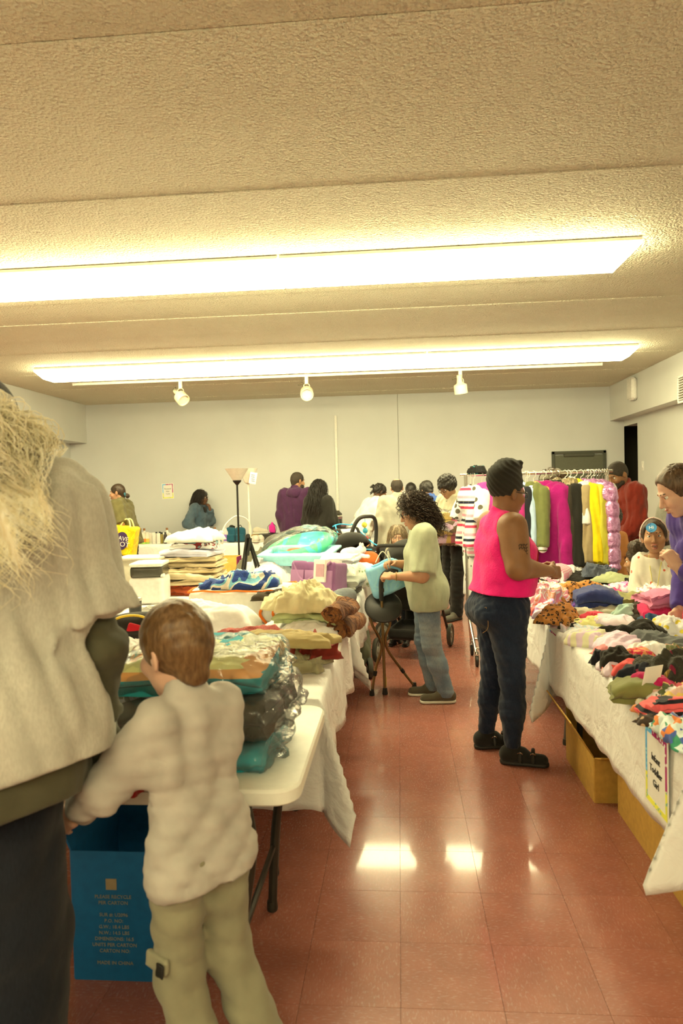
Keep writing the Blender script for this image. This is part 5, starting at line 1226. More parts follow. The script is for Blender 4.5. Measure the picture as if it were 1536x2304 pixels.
R('L', 1235, 1335, .05, (.28, .25, .12), 25, 'peach and cream flowered dress in front of the gingham roll', fab(ph(235, 190, 140), 'swirl', (ph(240, 160, 100), ph(240, 215, 175), ph(225, 140, 120)), 16.), 112, fold=1.3)
R('L', 1222, 1368, .0, (.2, .17, .09), 0, 'lilac and coral baby clothes at the table edge by the pink vest', fab(ph(205, 165, 165), 'patches', (ph(235, 110, 80), ph(225, 200, 190), ph(200, 150, 165)), 19.), 113)
R('L', 1208, 1342, .0, (.16, .14, .07), 0, 'small yellow and red printed clothes by the pink vest', fab(ph(225, 195, 50), 'patches', (ph(200, 50, 50), ph(90, 140, 60), ph(230, 190, 170)), 32.), 114)
R('L', 1212, 1322, .0, (.26, .22, .14), 0, 'black garment under the peach flowered dress', fab(BLK), 115)
R('L', 1300, 1332, .06, (.36, .24, .11), -10, 'leopard print dress with a small bow', fab(ph(190, 125, 45), 'leopard', ((.02, .012, .006),), 42.), 116)
R('L', 1258, 1376, .03, (.24, .22, .11), 55, 'leopard print leggings hanging toward the table edge', fab(ph(185, 120, 45), 'leopard', ((.02, .012, .006),), 40.), 117)
R('F', 1342, 1342, .06, (.25, .24, .11), -6, 'royal blue folded trousers on top of the right pile', fab((.030, .045, .17)), 118, layers=3)
R('L', 1290, 1366, .01, (.17, .15, .08), 10, 'violet top tucked under the royal blue trousers', fab(ph(110, 65, 115)), 119)
R('L', 1318, 1362, .01, (.22, .18, .07), 0, 'teal and red striped shirt under the royal blue trousers', fab(ph(60, 120, 110), 'stripes', (ph(180, 50, 70),), 14.), 120)
R('L', 1378, 1348, .03, (.16, .16, .10), 0, 'dark green and red flannel beside the royal blue trousers', fab(ph(50, 80, 80), 'plaid', (ph(205, 60, 70),), 16.), 121)
R('F', 1425, 1345, .05, (.27, .25, .10), 8, 'olive green folded trousers with curled edges', fab(ph(135, 125, 55)), 122, layers=4)
R('L', 1488, 1326, .04, (.30, .25, .09), 0, 'white flowered blouse below the heart-print top', fab(ph(240, 215, 175), 'dots', (ph(215, 140, 110),), 26.), 123)
R('L', 1300, 1378, .03, (.32, .15, .06), 14, 'beige trousers lying in front of the leopard dress', fab(ph(195, 180, 120)), 124, flat=.4)
R('L', 1370, 1372, .03, (.34, .14, .06), 12, 'taupe trouser leg beside the olive folded trousers', fab(ph(180, 165, 110)), 125, flat=.4)
R('L', 1452, 1366, .04, (.22, .18, .08), 0, 'brown corduroy trousers between olive and dusty pink', fab((.045, .028, .014), 'stripes', ((.03, .018, .01),), 50.), 126)
R('L', 1425, 1388, .0, (.34, .2, .07), -20, 'blackish brown trousers in the middle of the right pile', fab((.022, .018, .012)), 127)
R('F', 1500, 1380, .01, (.30, .24, .09), -8, 'bright raspberry fleece folded under the dusty pink one', fab(ph(190, 25, 60), fuzz=.2), 128, layers=3, amp=.016)
R('F', 1505, 1346, .10, (.30, .26, .07), 4, 'dusty pink leggings folded on the raspberry fleece', fab(ph(200, 110, 110)), 129, layers=4)
R('L', 1345, 1398, .02, (.25, .2, .05), -30, 'butter yellow shirt under the pink checked one', fab(ph(240, 215, 110)), 130, flat=.3)
R('L', 1385, 1390, .05, (.26, .18, .05), -28, 'pale pink checked shirt over the yellow one', fab(ph(240, 195, 165), 'plaid', (ph(245, 215, 190),), 60.), 131, flat=.35)
R('L', 1318, 1412, .0, (.26, .2, .05), 5, 'white and pale blue shirt in front of the yellow one', fab(ph(235, 225, 180), 'stripes', (ph(205, 210, 185),), 12.), 132)
R('L', 1418, 1416, .03, (.30, .13, .08), -6, 'black knitted leggings bunched in the middle of the right table', fab((.018, .015, .010), fuzz=.2), 133)
R('L', 1284, 1398, .0, (.20, .18, .08), 20, 'cream and black printed baby clothes at the table edge', fab(ph(225, 205, 150), 'patches', (BLK, ph(230, 190, 150), ph(215, 200, 160)), 21.), 134)
R('L', 1258, 1396, .0, (.12, .11, .05), 30, 'lilac and green scrap hanging at the table edge', fab(ph(150, 115, 135), 'patches', (ph(90, 130, 90),), 14.), 135)
R('L', 1335, 1436, .0, (.26, .16, .07), -35, 'pastel rainbow knitted baby sweater at the table edge', fab(ph(240, 200, 180), 'stripes', (ph(235, 225, 140),), 7., rot=(0, 0, .6)), 136)
R('L', 1402, 1444, .03, (.28, .2, .06), -10, 'pale pink baby T-shirt with a small print', fab(ph(242, 195, 170)), 137, flat=.4)
R('L', 1362, 1425, .0, (.2, .15, .05), 0, 'beige and peach underthings beside the pastel sweater', fab(ph(225, 195, 150), 'swirl', (ph(235, 180, 140), ph(215, 195, 160)), 21.), 138)
R('L', 1488, 1436, .04, (.27, .22, .08), -22, 'grey blue chambray shirt with rolled sleeve', fab((.11, .12, .125), 'denim', ((.18, .19, .19),)), 139)
R('L', 1515, 1404, .03, (.22, .18, .08), 0, 'white frilled dress with yellow flowers', fab(ph(235, 222, 170), 'dots', (ph(225, 195, 50),), 22.), 140, fold=1.5)
R('L', 1398, 1478, .02, (.16, .15, .08), -30, 'charcoal sleeveless top under the pink T-shirt', fab((.02, .018, .013)), 141)
R('L', 1348, 1474, .0, (.10, .14, .06), 0, 'navy ruffled shorts at the table edge', fab((.012, .014, .022)), 142, fold=1.5)
R('L', 1384, 1496, .0, (.17, .15, .06), 0, 'tan and coral baby dress at the table edge', fab(ph(210, 180, 140), 'patches', (ph(230, 90, 60), ph(225, 200, 170), ph(200, 175, 135)), 24.), 143)
R('L', 1435, 1474, .02, (.15, .12, .06), 0, 'rust orange printed scrap near the navy T-shirt', fab(ph(185, 90, 35), 'swirl', (ph(210, 40, 60), ph(215, 140, 70)), 35.), 144)
R('L', 1506, 1492, .05, (.26, .22, .10), 15, 'dark grey fuzzy sweater with raspberry lining', fab((.045, .042, .028), 'swirl', ((.04, .038, .026), (.03, .028, .02), (.20, .012, .04)), 10., fuzz=.6), 145)
R('L', 1442, 1514, .02, (.20, .17, .08), -8, 'navy T-shirt with a white tag', fab((.012, .014, .024)), 146)
R('F', 1432, 1548, .0, (.17, .17, .08), -12, 'olive buttoned shorts folded at the table edge', fab(ph(120, 115, 50)), 147, layers=3)
R('F', 1484, 1590, .01, (.10, .12, .055), 8, 'coral and navy swimsuit folded small', fab(ph(230, 90, 70), 'bands', ((.012, .013, .02), ph(230, 90, 70)), 24.), 148, layers=2)
R('L', 1514, 1552, .03, (.18, .2, .08), 0, 'multicoloured patterned baby clothes near the right edge', fab(ph(215, 170, 120), 'patches', (ph(180, 60, 50), ph(90, 95, 45), ph(235, 215, 170), ph(225, 185, 80)), 35.), 149, fold=1.5)
R('L', 1530, 1632, .0, (.17, .24, .07), 10, 'green, white and orange tropical print dress at the near end', fab(ph(215, 220, 185), 'patches', (ph(60, 140, 80), ph(225, 130, 50), ph(240, 235, 200), ph(80, 100, 130)), 42.), 150, fold=1.5)
R('L', 1478, 1616, .0, (.16, .10, .03), -40, 'dark small-flowered cloth under the coral swimsuit', fab((.05, .03, .02), 'dots', (ph(190, 150, 90),), 40.), 151)
R('L', 1462, 1570, .0, (.12, .11, .04), 0, 'white and yellow trimmed bib behind the coral swimsuit', fab(ph(240, 220, 150), 'patches', (ph(230, 180, 60), ph(240, 225, 180)), 28.), 152)
R('L', 1530, 1460, .02, (.18, .18, .07), 0, 'rust and green print scarf at the right edge of the pile', fab(ph(150, 90, 40), 'swirl', (ph(90, 90, 40), ph(190, 140, 90)), 21.), 153)
R('L', 1268, 1318, .02, (.2, .16, .08), 40, 'cream lace collar blouse between the gingham roll and the leopard dress', fab(ph(238, 225, 175)), 161)
R('L', 1330, 1318, .06, (.18, .12, .06), -20, 'navy and white spotted scarf on the long black trousers', fab((.02, .022, .04), 'dots', (ph(230, 220, 180),), 40.), 162)
R('L', 1362, 1325, .05, (.2, .14, .06), 15, 'pink and teal floral leggings above the royal blue trousers', fab(ph(230, 120, 130), 'patches', (ph(90, 150, 140), ph(240, 210, 180), ph(225, 60, 100)), 30.), 163)
R('L', 1245, 1350, .03, (.16, .14, .08), -30, 'striped cream and mauve sleeve in front of the peach dress', fab(ph(225, 195, 160), 'stripes', (ph(170, 125, 120),), 22.), 164)
R('L', 1275, 1352, .02, (.14, .12, .07), 10, 'black mesh scrap tucked beside the leopard leggings', fab(BLK), 165)
R('L', 1335, 1382, .05, (.12, .1, .05), 20, 'red coral scrap peeking out below the royal blue trousers', fab(ph(215, 60, 60)), 166)
R('L', 1405, 1368, .05, (.18, .12, .06), -10, 'mint green baby sleeve beside the taupe trouser leg', fab(ph(175, 195, 140)), 167)
R('L', 1462, 1392, .02, (.18, .13, .06), 25, 'dark teal scrap between the black leggings and raspberry fleece', fab(ph(40, 70, 75)), 168)
R('L', 1450, 1408, .05, (.14, .1, .05), -15, 'lemon yellow ribbon lying on the blackish brown trousers', fab(ph(235, 205, 70)), 169)
R('L', 1300, 1428, .0, (.15, .13, .05), 15, 'white undershirt at the table edge beside the pastel sweater', fab(ph(236, 226, 185)), 170)
R('L', 1370, 1455, .02, (.16, .12, .06), 30, 'salmon pink leggings between the pastel sweater and charcoal top', fab(ph(230, 140, 110)), 171)
R('L', 1448, 1452, .05, (.16, .12, .06), -25, 'cream bodysuit with orange cuffs beside the chambray shirt', fab(ph(240, 220, 175), 'patches', (ph(240, 220, 175), ph(225, 130, 60)), 14.), 172)
R('L', 1415, 1498, .05, (.14, .11, .05), 15, 'coral red strap lying on the tan baby dress', fab(ph(220, 80, 60)), 173)
R('L', 1475, 1528, .05, (.12, .12, .06), 0, 'raspberry pink scrap under the dark fuzzy sweater', fab(ph(185, 30, 65)), 174)
R('L', 1456, 1592, .0, (.10, .10, .035), 25, 'orange flowered headband beside the coral swimsuit', fab(ph(225, 140, 70), 'dots', (ph(240, 220, 170),), 60.), 175)
R('L', 1506, 1576, .02, (.12, .10, .04), -20, 'red and white striped baby socks near the right edge', fab(ph(235, 215, 185), 'stripes', (ph(190, 45, 50),), 30.), 176)
R('L', 1528, 1512, .04, (.16, .16, .07), 10, 'mustard and black checked shirt at the right edge', fab(ph(200, 160, 60), 'plaid', ((.03, .025, .02),), 40.), 177)
for k_, (x_, y_, lb_, c_) in enumerate(((1.42, 2.62, 'rust red cardigan near the right edge of the near right table', (.22, .05, .03)), (1.50, 2.95, 'light denim overalls near the right edge of the near right table', (.16, .20, .25)), (1.38, 3.02, 'white cotton nightdress beside the denim overalls', (.7, .68, .6)),
        (1.52, 3.32, 'plum leggings beside the fuzzy sweater and chambray shirt', (.10, .03, .08)), (1.32, 2.38, 'teal towel at the near end of the right table', (.06, .25, .24)), (1.52, 2.42, 'grey sweatshirt at the near right table corner', (.25, .24, .2)))):
    lump('crumpled_garment', lb_, 'garment', (x_, y_, ZT+.003), (.28, .24, .08), fab(c_), 180+k_, 37*k_, group=G)
p = onz(1464, 1530, .84)
cd = thing('blank_card', 'blank cream card standing between the navy shirt and fuzzy sweater', 'card', (p.x, p.y, ZT+.02), .5)
MB().box((0, 0, .065), (.085, .0015, .13), M=Matrix.Rotation(.25, 3, 'X')).build('card_face', M_PAPER, cd, smooth=False)
notice('bordered notice pinned to the near right tablecloth, reading Infant Toddler Girl', (.826, 2.36, .598), (0, 0, -math.pi/2), ['Infant', 'Toddler', 'Girl'], .034)
notice('bordered notice pinned to the farther right tablecloth behind the pink vest', (.842, 4.00, .60), (0, 0, -math.pi/2), ['Girls'], .034)
# ---------------------------------------------------------------- cartons under the right tables
M_CARD = plain('cardboard', ph(186, 140, 48), .75, var=.1); M_CARDIN = plain('cardboard_inside', ph(120, 85, 25), .85); M_BLUEC = plain('blue_carton_board', ph(16, 92, 112), .6, var=.08)
def carton(label, x0, x1, y0, y1, h, mat=M_CARD, flaps=(), seam=True, name='cardboard_box'):
    t = thing(name, label, 'box', ((x0+x1)/2, (y0+y1)/2, 0)); w, d = x1-x0, y1-y0; e = .006
    for c, dd, nm in (((0, -d/2, h/2), (w, e, h), 'side_panel'), ((0, d/2, h/2), (w, e, h), 'side_panel'), ((-w/2, 0, h/2), (e, d, h), 'side_panel'), ((w/2, 0, h/2), (e, d, h), 'side_panel'), ((0, 0, .004), (w, d, e), 'bottom_panel')):
        MB().box(c, dd, bev=.002).build(nm, mat, t)
    for side, L, ang in flaps:
        a = math.radians(ang)
        if side in 'LR':
            s_ = -1 if side == 'L' else 1; M = Matrix.Rotation(s_*a, 3, 'Y'); c = Vector((s_*w/2, 0, h))+M@Vector((0, 0, L/2)); MB().box(c, (e, d*.99, L), M=M).build('flap', mat, t)
        else:
            s_ = -1 if side == 'F' else 1; M = Matrix.Rotation(-s_*a, 3, 'X'); c = Vector((0, s_*d/2, h))+M@Vector((0, 0, L/2)); MB().box(c, (w*.99, e, L), M=M).build('flap', mat, t)
    return t
carton('open cardboard box with a torn flap under the right tables', .915, 1.40, 3.45, 4.02, .22, flaps=(('L', .20, 32), ('F', .12, 70), ('B', .2, 15)))
carton('tall plain cardboard box under the near right table', 1.0, 1.50, 2.36, 3.36, .47, flaps=(('L', .12, -70), ('R', .12, -70)))
bb = carton('blue printed carton under the bare cream table', -1.07, -.735, 2.13, 2.50, .42, M_BLUEC, flaps=(('L', .19, 22), ('B', .18, 8)), name='printed_carton')
MP = plain('carton_print', (.30, .30, .24), .7)
tx = ['PLEASE RECYCLE', 'PER CARTON', '', 'SUR #: U2096', 'P.O. NO:', 'G.W.: 18.4 LBS', 'N.W.: 14.5 LBS', 'DIMENSIONS: 16.5', 'UNITS PER CARTON', 'CARTON NO:', '', 'MADE IN CHINA']
for k, l in enumerate(tx):
    if l: lettering('lettering', l, .016, MP, bb, (-.03, -.1905, .275-k*.0195), (math.pi/2, 0, 0))
MB().box((-.035, -.189, .315), (.035, .002, .035)).build('print_patch', plain('print_patch', (.38, .30, .18), .7), bb, smooth=False)
# ---------------------------------------------------------------- bare table: bedding packs in clear bags
FILM = clearfilm('clear_bag_film', opac=.05)
def pack(label, loc, size, mat, seed, rz=0, layers=3):
    t = thing('bagged_comforter', label, 'bedding', loc, math.radians(rz), 'bagged comforters on the bare table'); w, d, h = size
    p_, th = serp(d*.92, h*.92, layers); sweep('comforter', p_, th, w*.92, mat, seed, amp=.014, f=22., sag=.12, parent=t)
    vf = implicit([(bxp((0, 0, h*.5), (w/2+.008, d/2+.008, h*.5), .045), 0), (bxp((w/2+.01, -.02, h*.42), (.035, d*.30, .01), .008, R=rotm(0, 0, 18)), .02)], .012, folds(seed, 38., .012, (1, 1, 1)), [halfsp((0, 0, .002), (0, 0, -1))])
    mobj('clear_bag', mk_mesh('clear_bag', vf[0], vf[1], FILM, True), t)
    return t
TEAL = fab(ph(45, 150, 125)); TEALB = fab(ph(45, 150, 125), 'bands', (ph(45, 150, 125), ph(240, 165, 80), ph(225, 235, 120), ph(55, 160, 135)), 7.6); CHAR = fab((.045, .045, .033))
pack('folded teal comforter in clear plastic, bottom of the bagged stack', (-.64, 2.17, .742), (.48, .46, .085), TEAL, 201, 4)
pack('charcoal comforter in shiny clear plastic, middle of the bagged stack', (-.615, 2.20, .831), (.50, .46, .115), CHAR, 202, -3)
pack('teal comforter with yellow and orange bands in clear plastic, top of the stack', (-.64, 2.22, .950), (.48, .43, .105), TEALB, 203, 2)
G = 'clothes and linens on the left tables'
def Lp(px, py, z): p = onz(px, py, z); return p
def Lobj(kind, px, py, zb, size, rz, label, mat, seed, cat='garment', nm=None, **kw):
    z0 = .742+zb if kw.pop('bare', False) else ZT+.003+zb
    p = onz(px, py, z0+size[2]*.5); loc = (p.x, p.y, z0)
    if kind == 'L': return lump(nm or 'crumpled_cloth', label, cat, loc, size, mat, seed, rz, group=G, **kw)
    if kind == 'F': return folded(nm or 'folded_linen', label, cat, loc, size, mat, seed, rz=rz, group=G, **{'amp': .014, 'sag': .28, **kw})
    if kind == 'R': return rolled(nm or 'rolled_blanket', label, cat, loc, size[1]/2, size[0], mat, seed, rz=rz, group=G, **kw)
RED = fab(ph(190, 35, 22))
Lobj('L', 285, 1600, 0, (.36, .36, .20), 20, 'red jacket heaped on the bare table in front of the boy', RED, 211, bare=True)
Lobj('L', 318, 1538, .17, (.26, .2, .10), 10, 'grey knitted garment on top of the red jacket', fab(ph(185, 175, 130), 'swirl', (ph(215, 205, 165), ph(150, 140, 100)), 9., fuzz=.3), 212, bare=True, fold=1.4)
Lobj('L', 235, 1755, 0, (.22, .16, .07), 0, 'small red cloth at the front edge of the bare table', fab(ph(170, 28, 20)), 213, bare=True)
Lobj('L', 305, 1742, 0, (.18, .14, .06), 0, 'greyish cloth at the front edge of the bare table', fab(ph(175, 165, 125)), 214, bare=True)
Lobj('L', 318, 1462, .0, (.34, .26, .15), 10, 'white cloth with a red feather print behind the red jacket', fab(ph(235, 222, 185), 'swirl', (ph(235, 222, 185), ph(205, 110, 110)), 7.), 215)
Lobj('L', 345, 1492, .0, (.2, .12, .09), 10, 'lime green cloth beneath the feather-print one', fab(ph(195, 215, 60)), 216)
bp = Lp(292, 1432, .86)
bk = thing('backpack', 'black, red and yellow trimmed backpack on the left tables', 'backpack', (bp.x, bp.y, ZT+.003), .4)
vf = implicit([(bxp((0, 0, .11), (.14, .08, .11), .06), 0), (bxp((0, -.08, .08), (.10, .04, .07), .03), .02)], .009, folds(5, 20, .006)); mobj('pack_body', mk_mesh('pack_body', *vf, fab((.025, .022, .02))), bk)
MB().tube(bez([(.10, -.1, .02), (.135, -.07, .13), (.06, -.07, .215), (-.06, -.07, .215), (-.135, -.07, .13), (-.10, -.1, .02)], 6), .006, 6).build('piping', plain('yellow_piping', ph(225, 180, 40), .6), bk)
vf = implicit([(bxp((.05, -.085, .14), (.07, .012, .035), .01, R=rotm(0, 0, 20)), 0)], .007); mobj('red_panel', mk_mesh('red_panel', *vf, fab(ph(195, 30, 30))), bk)
Lobj('L', 328, 1420, .0, (.2, .2, .14), 0, 'cream cloth beside the backpack', fab(ph(240, 225, 165)), 217)
Lobj('L', 455, 1388, .0, (.62, .42, .20), -14, 'plump pinkish white pillow in front of the zipped bedding bag', fab(ph(240, 220, 190)), 218, 'pillow', 'pillow', fold=.5, flat=.5)
Lobj('L', 560, 1430, .06, (.56, .28, .07), 5, 'burgundy woven blanket with a pale stitched stripe', fab(ph(150, 60, 40), 'stripes', (ph(165, 80, 55),), 40., fuzz=.3), 219, 'blanket', flat=.35)
Lobj('F', 620, 1455, .0, (.48, .34, .07), 5, 'pale green and white sheet folded under the burgundy blanket', fab(ph(200, 190, 120), 'swirl', (ph(225, 215, 165), ph(190, 175, 105)), 6.), 220, 'sheet', layers=3)
Lobj('L', 655, 1430, .12, (.46, .24, .055), -6, 'khaki tablecloth folded over a dark red lining', fab(ph(165, 140, 70)), 221, flat=.3)
Lobj('L', 705, 1450, .03, (.22, .22, .10), 20, 'dark red corduroy cushion edge under the khaki cloth', fab(ph(135, 45, 25)), 222)
Lobj('L', 692, 1476, .0, (.22, .26, .09), 0, 'crumpled olive grey curtain near the table edge', fab(ph(165, 150, 90)), 223, fold=1.5)
Lobj('L', 690, 1420, .0, (.34, .20, .09), 4, 'cream pillow with a blue ribbon under the pale green sheet', fab(ph(240, 225, 165)), 224, 'pillow', 'pillow', fold=.6)
# zipped white bedding bag with orange piping
q = Lp(535, 1404, ZT); wb_ = thing('bedding_bag', 'white zipped bedding bag with orange piping holding linens', 'bag', (q.x, q.y+.20, ZT+.003), math.radians(-2))
MBAG = plain('bag_white_mesh', (.74, .72, .66), .6); MORG = fab(ph(235, 110, 20))
vf = implicit([(bxp((0, 0, .10), (.31, .20, .10), .03), 0)], .012, folds(9, 16., .012, (1, 1, .7))); mobj('bag_body', mk_mesh('bag_body', *vf, MBAG), wb_)
for z in (.012, .197): MB().tube([(x*.305, y*.195, z+.004*math.sin(9*x+5*y)) for x, y in [(math.copysign(min(1, abs(1.5*math.cos(a))), math.cos(a)), math.copysign(min(1, abs(1.5*math.sin(a))), math.sin(a))) for a in np.linspace(0, 2*math.pi, 41)[:-1]]], .006, 6, closed=True).build('piping', MORG, wb_)
for x in (.16, .24): MB().tube(bez([(x, -.206, .20), (x+.02, -.215, .13), (x-.01, -.212, .06), (x+.03, -.21, .0)], 6), .009, 6).build('strap', MORG, wb_)
def on(px, py, base_z, dy=0.): p = onz(px, py, base_z); return (p.x, p.y+dy, base_z)
lump('fleece_throw', 'royal blue fleece throw with turquoise and white print on the bedding bag', 'blanket', (q.x-.01, q.y+.22, ZT+.206), (.54, .36, .10), fabric('blue_fleece', (.02, .05, .22), pat='swirl', cols=((.02, .06, .28), (.18, .45, .60), (.66, .64, .55), (.015, .045, .2)), scale=5., fuzz=.3), 231, 5, group=G)
Lobj('L', 622, 1335, .16, (.30, .2, .07), -10, 'dark brown quilted cloth behind the blue fleece throw', fab((.06, .045, .028)), 232)
Lobj('L', 680, 1345, .15, (.40, .34, .12), -20, 'pale yellow fitted sheet heaped on top of linens', fab((.72, .66, .40)), 233, 'sheet', fold=1.1)
Lobj('F', 705, 1380, .075, (.36, .28, .08), -14, 'pale green sheet folded beneath the yellow one', fab((.50, .58, .30)), 234, 'sheet', layers=3, amp=.016)
Lobj('L', 665, 1398, .0, (.36, .3, .075), 0, 'ivory blanket at the bottom of the yellow linens', fab(ph(240, 225, 170)), 235, 'blanket', fold=.7)
Lobj('R', 772, 1398, .0, (.34, .15, .14), 82, 'rust brown fuzzy blanket rolled up, lower roll at the table edge', fab((.20, .075, .022), 'swirl', ((.12, .04, .012), (.26, .11, .035)), 14., fuzz=.8), 236, 'blanket', amp=.012)
Lobj('R', 764, 1362, .13, (.30, .12, .12), 78, 'rust brown fuzzy blanket rolled up, upper roll at the table edge', fab((.19, .07, .02), 'swirl', ((.11, .035, .01), (.25, .1, .03)), 15., fuzz=.8), 237, 'blanket', amp=.012)
Lobj('R', 757, 1342, .10, (.30, .12, .12), 70, 'rolled blue jeans between the yellow sheet and the grey blankets', fab((.10, .125, .15), 'denim', ((.26, .29, .3),)), 238)
# ---------------------------------------------------------------- grey blankets, caddy, tubs, pillows
GREY = fab(ph(165, 160, 115)); LG = fab(ph(205, 198, 150))
p = onz(768, 1322, ZT+.05); bx0, by0 = p.x-.03, p.y+.02
folded('folded_blanket', 'dark grey folded mat at the bottom of the grey blanket stack', 'blanket', (bx0, by0, ZT+.003), (.34, .34, .05), fab((.10, .095, .07)), 241, 2, 85, .006, G)
folded('folded_blanket', 'stone grey blanket folded under the two rolled ones', 'blanket', (bx0, by0, ZT+.056), (.36, .36, .07), GREY, 242, 3, 85, .008, G)
rolled('rolled_blanket', 'pale grey waffle blanket rolled on the stone grey one', 'blanket', (bx0+.0, by0-.06, ZT+.128), .06, .34, LG, 243, 2.2, 80, .007, G)
folded('folded_blanket', 'pale grey fleece folded on top of the grey blanket stack', 'blanket', (bx0+.02, by0+.03, ZT+.235), (.30, .28, .07), fab(ph(210, 203, 160)), 244, 4, 78, .012, G)
lump('quilt', 'green speckled baby quilt behind the grey blanket stack', 'blanket', (bx0-.02, by0+.34, ZT+.003), (.50, .34, .22), fab(ph(215, 205, 150), 'dots', (ph(150, 165, 95),), 24.), 245, 5, .6, group=G)
lump('quilt', 'cream spotted crib quilt lying toward the seat cane', 'blanket', (bx0+.10, by0+.62, ZT+.003), (.5, .4, .16), fab(ph(240, 228, 180), 'dots', (ph(225, 185, 150),), 7.), 246, 5, .5, group=G)
p = onz(715, 1322, ZT+.09)
cy = thing('fabric_caddy', 'purple fabric storage caddy with a white card sleeve', 'caddy', (p.x, p.y+.03, ZT+.055), math.radians(-22), None, rx=-.14); cy.scale = (1.3, 1.3, 1.3)
MPUR = fab((.24, .10, .25)); MPUR2 = fab((.34, .17, .34))
vf = implicit([(bxp((0, 0, .085), (.14, .09, .085), .02), 0)], .008, folds(3, 22., .006), [], [(bxp((0, 0, .16), (.125, .075, .06), .01), .006)]); mobj('caddy_body', mk_mesh('caddy_body', *vf, MPUR), cy)
for x in (-.09, 0, .09): MB().box((x, -.093, .07), (.085, .008, .10), bev=.003).build('pocket', MPUR2, cy)
MB().tube(bez([(-.12, -.085, .16), (-.04, -.1, .06), (.12, -.09, .17)], 6), .007, 6).build('handle_strap', MPUR2, cy)
MB().box((.06, -.01, .118), (.075, .205, .125), bev=.004).build('card_sleeve', plain('sleeve_card', (.74, .70, .66), .6), cy)
MB().box((.065, -.114, .12), (.05, .004, .07)).build('sleeve_picture', plain('sleeve_picture', (.50, .30, .36), .6), cy, smooth=False)
p = onz(640, 1290, ZT+.10)
tub = thing('baby_bath', 'pale aqua moulded baby bath lying on the left tables', 'baby bath', (p.x+.10, p.y+.30, ZT+.16), math.radians(-10), None, rx=.12)
AQUA = plain('aqua_plastic', ph(155, 205, 195), .3)
vf = implicit([(bxp((0, 0, .06), (.30, .19, .06), .055), 0), (bxp((.0, 0, .105), (.335, .22, .014), .012), .02)], .011, None, [], [(bxp((0, 0, .11), (.255, .15, .08), .05), .01)]); mobj('bath_shell', mk_mesh('bath_shell', *vf, AQUA), tub)
p = onz(655, 1262, ZT+.2)
tb2 = thing('inflatable_tub', 'clear plastic bag holding a bright green and aqua infant tub', 'baby bath', (p.x+.03, p.y+.45, ZT+.20), math.radians(8), None, rx=.35, ry=-.22)
vf = implicit([(el((0, 0, .10), (.33, .21, .09)), 0)], .012, None, [], [(el((0, 0, .17), (.28, .16, .09)), .01)]); mobj('green_tub', mk_mesh('green_tub', *vf, fabric('green_tub_plastic', ph(90, 215, 120), rough=.3, pat='swirl', cols=(ph(90, 215, 120), ph(85, 205, 175), ph(100, 225, 110)), scale=2.2, bumpk=0, sheen=0)), tb2)
vf = implicit([(el((0, 0, .12), (.36, .24, .13)), 0)], .014, folds(4, 18., .018)); mobj('clear_bag', mk_mesh('clear_bag', *vf, FILM), tb2)
p = onz(600, 1300, ZT+.05)
lump('knit_blanket', 'oatmeal knitted blanket heaped behind the yellow sheet', 'blanket', (p.x, p.y+.12, ZT+.003), (.50, .42, .20), fab(ph(222, 205, 160), fuzz=.3), 251, 8, 1., group=G)
lump('coat', 'grey wool coat with turned-back collar next to the oatmeal blanket', 'coat', (p.x-.10, p.y+.42, ZT+.003), (.46, .32, .26), fab((.16, .15, .105), fuzz=.2), 252, -15, 1., group=G)
lump('plush_cloth', 'soft white plush cloth behind the purple caddy', 'blanket', (p.x+.26, p.y+.28, ZT+.003), (.30, .26, .20), fab(ph(225, 215, 180), fuzz=.5), 253, 0, 1., group=G)
def bolster(label, px, py, zb, L, r, mat, rz, nm='bolster_pillow', dy=0.):
    z0 = ZT+.004+zb; p = onz(px, py, z0+r); vf = implicit([(rc((-L/2+r, 0, r), (L/2-r, 0, r), r, r), 0)], .012, folds(int(px), 12., .006, (1, 1, 1), False))
    o = mobj(nm, mk_mesh(nm, *vf, mat), None, (p.x, p.y+dy, z0), (0, 0, math.radians(rz))); return tag(o, label, 'pillow')
bolster('pale pink bolster pillow at the far end of the left tables', 722, 1257, .15, .42, .055, fab(ph(235, 195, 165)), -8)
bolster('burnt orange cushion beside the pink bolster', 812, 1260, .10, .34, .075, fab(ph(190, 95, 30)), 12)
bolster('small burnt orange cushion corner behind the pink bolster', 668, 1252, .14, .3, .07, fab(ph(185, 90, 30)), 40, dy=.15)
p = onz(788, 1252, ZT+.22)
tb = thing('plush_toy', 'cream plush animal lying on the orange cushion', 'toy', (p.x, p.y, ZT+.20), .4)
vf = implicit([(el((0, 0, .05), (.09, .06, .05)), 0), (el((.10, 0, .07), (.045, .042, .042)), .02), (rc((.08, -.05, .03), (.13, -.09, .02), .018, .016), .01), (rc((-.05, -.05, .03), (-.09, -.1, .02), .02, .018), .01)], .008, folds(2, 90, .004)); mobj('plush_body', mk_mesh('plush_body', *vf, fab(ph(225, 205, 160), fuzz=.5)), tb)
for y in (-.028, .028): mobj('ear', mk_mesh('ear', *ell_vf((.105, y, .115), (.012, .014, .022)), fab(ph(215, 190, 145))), tb)
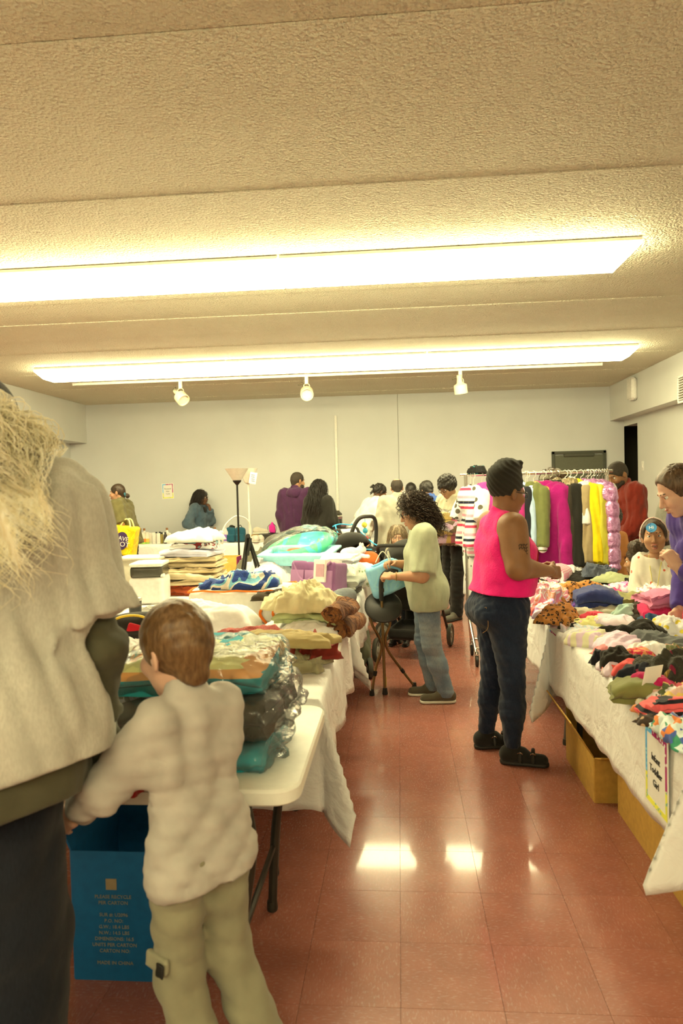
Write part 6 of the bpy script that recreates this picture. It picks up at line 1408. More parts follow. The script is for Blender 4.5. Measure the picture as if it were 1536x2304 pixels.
# ---------------------------------------------------------------- tall bedding stack
sx_, sy_ = -1.66, 5.55; z = ZT+.003
BE = [fab(ph(198, 172, 105)), fab(ph(205, 180, 112)), fab(ph(190, 164, 98))]
LAY = [('rust red curtain panels folded at the bottom of the tall bedding stack', .46, .40, .105, fab(ph(165, 70, 25)), 4, .016), ('beige satin curtain, lowest beige layer of the tall stack', .42, .40, .06, BE[0], 3, .014), ('beige satin curtain, second beige layer of the tall stack', .45, .40, .055, BE[1], 3, .014),
       ('beige satin curtain, third beige layer of the tall stack', .43, .40, .055, BE[2], 3, .014), ('beige satin curtain, fourth beige layer of the tall stack', .44, .38, .055, BE[0], 3, .014), ('olive beige curtain, topmost beige layer of the tall stack', .44, .38, .05, BE[2], 3, .012),
       ('lilac grey mattress cover with hanger hooks in the tall stack', .40, .36, .07, fab(ph(205, 195, 165)), 3, .012), ('white sheet with a maroon and teal print near the top of the tall stack', .36, .34, .075, fab(ph(235, 222, 180), 'swirl', (ph(235, 222, 180), ph(235, 222, 180), ph(130, 40, 30), ph(100, 140, 110)), 9.), 3, .010)]
for k, (lb, w_, d_, h_, mt, nl, am) in enumerate(LAY):
    h_ *= .74
    folded('folded_bedding', lb, 'bedding', (sx_+.015*math.sin(k*2.1), sy_+.01*math.cos(k*1.7), z), (w_, d_, h_), mt, 300+k, nl, (-6, 4, -3, 5, -2, 3, -8, 6)[k], am, 'tall stack of bedding on the left tables', .12, k % 2 == 1); z += h_+.004
lump('duvet', 'white duvet on the very top of the tall bedding stack', 'bedding', (sx_+.03, sy_, z), (.46, .40, .10), fab((.80, .79, .74)), 310, -6, .5, .5, group='tall stack of bedding on the left tables')
# ---------------------------------------------------------------- appliances and small goods on the left tables
p = onz(318, 1362, ZT); im = thing('ice_maker', 'white countertop ice maker with a smoked dark lid band', 'appliance', (p.x+.02, p.y+.14, ZT+.003), .12)
vf = implicit([(bxp((0, 0, .10), (.125, .14, .10), .03), 0)], .01); mobj('housing', mk_mesh('housing', *vf, plain('appliance_white', (.74, .70, .68), .35)), im)
vf = implicit([(bxp((0, 0, .235), (.118, .132, .045), .025), 0)], .01); mobj('smoked_window', mk_mesh('smoked_window', *vf, plain('smoked_plastic', (.06, .055, .04), .2)), im)
vf = implicit([(bxp((0, 0, .288), (.122, .138, .014), .012), 0), (bxp((.0, .0, .302), (.07, .07, .008), .006), .01)], .007); mobj('lid', mk_mesh('lid', *vf, plain('appliance_lid', (.76, .74, .68), .35)), im)
MB().box((.11, -.10, .21), (.04, .05, .02), bev=.005).build('latch', M_PLW, im)
p = onz(350, 1300, ZT+.2); bxw = carton('white storage tub with a lid behind the ice maker', p.x-.42, p.x-.10, p.y+.30, p.y+.60, .30, plain('tub_white', (.68, .65, .52), .5), name='storage_tub'); bxw.location.z = ZT+.003
MB().box((0, 0, .305), (.37, .32, .02), bev=.006).build('tub_lid', plain('tub_white', (.68, .65, .52), .5), bxw)
p = onz(300, 1412, ZT); tm_ = thing('tumbler', 'black insulated tumbler with a clear lid on the left tables', 'tumbler', (p.x, p.y+.04, ZT+.003))
MB().lathe([(.030, 0), (.033, .005), (.040, .15), (.041, .155)], (0, 0, 0), 24).build('cup', plain('tumbler_black', (.018, .017, .016), .35), tm_)
MB().lathe([(.042, .155), (.043, .16), (.042, .172), (.030, .175), (.001, .176)], (0, 0, 0), 24).build('lid', plain('tumbler_lid', (.45, .43, .38), .15), tm_)
p = onz(335, 1392, ZT); dv = thing('electronic_device', 'flat silver and black player with wires behind the tumbler', 'device', (p.x+.02, p.y+.1, ZT+.003), .1)
MB().box((0, 0, .02), (.30, .22, .04), bev=.006).build('case', plain('device_silver', (.30, .29, .25), .35, .5), dv); MB().box((0, -.112, .02), (.28, .004, .028)).build('front_panel', plain('device_black', (.02, .02, .02), .3), dv, smooth=False)
MB().tube(bez([(-.1, -.02, .045), (-.03, .04, .07), (.05, -.03, .06), (.0, -.07, .05), (-.06, 0, .06), (.09, .05, .045)], 6), .003, 5).build('wire', plain('wire_white', (.55, .53, .48), .5), dv)
p = onz(505, 1302, ZT+.02); cb = carton('tan cardboard box with a magenta side next to the bedding stack', p.x-.10, p.x+.08, p.y+.15, p.y+.33, .20); cb.location.z = ZT+.003
MB().box((.094, 0, .10), (.006, .18, .20)).build('magenta_panel', plain('magenta_print', ph(130, 30, 60), .5), cb, smooth=False)
for k, (dx, dy, hh, lb) in enumerate(((.17, .0, .13, 'round glass jar with a print, beside the magenta-sided box'), (.25, -.07, .11, 'small frosted jar in front of the black folding stand'))):
    jr = thing('glass_jar', lb, 'jar', (p.x+dx, p.y+.18+dy, ZT+.003), 0, 'jars beside the magenta-sided box')
    MB().lathe([(.04, 0), (.052, .01), (.055, hh*.5), (.05, hh*.8), (.03, hh), (.028, hh+.01)], (0, 0, 0), 20).build('jar_body', plain('frosted_glass', (.66, .64, .56), .25), jr); MB().lathe([(.032, hh+.005), (.034, hh+.01), (.034, hh+.025), (.001, hh+.028)], (0, 0, 0), 20).build('jar_lid', plain('jar_lid_white', (.7, .68, .6), .4), jr)
p = onz(556, 1300, ZT+.04); st = thing('folding_stand', 'black folding stand standing as an upside-down V', 'stand', (p.x+.035, p.y-.12, ZT+.003), .3)
MBK = plain('black_metal', (.015, .014, .012), .4)
for a, b_ in (((-.07, 0, 0), (.0, 0, .42)), ((-.04, .05, 0), (.015, .02, .40)), ((.14, 0, .0), (.01, 0, .43)), ((.11, .05, 0), (.02, .02, .36)), ((.0, -.03, .25), (.03, -.02, .40))): MB().tube([a, b_], .012, 8).build('strut', MBK, st)
MB().lathe([(.02, -.03), (.022, 0), (.018, .03)], (.006, 0, .42), 12, Matrix.Rotation(math.pi/2, 3, 'X')).build('hinge', MBK, st)
# ================================================================== clothes rack
CHR = plain('chrome', (.62, .60, .56), .18, 1.0); WHG = plain('hanger_white', (.78, .76, .70), .4); BKG = plain('hanger_black', (.02, .018, .015), .4)
rk = thing('clothes_rack', 'chrome rolling clothes rack behind the right tables', 'clothes rack', (0, 0, 0)); RX0, RX1, RY, RZ_ = .575, 1.83, 6.30, 1.655
MB().tube([(RX0-.03, RY, RZ_), (RX1+.03, RY, RZ_)], .014, 12).build('hanging_rail', CHR, rk)
for x, sg in ((RX0, 1), (RX1, -1)):
    MB().tube([(x+.02*sg, RY, RZ_), (x+.02*sg, RY, .40)], .016, 12).build('upright', CHR, rk)
    for dy in (-.22, .20): MB().tube(bez([(x+.02*sg, RY, .44), (x+.03*sg, RY+dy*.15, .36), (x+.06*sg, RY+dy, .115)], 5), .012, 10).build('foot_bar', CHR, rk)
    MB().tube([(x+.055*sg, RY-.2, .15), (x+.055*sg, RY+.18, .15)], .009, 8).build('foot_bar', CHR, rk)
    for dy in (-.22, .20):
        cs = thing('caster', None, None); cs.parent = rk; cs.location = (x+.065*sg, RY+dy, 0)
        MB().lathe([(.012, -.012), (.042, -.013), (.047, -.008), (.047, .008), (.042, .013), (.012, .012)], (0, 0, .047), 20, Matrix.Rotation(math.pi/2, 3, 'Y')).build('wheel', plain('caster_rubber', (.02, .018, .015), .5), cs)
        MB().box((.016, 0, .075), (.004, .03, .07), bev=.001).build('fork', CHR, cs); MB().box((-.016, 0, .075), (.004, .03, .07), bev=.001).build('fork', CHR, cs); MB().lathe([(.016, .105), (.018, .11), (.012, .13)], (0, 0, 0), 12).build('stem', CHR, cs)
for y in (-.2, .18): MB().tube([(RX0+.06, RY+y, .15), (RX1-.06, RY+y, .15)], .010, 8).build('base_rail', CHR, rk)
def hung(label, x, mat, L=.9, w=.42, t=.075, sl=.55, rz=72, hang=WHG, kind='coat', name='hanging_coat', cat='coat', drop=.0, seed=1, hood=False, fur=None, rib=None, amp=.010, quilt=0., s=1., dy=0.):
    """garment on a hanger, shoulders along local x; origin on the rail"""
    o = thing(name, label, cat, (x, RY+dy, RZ_), math.radians(rz), 'garments hanging on the rack'); zt = -.085-drop
    hk = [(.0, 0, zt-.0), (0, 0, -.045), (.022, 0, -.03), (.026, 0, .0), (0, 0, .019), (-.022, 0, .003)]
    hg = thing('hanger', None, None); hg.parent = o
    MB().tube(bez(hk, 6), .0032, 6).build('hook', CHR if hang is not WHG else WHG, hg)
    MB().tube(bez([(-.19*s, 0, zt-.085*s), (-.1*s, 0, zt-.045*s), (0, 0, zt-.005), (.1*s, 0, zt-.045*s), (.19*s, 0, zt-.085*s)], 5), .006, 6).build('shoulder_bar', hang, hg)
    W = w/2
    P = [(rc((-W*.62, 0, zt-.075), (W*.62, 0, zt-.075), t*.62, t*.62, (1, .8, 1)), 0), (bxp((0, 0, zt-.06-L*.52), (W*.86, t*.62, L*.50), t*.5), .10), (rc((-.045*s, 0, zt-.02), (.045*s, 0, zt-.02), .035*s, .035*s), .03)]
    if kind == 'coat':
        for sg in (-1, 1): P.append((rc((sg*W*.88, 0, zt-.085), (sg*(W+.03), -.065, zt-.085-sl), .062*s, .056*s, cut=1.), .012))
    if kind == 'trousers':
        P = [(bxp((sg*W*.45, 0, zt-.04-L*.5), (W*.40, t*.5, L*.5), t*.4), .015) for sg in (-1, 1)]
    if hood: P.append((el((0, -.05, zt-.06), (.11*s, .06, .12*s)), .04))
    f1 = folds(seed, 38., amp*1.2, (1, 1, .12))
    if quilt: f2 = (lambda X, Y, Z: f1(X, Y, Z)+quilt*(1-np.abs(np.sin(Z*math.pi/.13)))**4)
    else: f2 = f1
    vf = implicit(P, .0125, f2, [halfsp((0, 0, zt-.055-L), (0, 0, -1))], [(el((0, .05, zt+.0), (.045*s, .07, .05*s)), .01)] if kind == 'coat' else [])
    mobj({'coat': 'garment_body', 'trousers': 'trouser_legs'}[kind], mk_mesh('garment_body', *vf, mat), o)
    if fur is not None:
        vf = implicit([(rc((-.08, -.02, zt-.03), (-.05, .06, zt-.12), .05, .045), 0), (rc((.08, -.02, zt-.03), (.05, .06, zt-.12), .05, .045), .03), (rc((-.08, -.03, zt-.03), (.08, -.03, zt-.03), .05, .05), .03)], .01, folds(3, 110., .016)); mobj('fur_collar', mk_mesh('fur_collar', *vf, fur), o)
    if rib is not None:
        vf = implicit([(bxp((0, 0, zt-.055-L+.02), (W*.80, t*.58, .03), .02), 0)], .01); mobj('waistband', mk_mesh('waistband', *vf, rib), o)
        for sg in (-1, 1):
            vf = implicit([(rc((sg*(W+.03), -.063, zt-.085-sl+.03), (sg*(W+.03), -.067, zt-.085-sl-.015), .046*s, .044*s), 0)], .008); mobj('cuff', mk_mesh('cuff', *vf, rib), o)
    return o
FAIR = fabric('fair_isle', ph(232, 220, 195), pat='bands', cols=(ph(205, 60, 70), ph(235, 222, 200), (.02, .022, .05), ph(235, 222, 200), ph(230, 150, 130), ph(235, 220, 190)), scale=6.2)
hung('white, red and navy fair isle hooded suit at the left end of the rack', 0.635, FAIR, .52, .30, .085, .40, -82, s=.8, name='hooded_suit', cat='suit', hood=True, seed=11, drop=.06)
hung('long white dress with small black flowers at the left end of the rack', 0.660, fabric('white_floral', ph(238, 228, 180), pat='dots', cols=((.12, .11, .08),), scale=13.), .92, .34, .07, .2, -64, name='hanging_dress', cat='dress', seed=12, drop=.02, dy=-.02)
hung('rose pink jacket partly hidden behind the pink vest woman', 0.735, fab(ph(215, 60, 110)), .60, .36, .07, .45, -66, name='hanging_jacket', cat='jacket', seed=13, s=.85)
hung('black top hanging behind the black head wrap', 0.800, fab(BLK), .62, .38, .06, .4, -66, hang=BKG, name='hanging_blouse', cat='blouse', seed=14)
hung('deep pink sweater just right of the pink vest woman', 0.950, fab(ph(190, 45, 95)), .55, .36, .07, .45, -60, name='hanging_sweater', cat='sweater', seed=15, s=.9)
hung('white quilted baby jacket beside the deep pink sweater', 0.995, fab(ph(225, 212, 180), 'dots', (ph(205, 190, 160),), 30.), .60, .30, .08, .45, -56, name='hanging_jacket', cat='jacket', seed=16, s=.8)
hung('navy top between the white jacket and the pale blue shirt', 1.035, fab((.015, .017, .025)), .5, .32, .05, .4, -58, name='hanging_blouse', cat='blouse', seed=17, s=.85)
hung('pale blue shirt squeezed beside the olive bomber jacket', 1.060, fab(ph(175, 190, 180)), .62, .32, .05, .45, -56, name='hanging_shirt', cat='shirt', seed=18, s=.85)
hung('red trousers hanging below the olive bomber jacket', 1.115, fab(ph(185, 30, 25)), .78, .26, .06, .3, -56, kind='trousers', name='hanging_trousers', cat='trousers', seed=19)
hung('olive green bomber jacket with cream ribbed cuffs', 1.125, fab(ph(105, 105, 45)), .50, .34, .10, .46, -48, name='hanging_jacket', cat='jacket', seed=20, rib=fab(ph(225, 210, 165), 'bands', (ph(105, 105, 45), ph(225, 210, 165)), 28.), s=.9, dy=-.03)
hung('orange camouflage shirt behind the olive bomber jacket', 1.185, fab(ph(190, 120, 40), 'patches', (ph(110, 70, 25), ph(215, 160, 70)), 12.), .42, .30, .05, .3, -56, name='hanging_shirt', cat='shirt', seed=21, s=.85)
hung('long magenta wool coat in the middle of the rack', 1.265, fab(ph(150, 15, 75), fuzz=.15), .80, .44, .12, .62, -44, seed=22, dy=-.02)
hung('dark brown coat behind the magenta one', 1.325, fab((.04, .032, .022)), .82, .42, .08, .6, -50, seed=23, hang=BKG)
hung('black coat next to the magenta coat', 1.380, fab((.014, .013, .010)), .86, .44, .10, .62, -46, seed=24, hang=BKG, dy=-.02)
hung('tan trench coat with a shaggy fur collar', 1.450, fab(ph(165, 140, 80)), .80, .42, .08, .6, -48, seed=25, fur=hairm('fur_tan', (.16, .12, .06), (.42, .34, .2)), dy=-.02)
hung('white cardigan on a white hanger behind the yellow coat', 1.485, fab(ph(240, 228, 180)), .45, .36, .06, .3, -52, name='hanging_sweater', cat='sweater', seed=26, drop=-.02)
hung('bright yellow long coat, left one of the two', 1.525, fab(ph(222, 190, 12)), .84, .40, .09, .6, -44, seed=27, dy=-.04)
hung('mustard yellow long coat, right one of the two', 1.585, fab(ph(195, 180, 45)), .88, .42, .08, .62, -48, seed=28, dy=-.02)
hung('navy jacket between the yellow coats and the pink puffer', 1.635, fab((.014, .014, .02)), .55, .38, .07, .45, -50, name='hanging_jacket', cat='jacket', seed=29, hang=BKG)
m, nt, b = _nt('pink_metallic'); n1 = nd(nt, 'ShaderNodeTexNoise', Scale=30., Detail=4., Distortion=1.); nt.links.new(coords(nt), n1.inputs['Vector']); nt.links.new(ramp(nt, n1.outputs[0], [(.3, ph(165, 95, 110)), (.7, ph(220, 165, 165))]), b.inputs['Base Color']); b.inputs['Metallic'].default_value = .55; b.inputs['Roughness'].default_value = .32; bump(nt, b, n1.outputs[0], .7, .012)
hung('shiny metallic pink quilted puffer coat at the right end of the rack', 1.635, m, .84, .42, .13, .66, -38, seed=30, quilt=.018, dy=-.06)
hung('pale grey windbreaker at the right end of the rack', 1.680, fab(ph(200, 190, 145)), .50, .38, .07, .45, -44, name='hanging_jacket', cat='jacket', seed=31)
for k in range(6):      # empty hangers
    x = (1.70, 1.725, 1.745, 1.775, 1.795, 1.815)[k]
    o = thing('empty_hanger', 'thin %s empty hanger, %s from the right end of the rack' % (('white', 'black')[k % 2], ('sixth', 'fifth', 'fourth', 'third', 'second', 'first')[k]), 'hanger', (x, RY, RZ_), math.radians(-58-4*k), 'empty hangers on the rack')
    MB().tube(bez([(0, 0, -.09), (0, 0, -.045), (.022, 0, -.03), (.026, 0, .0), (0, 0, .019), (-.022, 0, .003)], 6), .0028, 6).build('hook', CHR, o)
    MB().tube(bez([(-.15, 0, -.165), (0, 0, -.09), (.15, 0, -.165)], 5), .004, 6).build('shoulder_bar', BKG if k % 2 else WHG, o)
# ================================================================== seat cane
BRZ = plain('bronze_tube', (.28, .19, .08), .32, .85); FOAM = plain('black_foam', (.02, .019, .016), .75); RUB = plain('black_rubber', (.02, .018, .015), .6)
sc = thing('seat_cane', 'bronze folding seat cane with a round black seat and foam grip', 'cane', (-.135, 5.23, 0))
def W(px, py, Y): p = ony(px, py, Y); return (p.x+.135, p.y-5.23, p.z)
MB().tube([(0, .03, .02), W(863, 1480, 5.25), W(858, 1340, 5.24)], .011, 12).build('shaft', BRZ, sc)
MB().tube(bez([W(858, 1352, 5.24), W(857, 1312, 5.24), W(862, 1293, 5.23), W(876, 1284, 5.21), W(894, 1287, 5.19)], 6), .017, 12).build('handle', FOAM, sc)
for tip, pts in (((-.098, .0, .02), [(846, 1500, 5.23), (858, 1458, 5.23), (852, 1432, 5.22), (838, 1408, 5.20), (832, 1388, 5.19)]), ((.223, .174, .02), [(896, 1497, 5.34), (872, 1462, 5.27), (867, 1434, 5.25), (877, 1405, 5.24), (875, 1383, 5.23)])):
    MB().tube(bez([tip]+[W(*q) for q in pts], 6), .010, 10).build('leg', BRZ, sc); MB().lathe([(.018, 0), (.02, .006), (.015, .05)], (tip[0], tip[1], 0), 14).build('rubber_tip', RUB, sc)
    a = Vector(tip); b_ = Vector(W(*pts[0])); c = a+(b_-a)*.75; MB().lathe([(.014, -.018), (.015, 0), (.014, .018)], c, 12, (b_-a).to_track_quat('Z', 'Y').to_matrix()).build('collar', RUB, sc)
MB().lathe([(.019, 0), (.021, .006), (.016, .05)], (0, .03, 0), 14).build('rubber_tip', RUB, sc); MB().lathe([(.0125, 0), (.0125, .06)], (0, .032, .07), 12).build('yellow_sticker', plain('sticker_yellow', ph(205, 190, 40), .5), sc)
c = Vector(W(862, 1365, 5.26)); MB().lathe([(.001, -.012), (.13, -.012), (.142, -.004), (.142, .008), (.13, .016), (.001, .018)], c, 32, Matrix.Rotation(.12, 3, 'Y')@Matrix.Rotation(math.radians(46), 3, 'X')).build('seat', plain('seat_black', (.018, .017, .015), .45), sc)
for z in (1328, 1382): MB().lathe([(.016, -.014), (.017, 0), (.016, .014)], W(859, z, 5.24), 12).build('clamp', RUB, sc)
# blue shopping bag held by the curly-haired woman
p = ony(868, 1300, 5.30); sb = thing('shopping_bag', 'light blue fabric shopping bag held open by the curly-haired woman', 'bag', (p.x, p.y, p.z), math.radians(10), None)
vf = implicit([(bxp((0, .02, 0), (.13, .06, .12), .03, R=rotm(0, 0, -18)), 0)], .008, folds(14, 15., .012), [], [(bxp((.0, .02, .11), (.11, .045, .10), .02, R=rotm(0, 0, -18)), .01)]); mobj('bag_body', mk_mesh('bag_body', *vf, fabric('bag_light_blue', ph(135, 185, 195), pat='swirl', cols=(ph(140, 188, 195), ph(148, 194, 200), ph(132, 182, 192)), scale=9.)), sb)
for sg in (-1, 1): MB().tube(bez([(sg*.05-.03, -.02, .12), (sg*.02, 0, .2), (.05, .02, .10)], 6), .004, 6).build('handle', plain('bag_cord', (.72, .68, .55), .6), sb)
# ================================================================== strollers, car seat
def wheel(parent, c, r, mat_t, axis='Y', w=.035, name='wheel'):
    h_ = thing(name, None, None); h_.parent = parent; h_.location = c; M = Matrix.Rotation(math.pi/2, 3, 'X') if axis == 'Y' else Matrix.Rotation(math.pi/2, 3, 'Y')
    MB().lathe([(r*.72, -w/2), (r*.95, -w/2), (r, -w/4), (r, w/4), (r*.95, w/2), (r*.72, w/2), (r*.72, -w/2)], (0, 0, 0), 26, M).build('tyre', mat_t, h_)
    MB().lathe([(.012, -w*.55), (r*.25, -w*.5), (r*.3, -w*.25), (r*.72, -w*.3), (r*.72, w*.3), (r*.3, w*.25), (r*.25, w*.5), (.012, w*.55)], (0, 0, 0), 26, M).build('hub', plain('wheel_hub', (.30, .29, .24), .4), h_)
TYRE = plain('tyre_grey', (.06, .06, .045), .7); FRM = plain('stroller_frame', (.03, .028, .024), .4, .4); LEA = plain('brown_leather', (.10, .062, .03), .5); SBK = fab((.016, .015, .013)); SGR = fab((.14, .135, .10))
def stroller(label, loc, rz, handle_m, fabm, wheels=.10):
    t = thing('stroller', label, 'stroller', loc, math.radians(rz), 'baby strollers')      # faces local +x
    for sg in (-1, 1):
        y = sg*.23
        MB().tube(bez([(.42, y, .14), (.10, y, .48), (-.32, y*.95, .95)], 5), .014, 10).build('frame_tube', FRM, t); MB().tube([(-.38, y*1.1, .14), (.02, y, .55)], .013, 10).build('frame_tube', FRM, t)
        for x in (.42, -.38): wheel(t, (x, y*1.1, wheels), wheels, TYRE)
    MB().tube(bez([(-.26, .22, .90), (-.40, .22, 1.03), (-.43, .12, 1.05), (-.43, -.12, 1.05), (-.40, -.22, 1.03), (-.26, -.22, .90)], 6), .017, 10).build('handlebar', handle_m, t)
    vf = implicit([(bxp((.08, 0, .47), (.20, .18, .045), .03), 0), (bxp((-.12, 0, .68), (.05, .18, .24), .04, R=rotm(0, 0, -22)), .05), (bxp((.30, 0, .36), (.035, .16, .12), .03), .04)], .014, folds(5, 14., .008)); mobj('seat', mk_mesh('seat', *vf, fabm), t)
    MB().tube(bez([(.02, .22, .60), (.22, .20, .68), (.30, 0, .69), (.22, -.20, .68), (.02, -.22, .60)], 6), .022, 10).build('bumper_bar', SGR, t)
    vf = implicit([(el((-.16, 0, .92), (.24, .22, .16), R=rotm(0, 0, -15)), 0)], .014, folds(6, 12, .006), [halfsp((0, 0, .86), (.5, 0, -1))], [(el((-.10, 0, .86), (.22, .20, .14), R=rotm(0, 0, -15)), .01)]); mobj('canopy', mk_mesh('canopy', *vf, fabm), t)
    vf = implicit([(bxp((-.02, 0, .24), (.26, .19, .06), .04), 0)], .016, None, [], [(bxp((-.02, 0, .29), (.24, .17, .06), .03), .01)]); mobj('basket', mk_mesh('basket', *vf, SBK), t)
    return t
stroller('black stroller with a brown leather handle beyond the left tables', (-.42, 7.55, 0), -30, LEA, SBK)
stroller('black stroller parked right behind the curly-haired woman', (.02, 7.35, 0), 75, FOAM, SBK, .11).location = (.12, 6.55, 0)
stroller('grey padded stroller at the far end of the left tables', (-1.42, 7.62, 0), 180, SGR, fab((.10, .095, .07)))
for k, (px, lb, c_) in enumerate(((846, 'yellow baby toy ring on the stroller behind the cane', ph(225, 190, 40)), (862, 'teal baby toy ball on the stroller behind the cane', ph(60, 140, 140)), (876, 'orange baby toy on the stroller behind the cane', ph(215, 110, 50)))):
    p = ony(px, 1345, 6.35); o = thing('baby_toy', lb, 'toy', (p.x, p.y, p.z), 0, 'baby toys on the strollers')
    vf = implicit([(rc((.03*math.cos(a), 0, .03*math.sin(a)), (.03*math.cos(a+.7), 0, .03*math.sin(a+.7)), .014, .014), .004) for a in np.arange(0, 6.2, .7)], .006); mobj('toy_ring', mk_mesh('toy_ring', *vf, plain('toy_%d' % k, c_, .4)), o)
    MB().tube([(0, 0, .03), (.01, 0, .10)], .004, 6).build('strap', SBK, o)
cs = thing('car_seat', 'black infant car seat with turquoise piping and a carry handle', 'car seat', (-.46, 8.55, .62), math.radians(-38))
vf = implicit([(bxp((0, 0, .12), (.32, .20, .13), .10), 0), (bxp((-.22, 0, .28), (.12, .20, .20), .08, R=rotm(0, 0, -28)), .10)], .014, None, [], [(bxp((.06, 0, .24), (.24, .155, .13), .08), .02), (bxp((-.14, 0, .40), (.12, .155, .18), .06, R=rotm(0, 0, -28)), .03)]); mobj('shell', mk_mesh('shell', *vf, plain('car_seat_black', (.016, .015, .013), .55)), cs)
vf = implicit([(bxp((.05, 0, .13), (.22, .15, .04), .03), 0), (bxp((-.16, 0, .30), (.03, .14, .16), .03, R=rotm(0, 0, -28)), .05)], .014, folds(8, 20, .006)); mobj('liner', mk_mesh('liner', *vf, fab(ph(215, 205, 165))), cs)
TUR = plain('turquoise_piping', ph(60, 165, 165), .5)
for sg in (-1, 1): MB().tube(bez([(.30, sg*.17, .22), (.05, sg*.205, .24), (-.18, sg*.205, .38), (-.30, sg*.15, .50)], 6), .008, 6).build('piping', TUR, cs)
MB().tube(bez([(-.32, .17, .48), (-.36, 0, .50), (-.32, -.17, .48)], 6), .008, 6).build('piping', TUR, cs)
MB().tube(bez([(.02, -.22, .18), (.04, -.23, .40), (.08, -.15, .57), (.09, 0, .60), (.08, .15, .57), (.04, .23, .40), (.02, .22, .18)], 6), .024, 10).build('carry_handle', plain('handle_black', (.03, .028, .024), .5), cs)
for sg in (-1, 1): MB().lathe([(.045, -.015), (.05, 0), (.045, .015)], (.02, sg*.215, .17), 18, Matrix.Rotation(math.pi/2, 3, 'X')).build('handle_pivot', plain('pivot_grey', (.2, .19, .16), .4), cs)
for k, (dz, c_) in enumerate(((.50, ph(220, 205, 60)), (.43, ph(70, 165, 150)), (.33, ph(190, 50, 45)), (.27, ph(225, 140, 40)))):
    o = ell_vf((.09, -.05+.012*k, dz), (.035, .03, .035)); mobj('hanging_toy', mk_mesh('hanging_toy', *o, plain('seat_toy_%d' % k, c_, .45)), cs)
MB().tube([(.09, -.04, .59), (.09, -.04, .27)], .004, 5).build('toy_cord', TUR, cs)
cb_ = thing('travel_stroller', 'black wheeled frame carrying the infant car seat', 'stroller', (-.46, 8.55, 0), math.radians(-38))
for sg in (-1, 1):
    MB().tube([(.36, sg*.2, .12), (-.22, sg*.2, .60)], .014, 10).build('frame_tube', FRM, cb_); MB().tube([(-.34, sg*.22, .12), (.2, sg*.2, .60)], .014, 10).build('frame_tube', FRM, cb_)
    for x in (.36, -.34): wheel(cb_, (x, sg*.23, .11), .11, TYRE)
MB().box((0, 0, .60), (.44, .42, .03), bev=.01).build('carrier_plate', FRM, cb_)
# ================================================================== lamps
def bowl(r0, r1, h, t=.004): return [(r0*.3, 0), (r0, .004), (r1, h), (r1-t, h), (r0-t, .012), (.001, .010)]
p = ony(533, 1083, 9.0); lp = thing('floor_lamp', 'black pole floor lamp with a white bowl shade', 'floor lamp', (p.x, 9.0, 0))
MB().lathe([(.001, 0), (.13, 0), (.13, .02), (.05, .032), (.012, .05)], (0, 0, 0), 28).build('base', MBK, lp); MB().tube([(0, 0, .04), (0, 0, p.z)], .013, 12).build('pole', MBK, lp)
MB().lathe([(.013, -.05), (.03, -.03), (.055, .0), (.055, .012), (.02, .015)], (0, 0, p.z), 24).build('socket', MBK, lp); MB().lathe(bowl(.055, .152, .155), (0, 0, p.z+.01), 32).build('lamp_shade', plain('shade_white', (.80, .79, .72), .4), lp)
WL = plain('lamp_white', (.78, .76, .68), .4); p = ony(555, 1083, 9.7); zt = p.z-.02
l2 = thing('floor_lamp', 'white torchiere floor lamp with a drooping side reading light', 'floor lamp', (p.x+.02, 9.7, 0), 0)
MB().lathe([(.001, 0), (.14, 0), (.14, .02), (.05, .035), (.012, .05)], (0, 0, 0), 28).build('base', WL, l2); MB().tube([(0, 0, .04), (0, 0, zt)], .012, 12).build('pole', WL, l2)
MB().lathe([(.012, -.02), (.03, -.01), (.05, .0), (.135, .20), (.131, .20), (.046, .006), (.001, .004)], (0, 0, zt), 30).build('lamp_shade', WL, l2)
g = [(0, 0, .85), (.02, -.02, 1.05), (-.03, -.06, 1.18), (-.16, -.14, 1.22), (-.28, -.2, 1.12), (-.34, -.22, 1.0)]; MB().tube(bez(g, 6), .009, 8).build('gooseneck', WL, l2)
MB().lathe([(.02, .06), (.03, .055), (.075, -.06), (.085, -.10), (.08, -.10), (.001, -.06)], (-.36, -.23, .97), 26, Matrix.Rotation(.45, 3, 'Y')).build('reading_shade', WL, l2)
MB().box((.09, -.10, zt+.06), (.10, .004, .16), M=Matrix.Rotation(.2, 3, 'Y')).build('paper_tag', M_PAPER, l2, smooth=False)
for k in range(4): MB().box((.09, -.103, zt+.02+k*.028), (.05, .002, .006), M=Matrix.Rotation(.2, 3, 'Y')).build('tag_print', M_INK, l2, smooth=False)
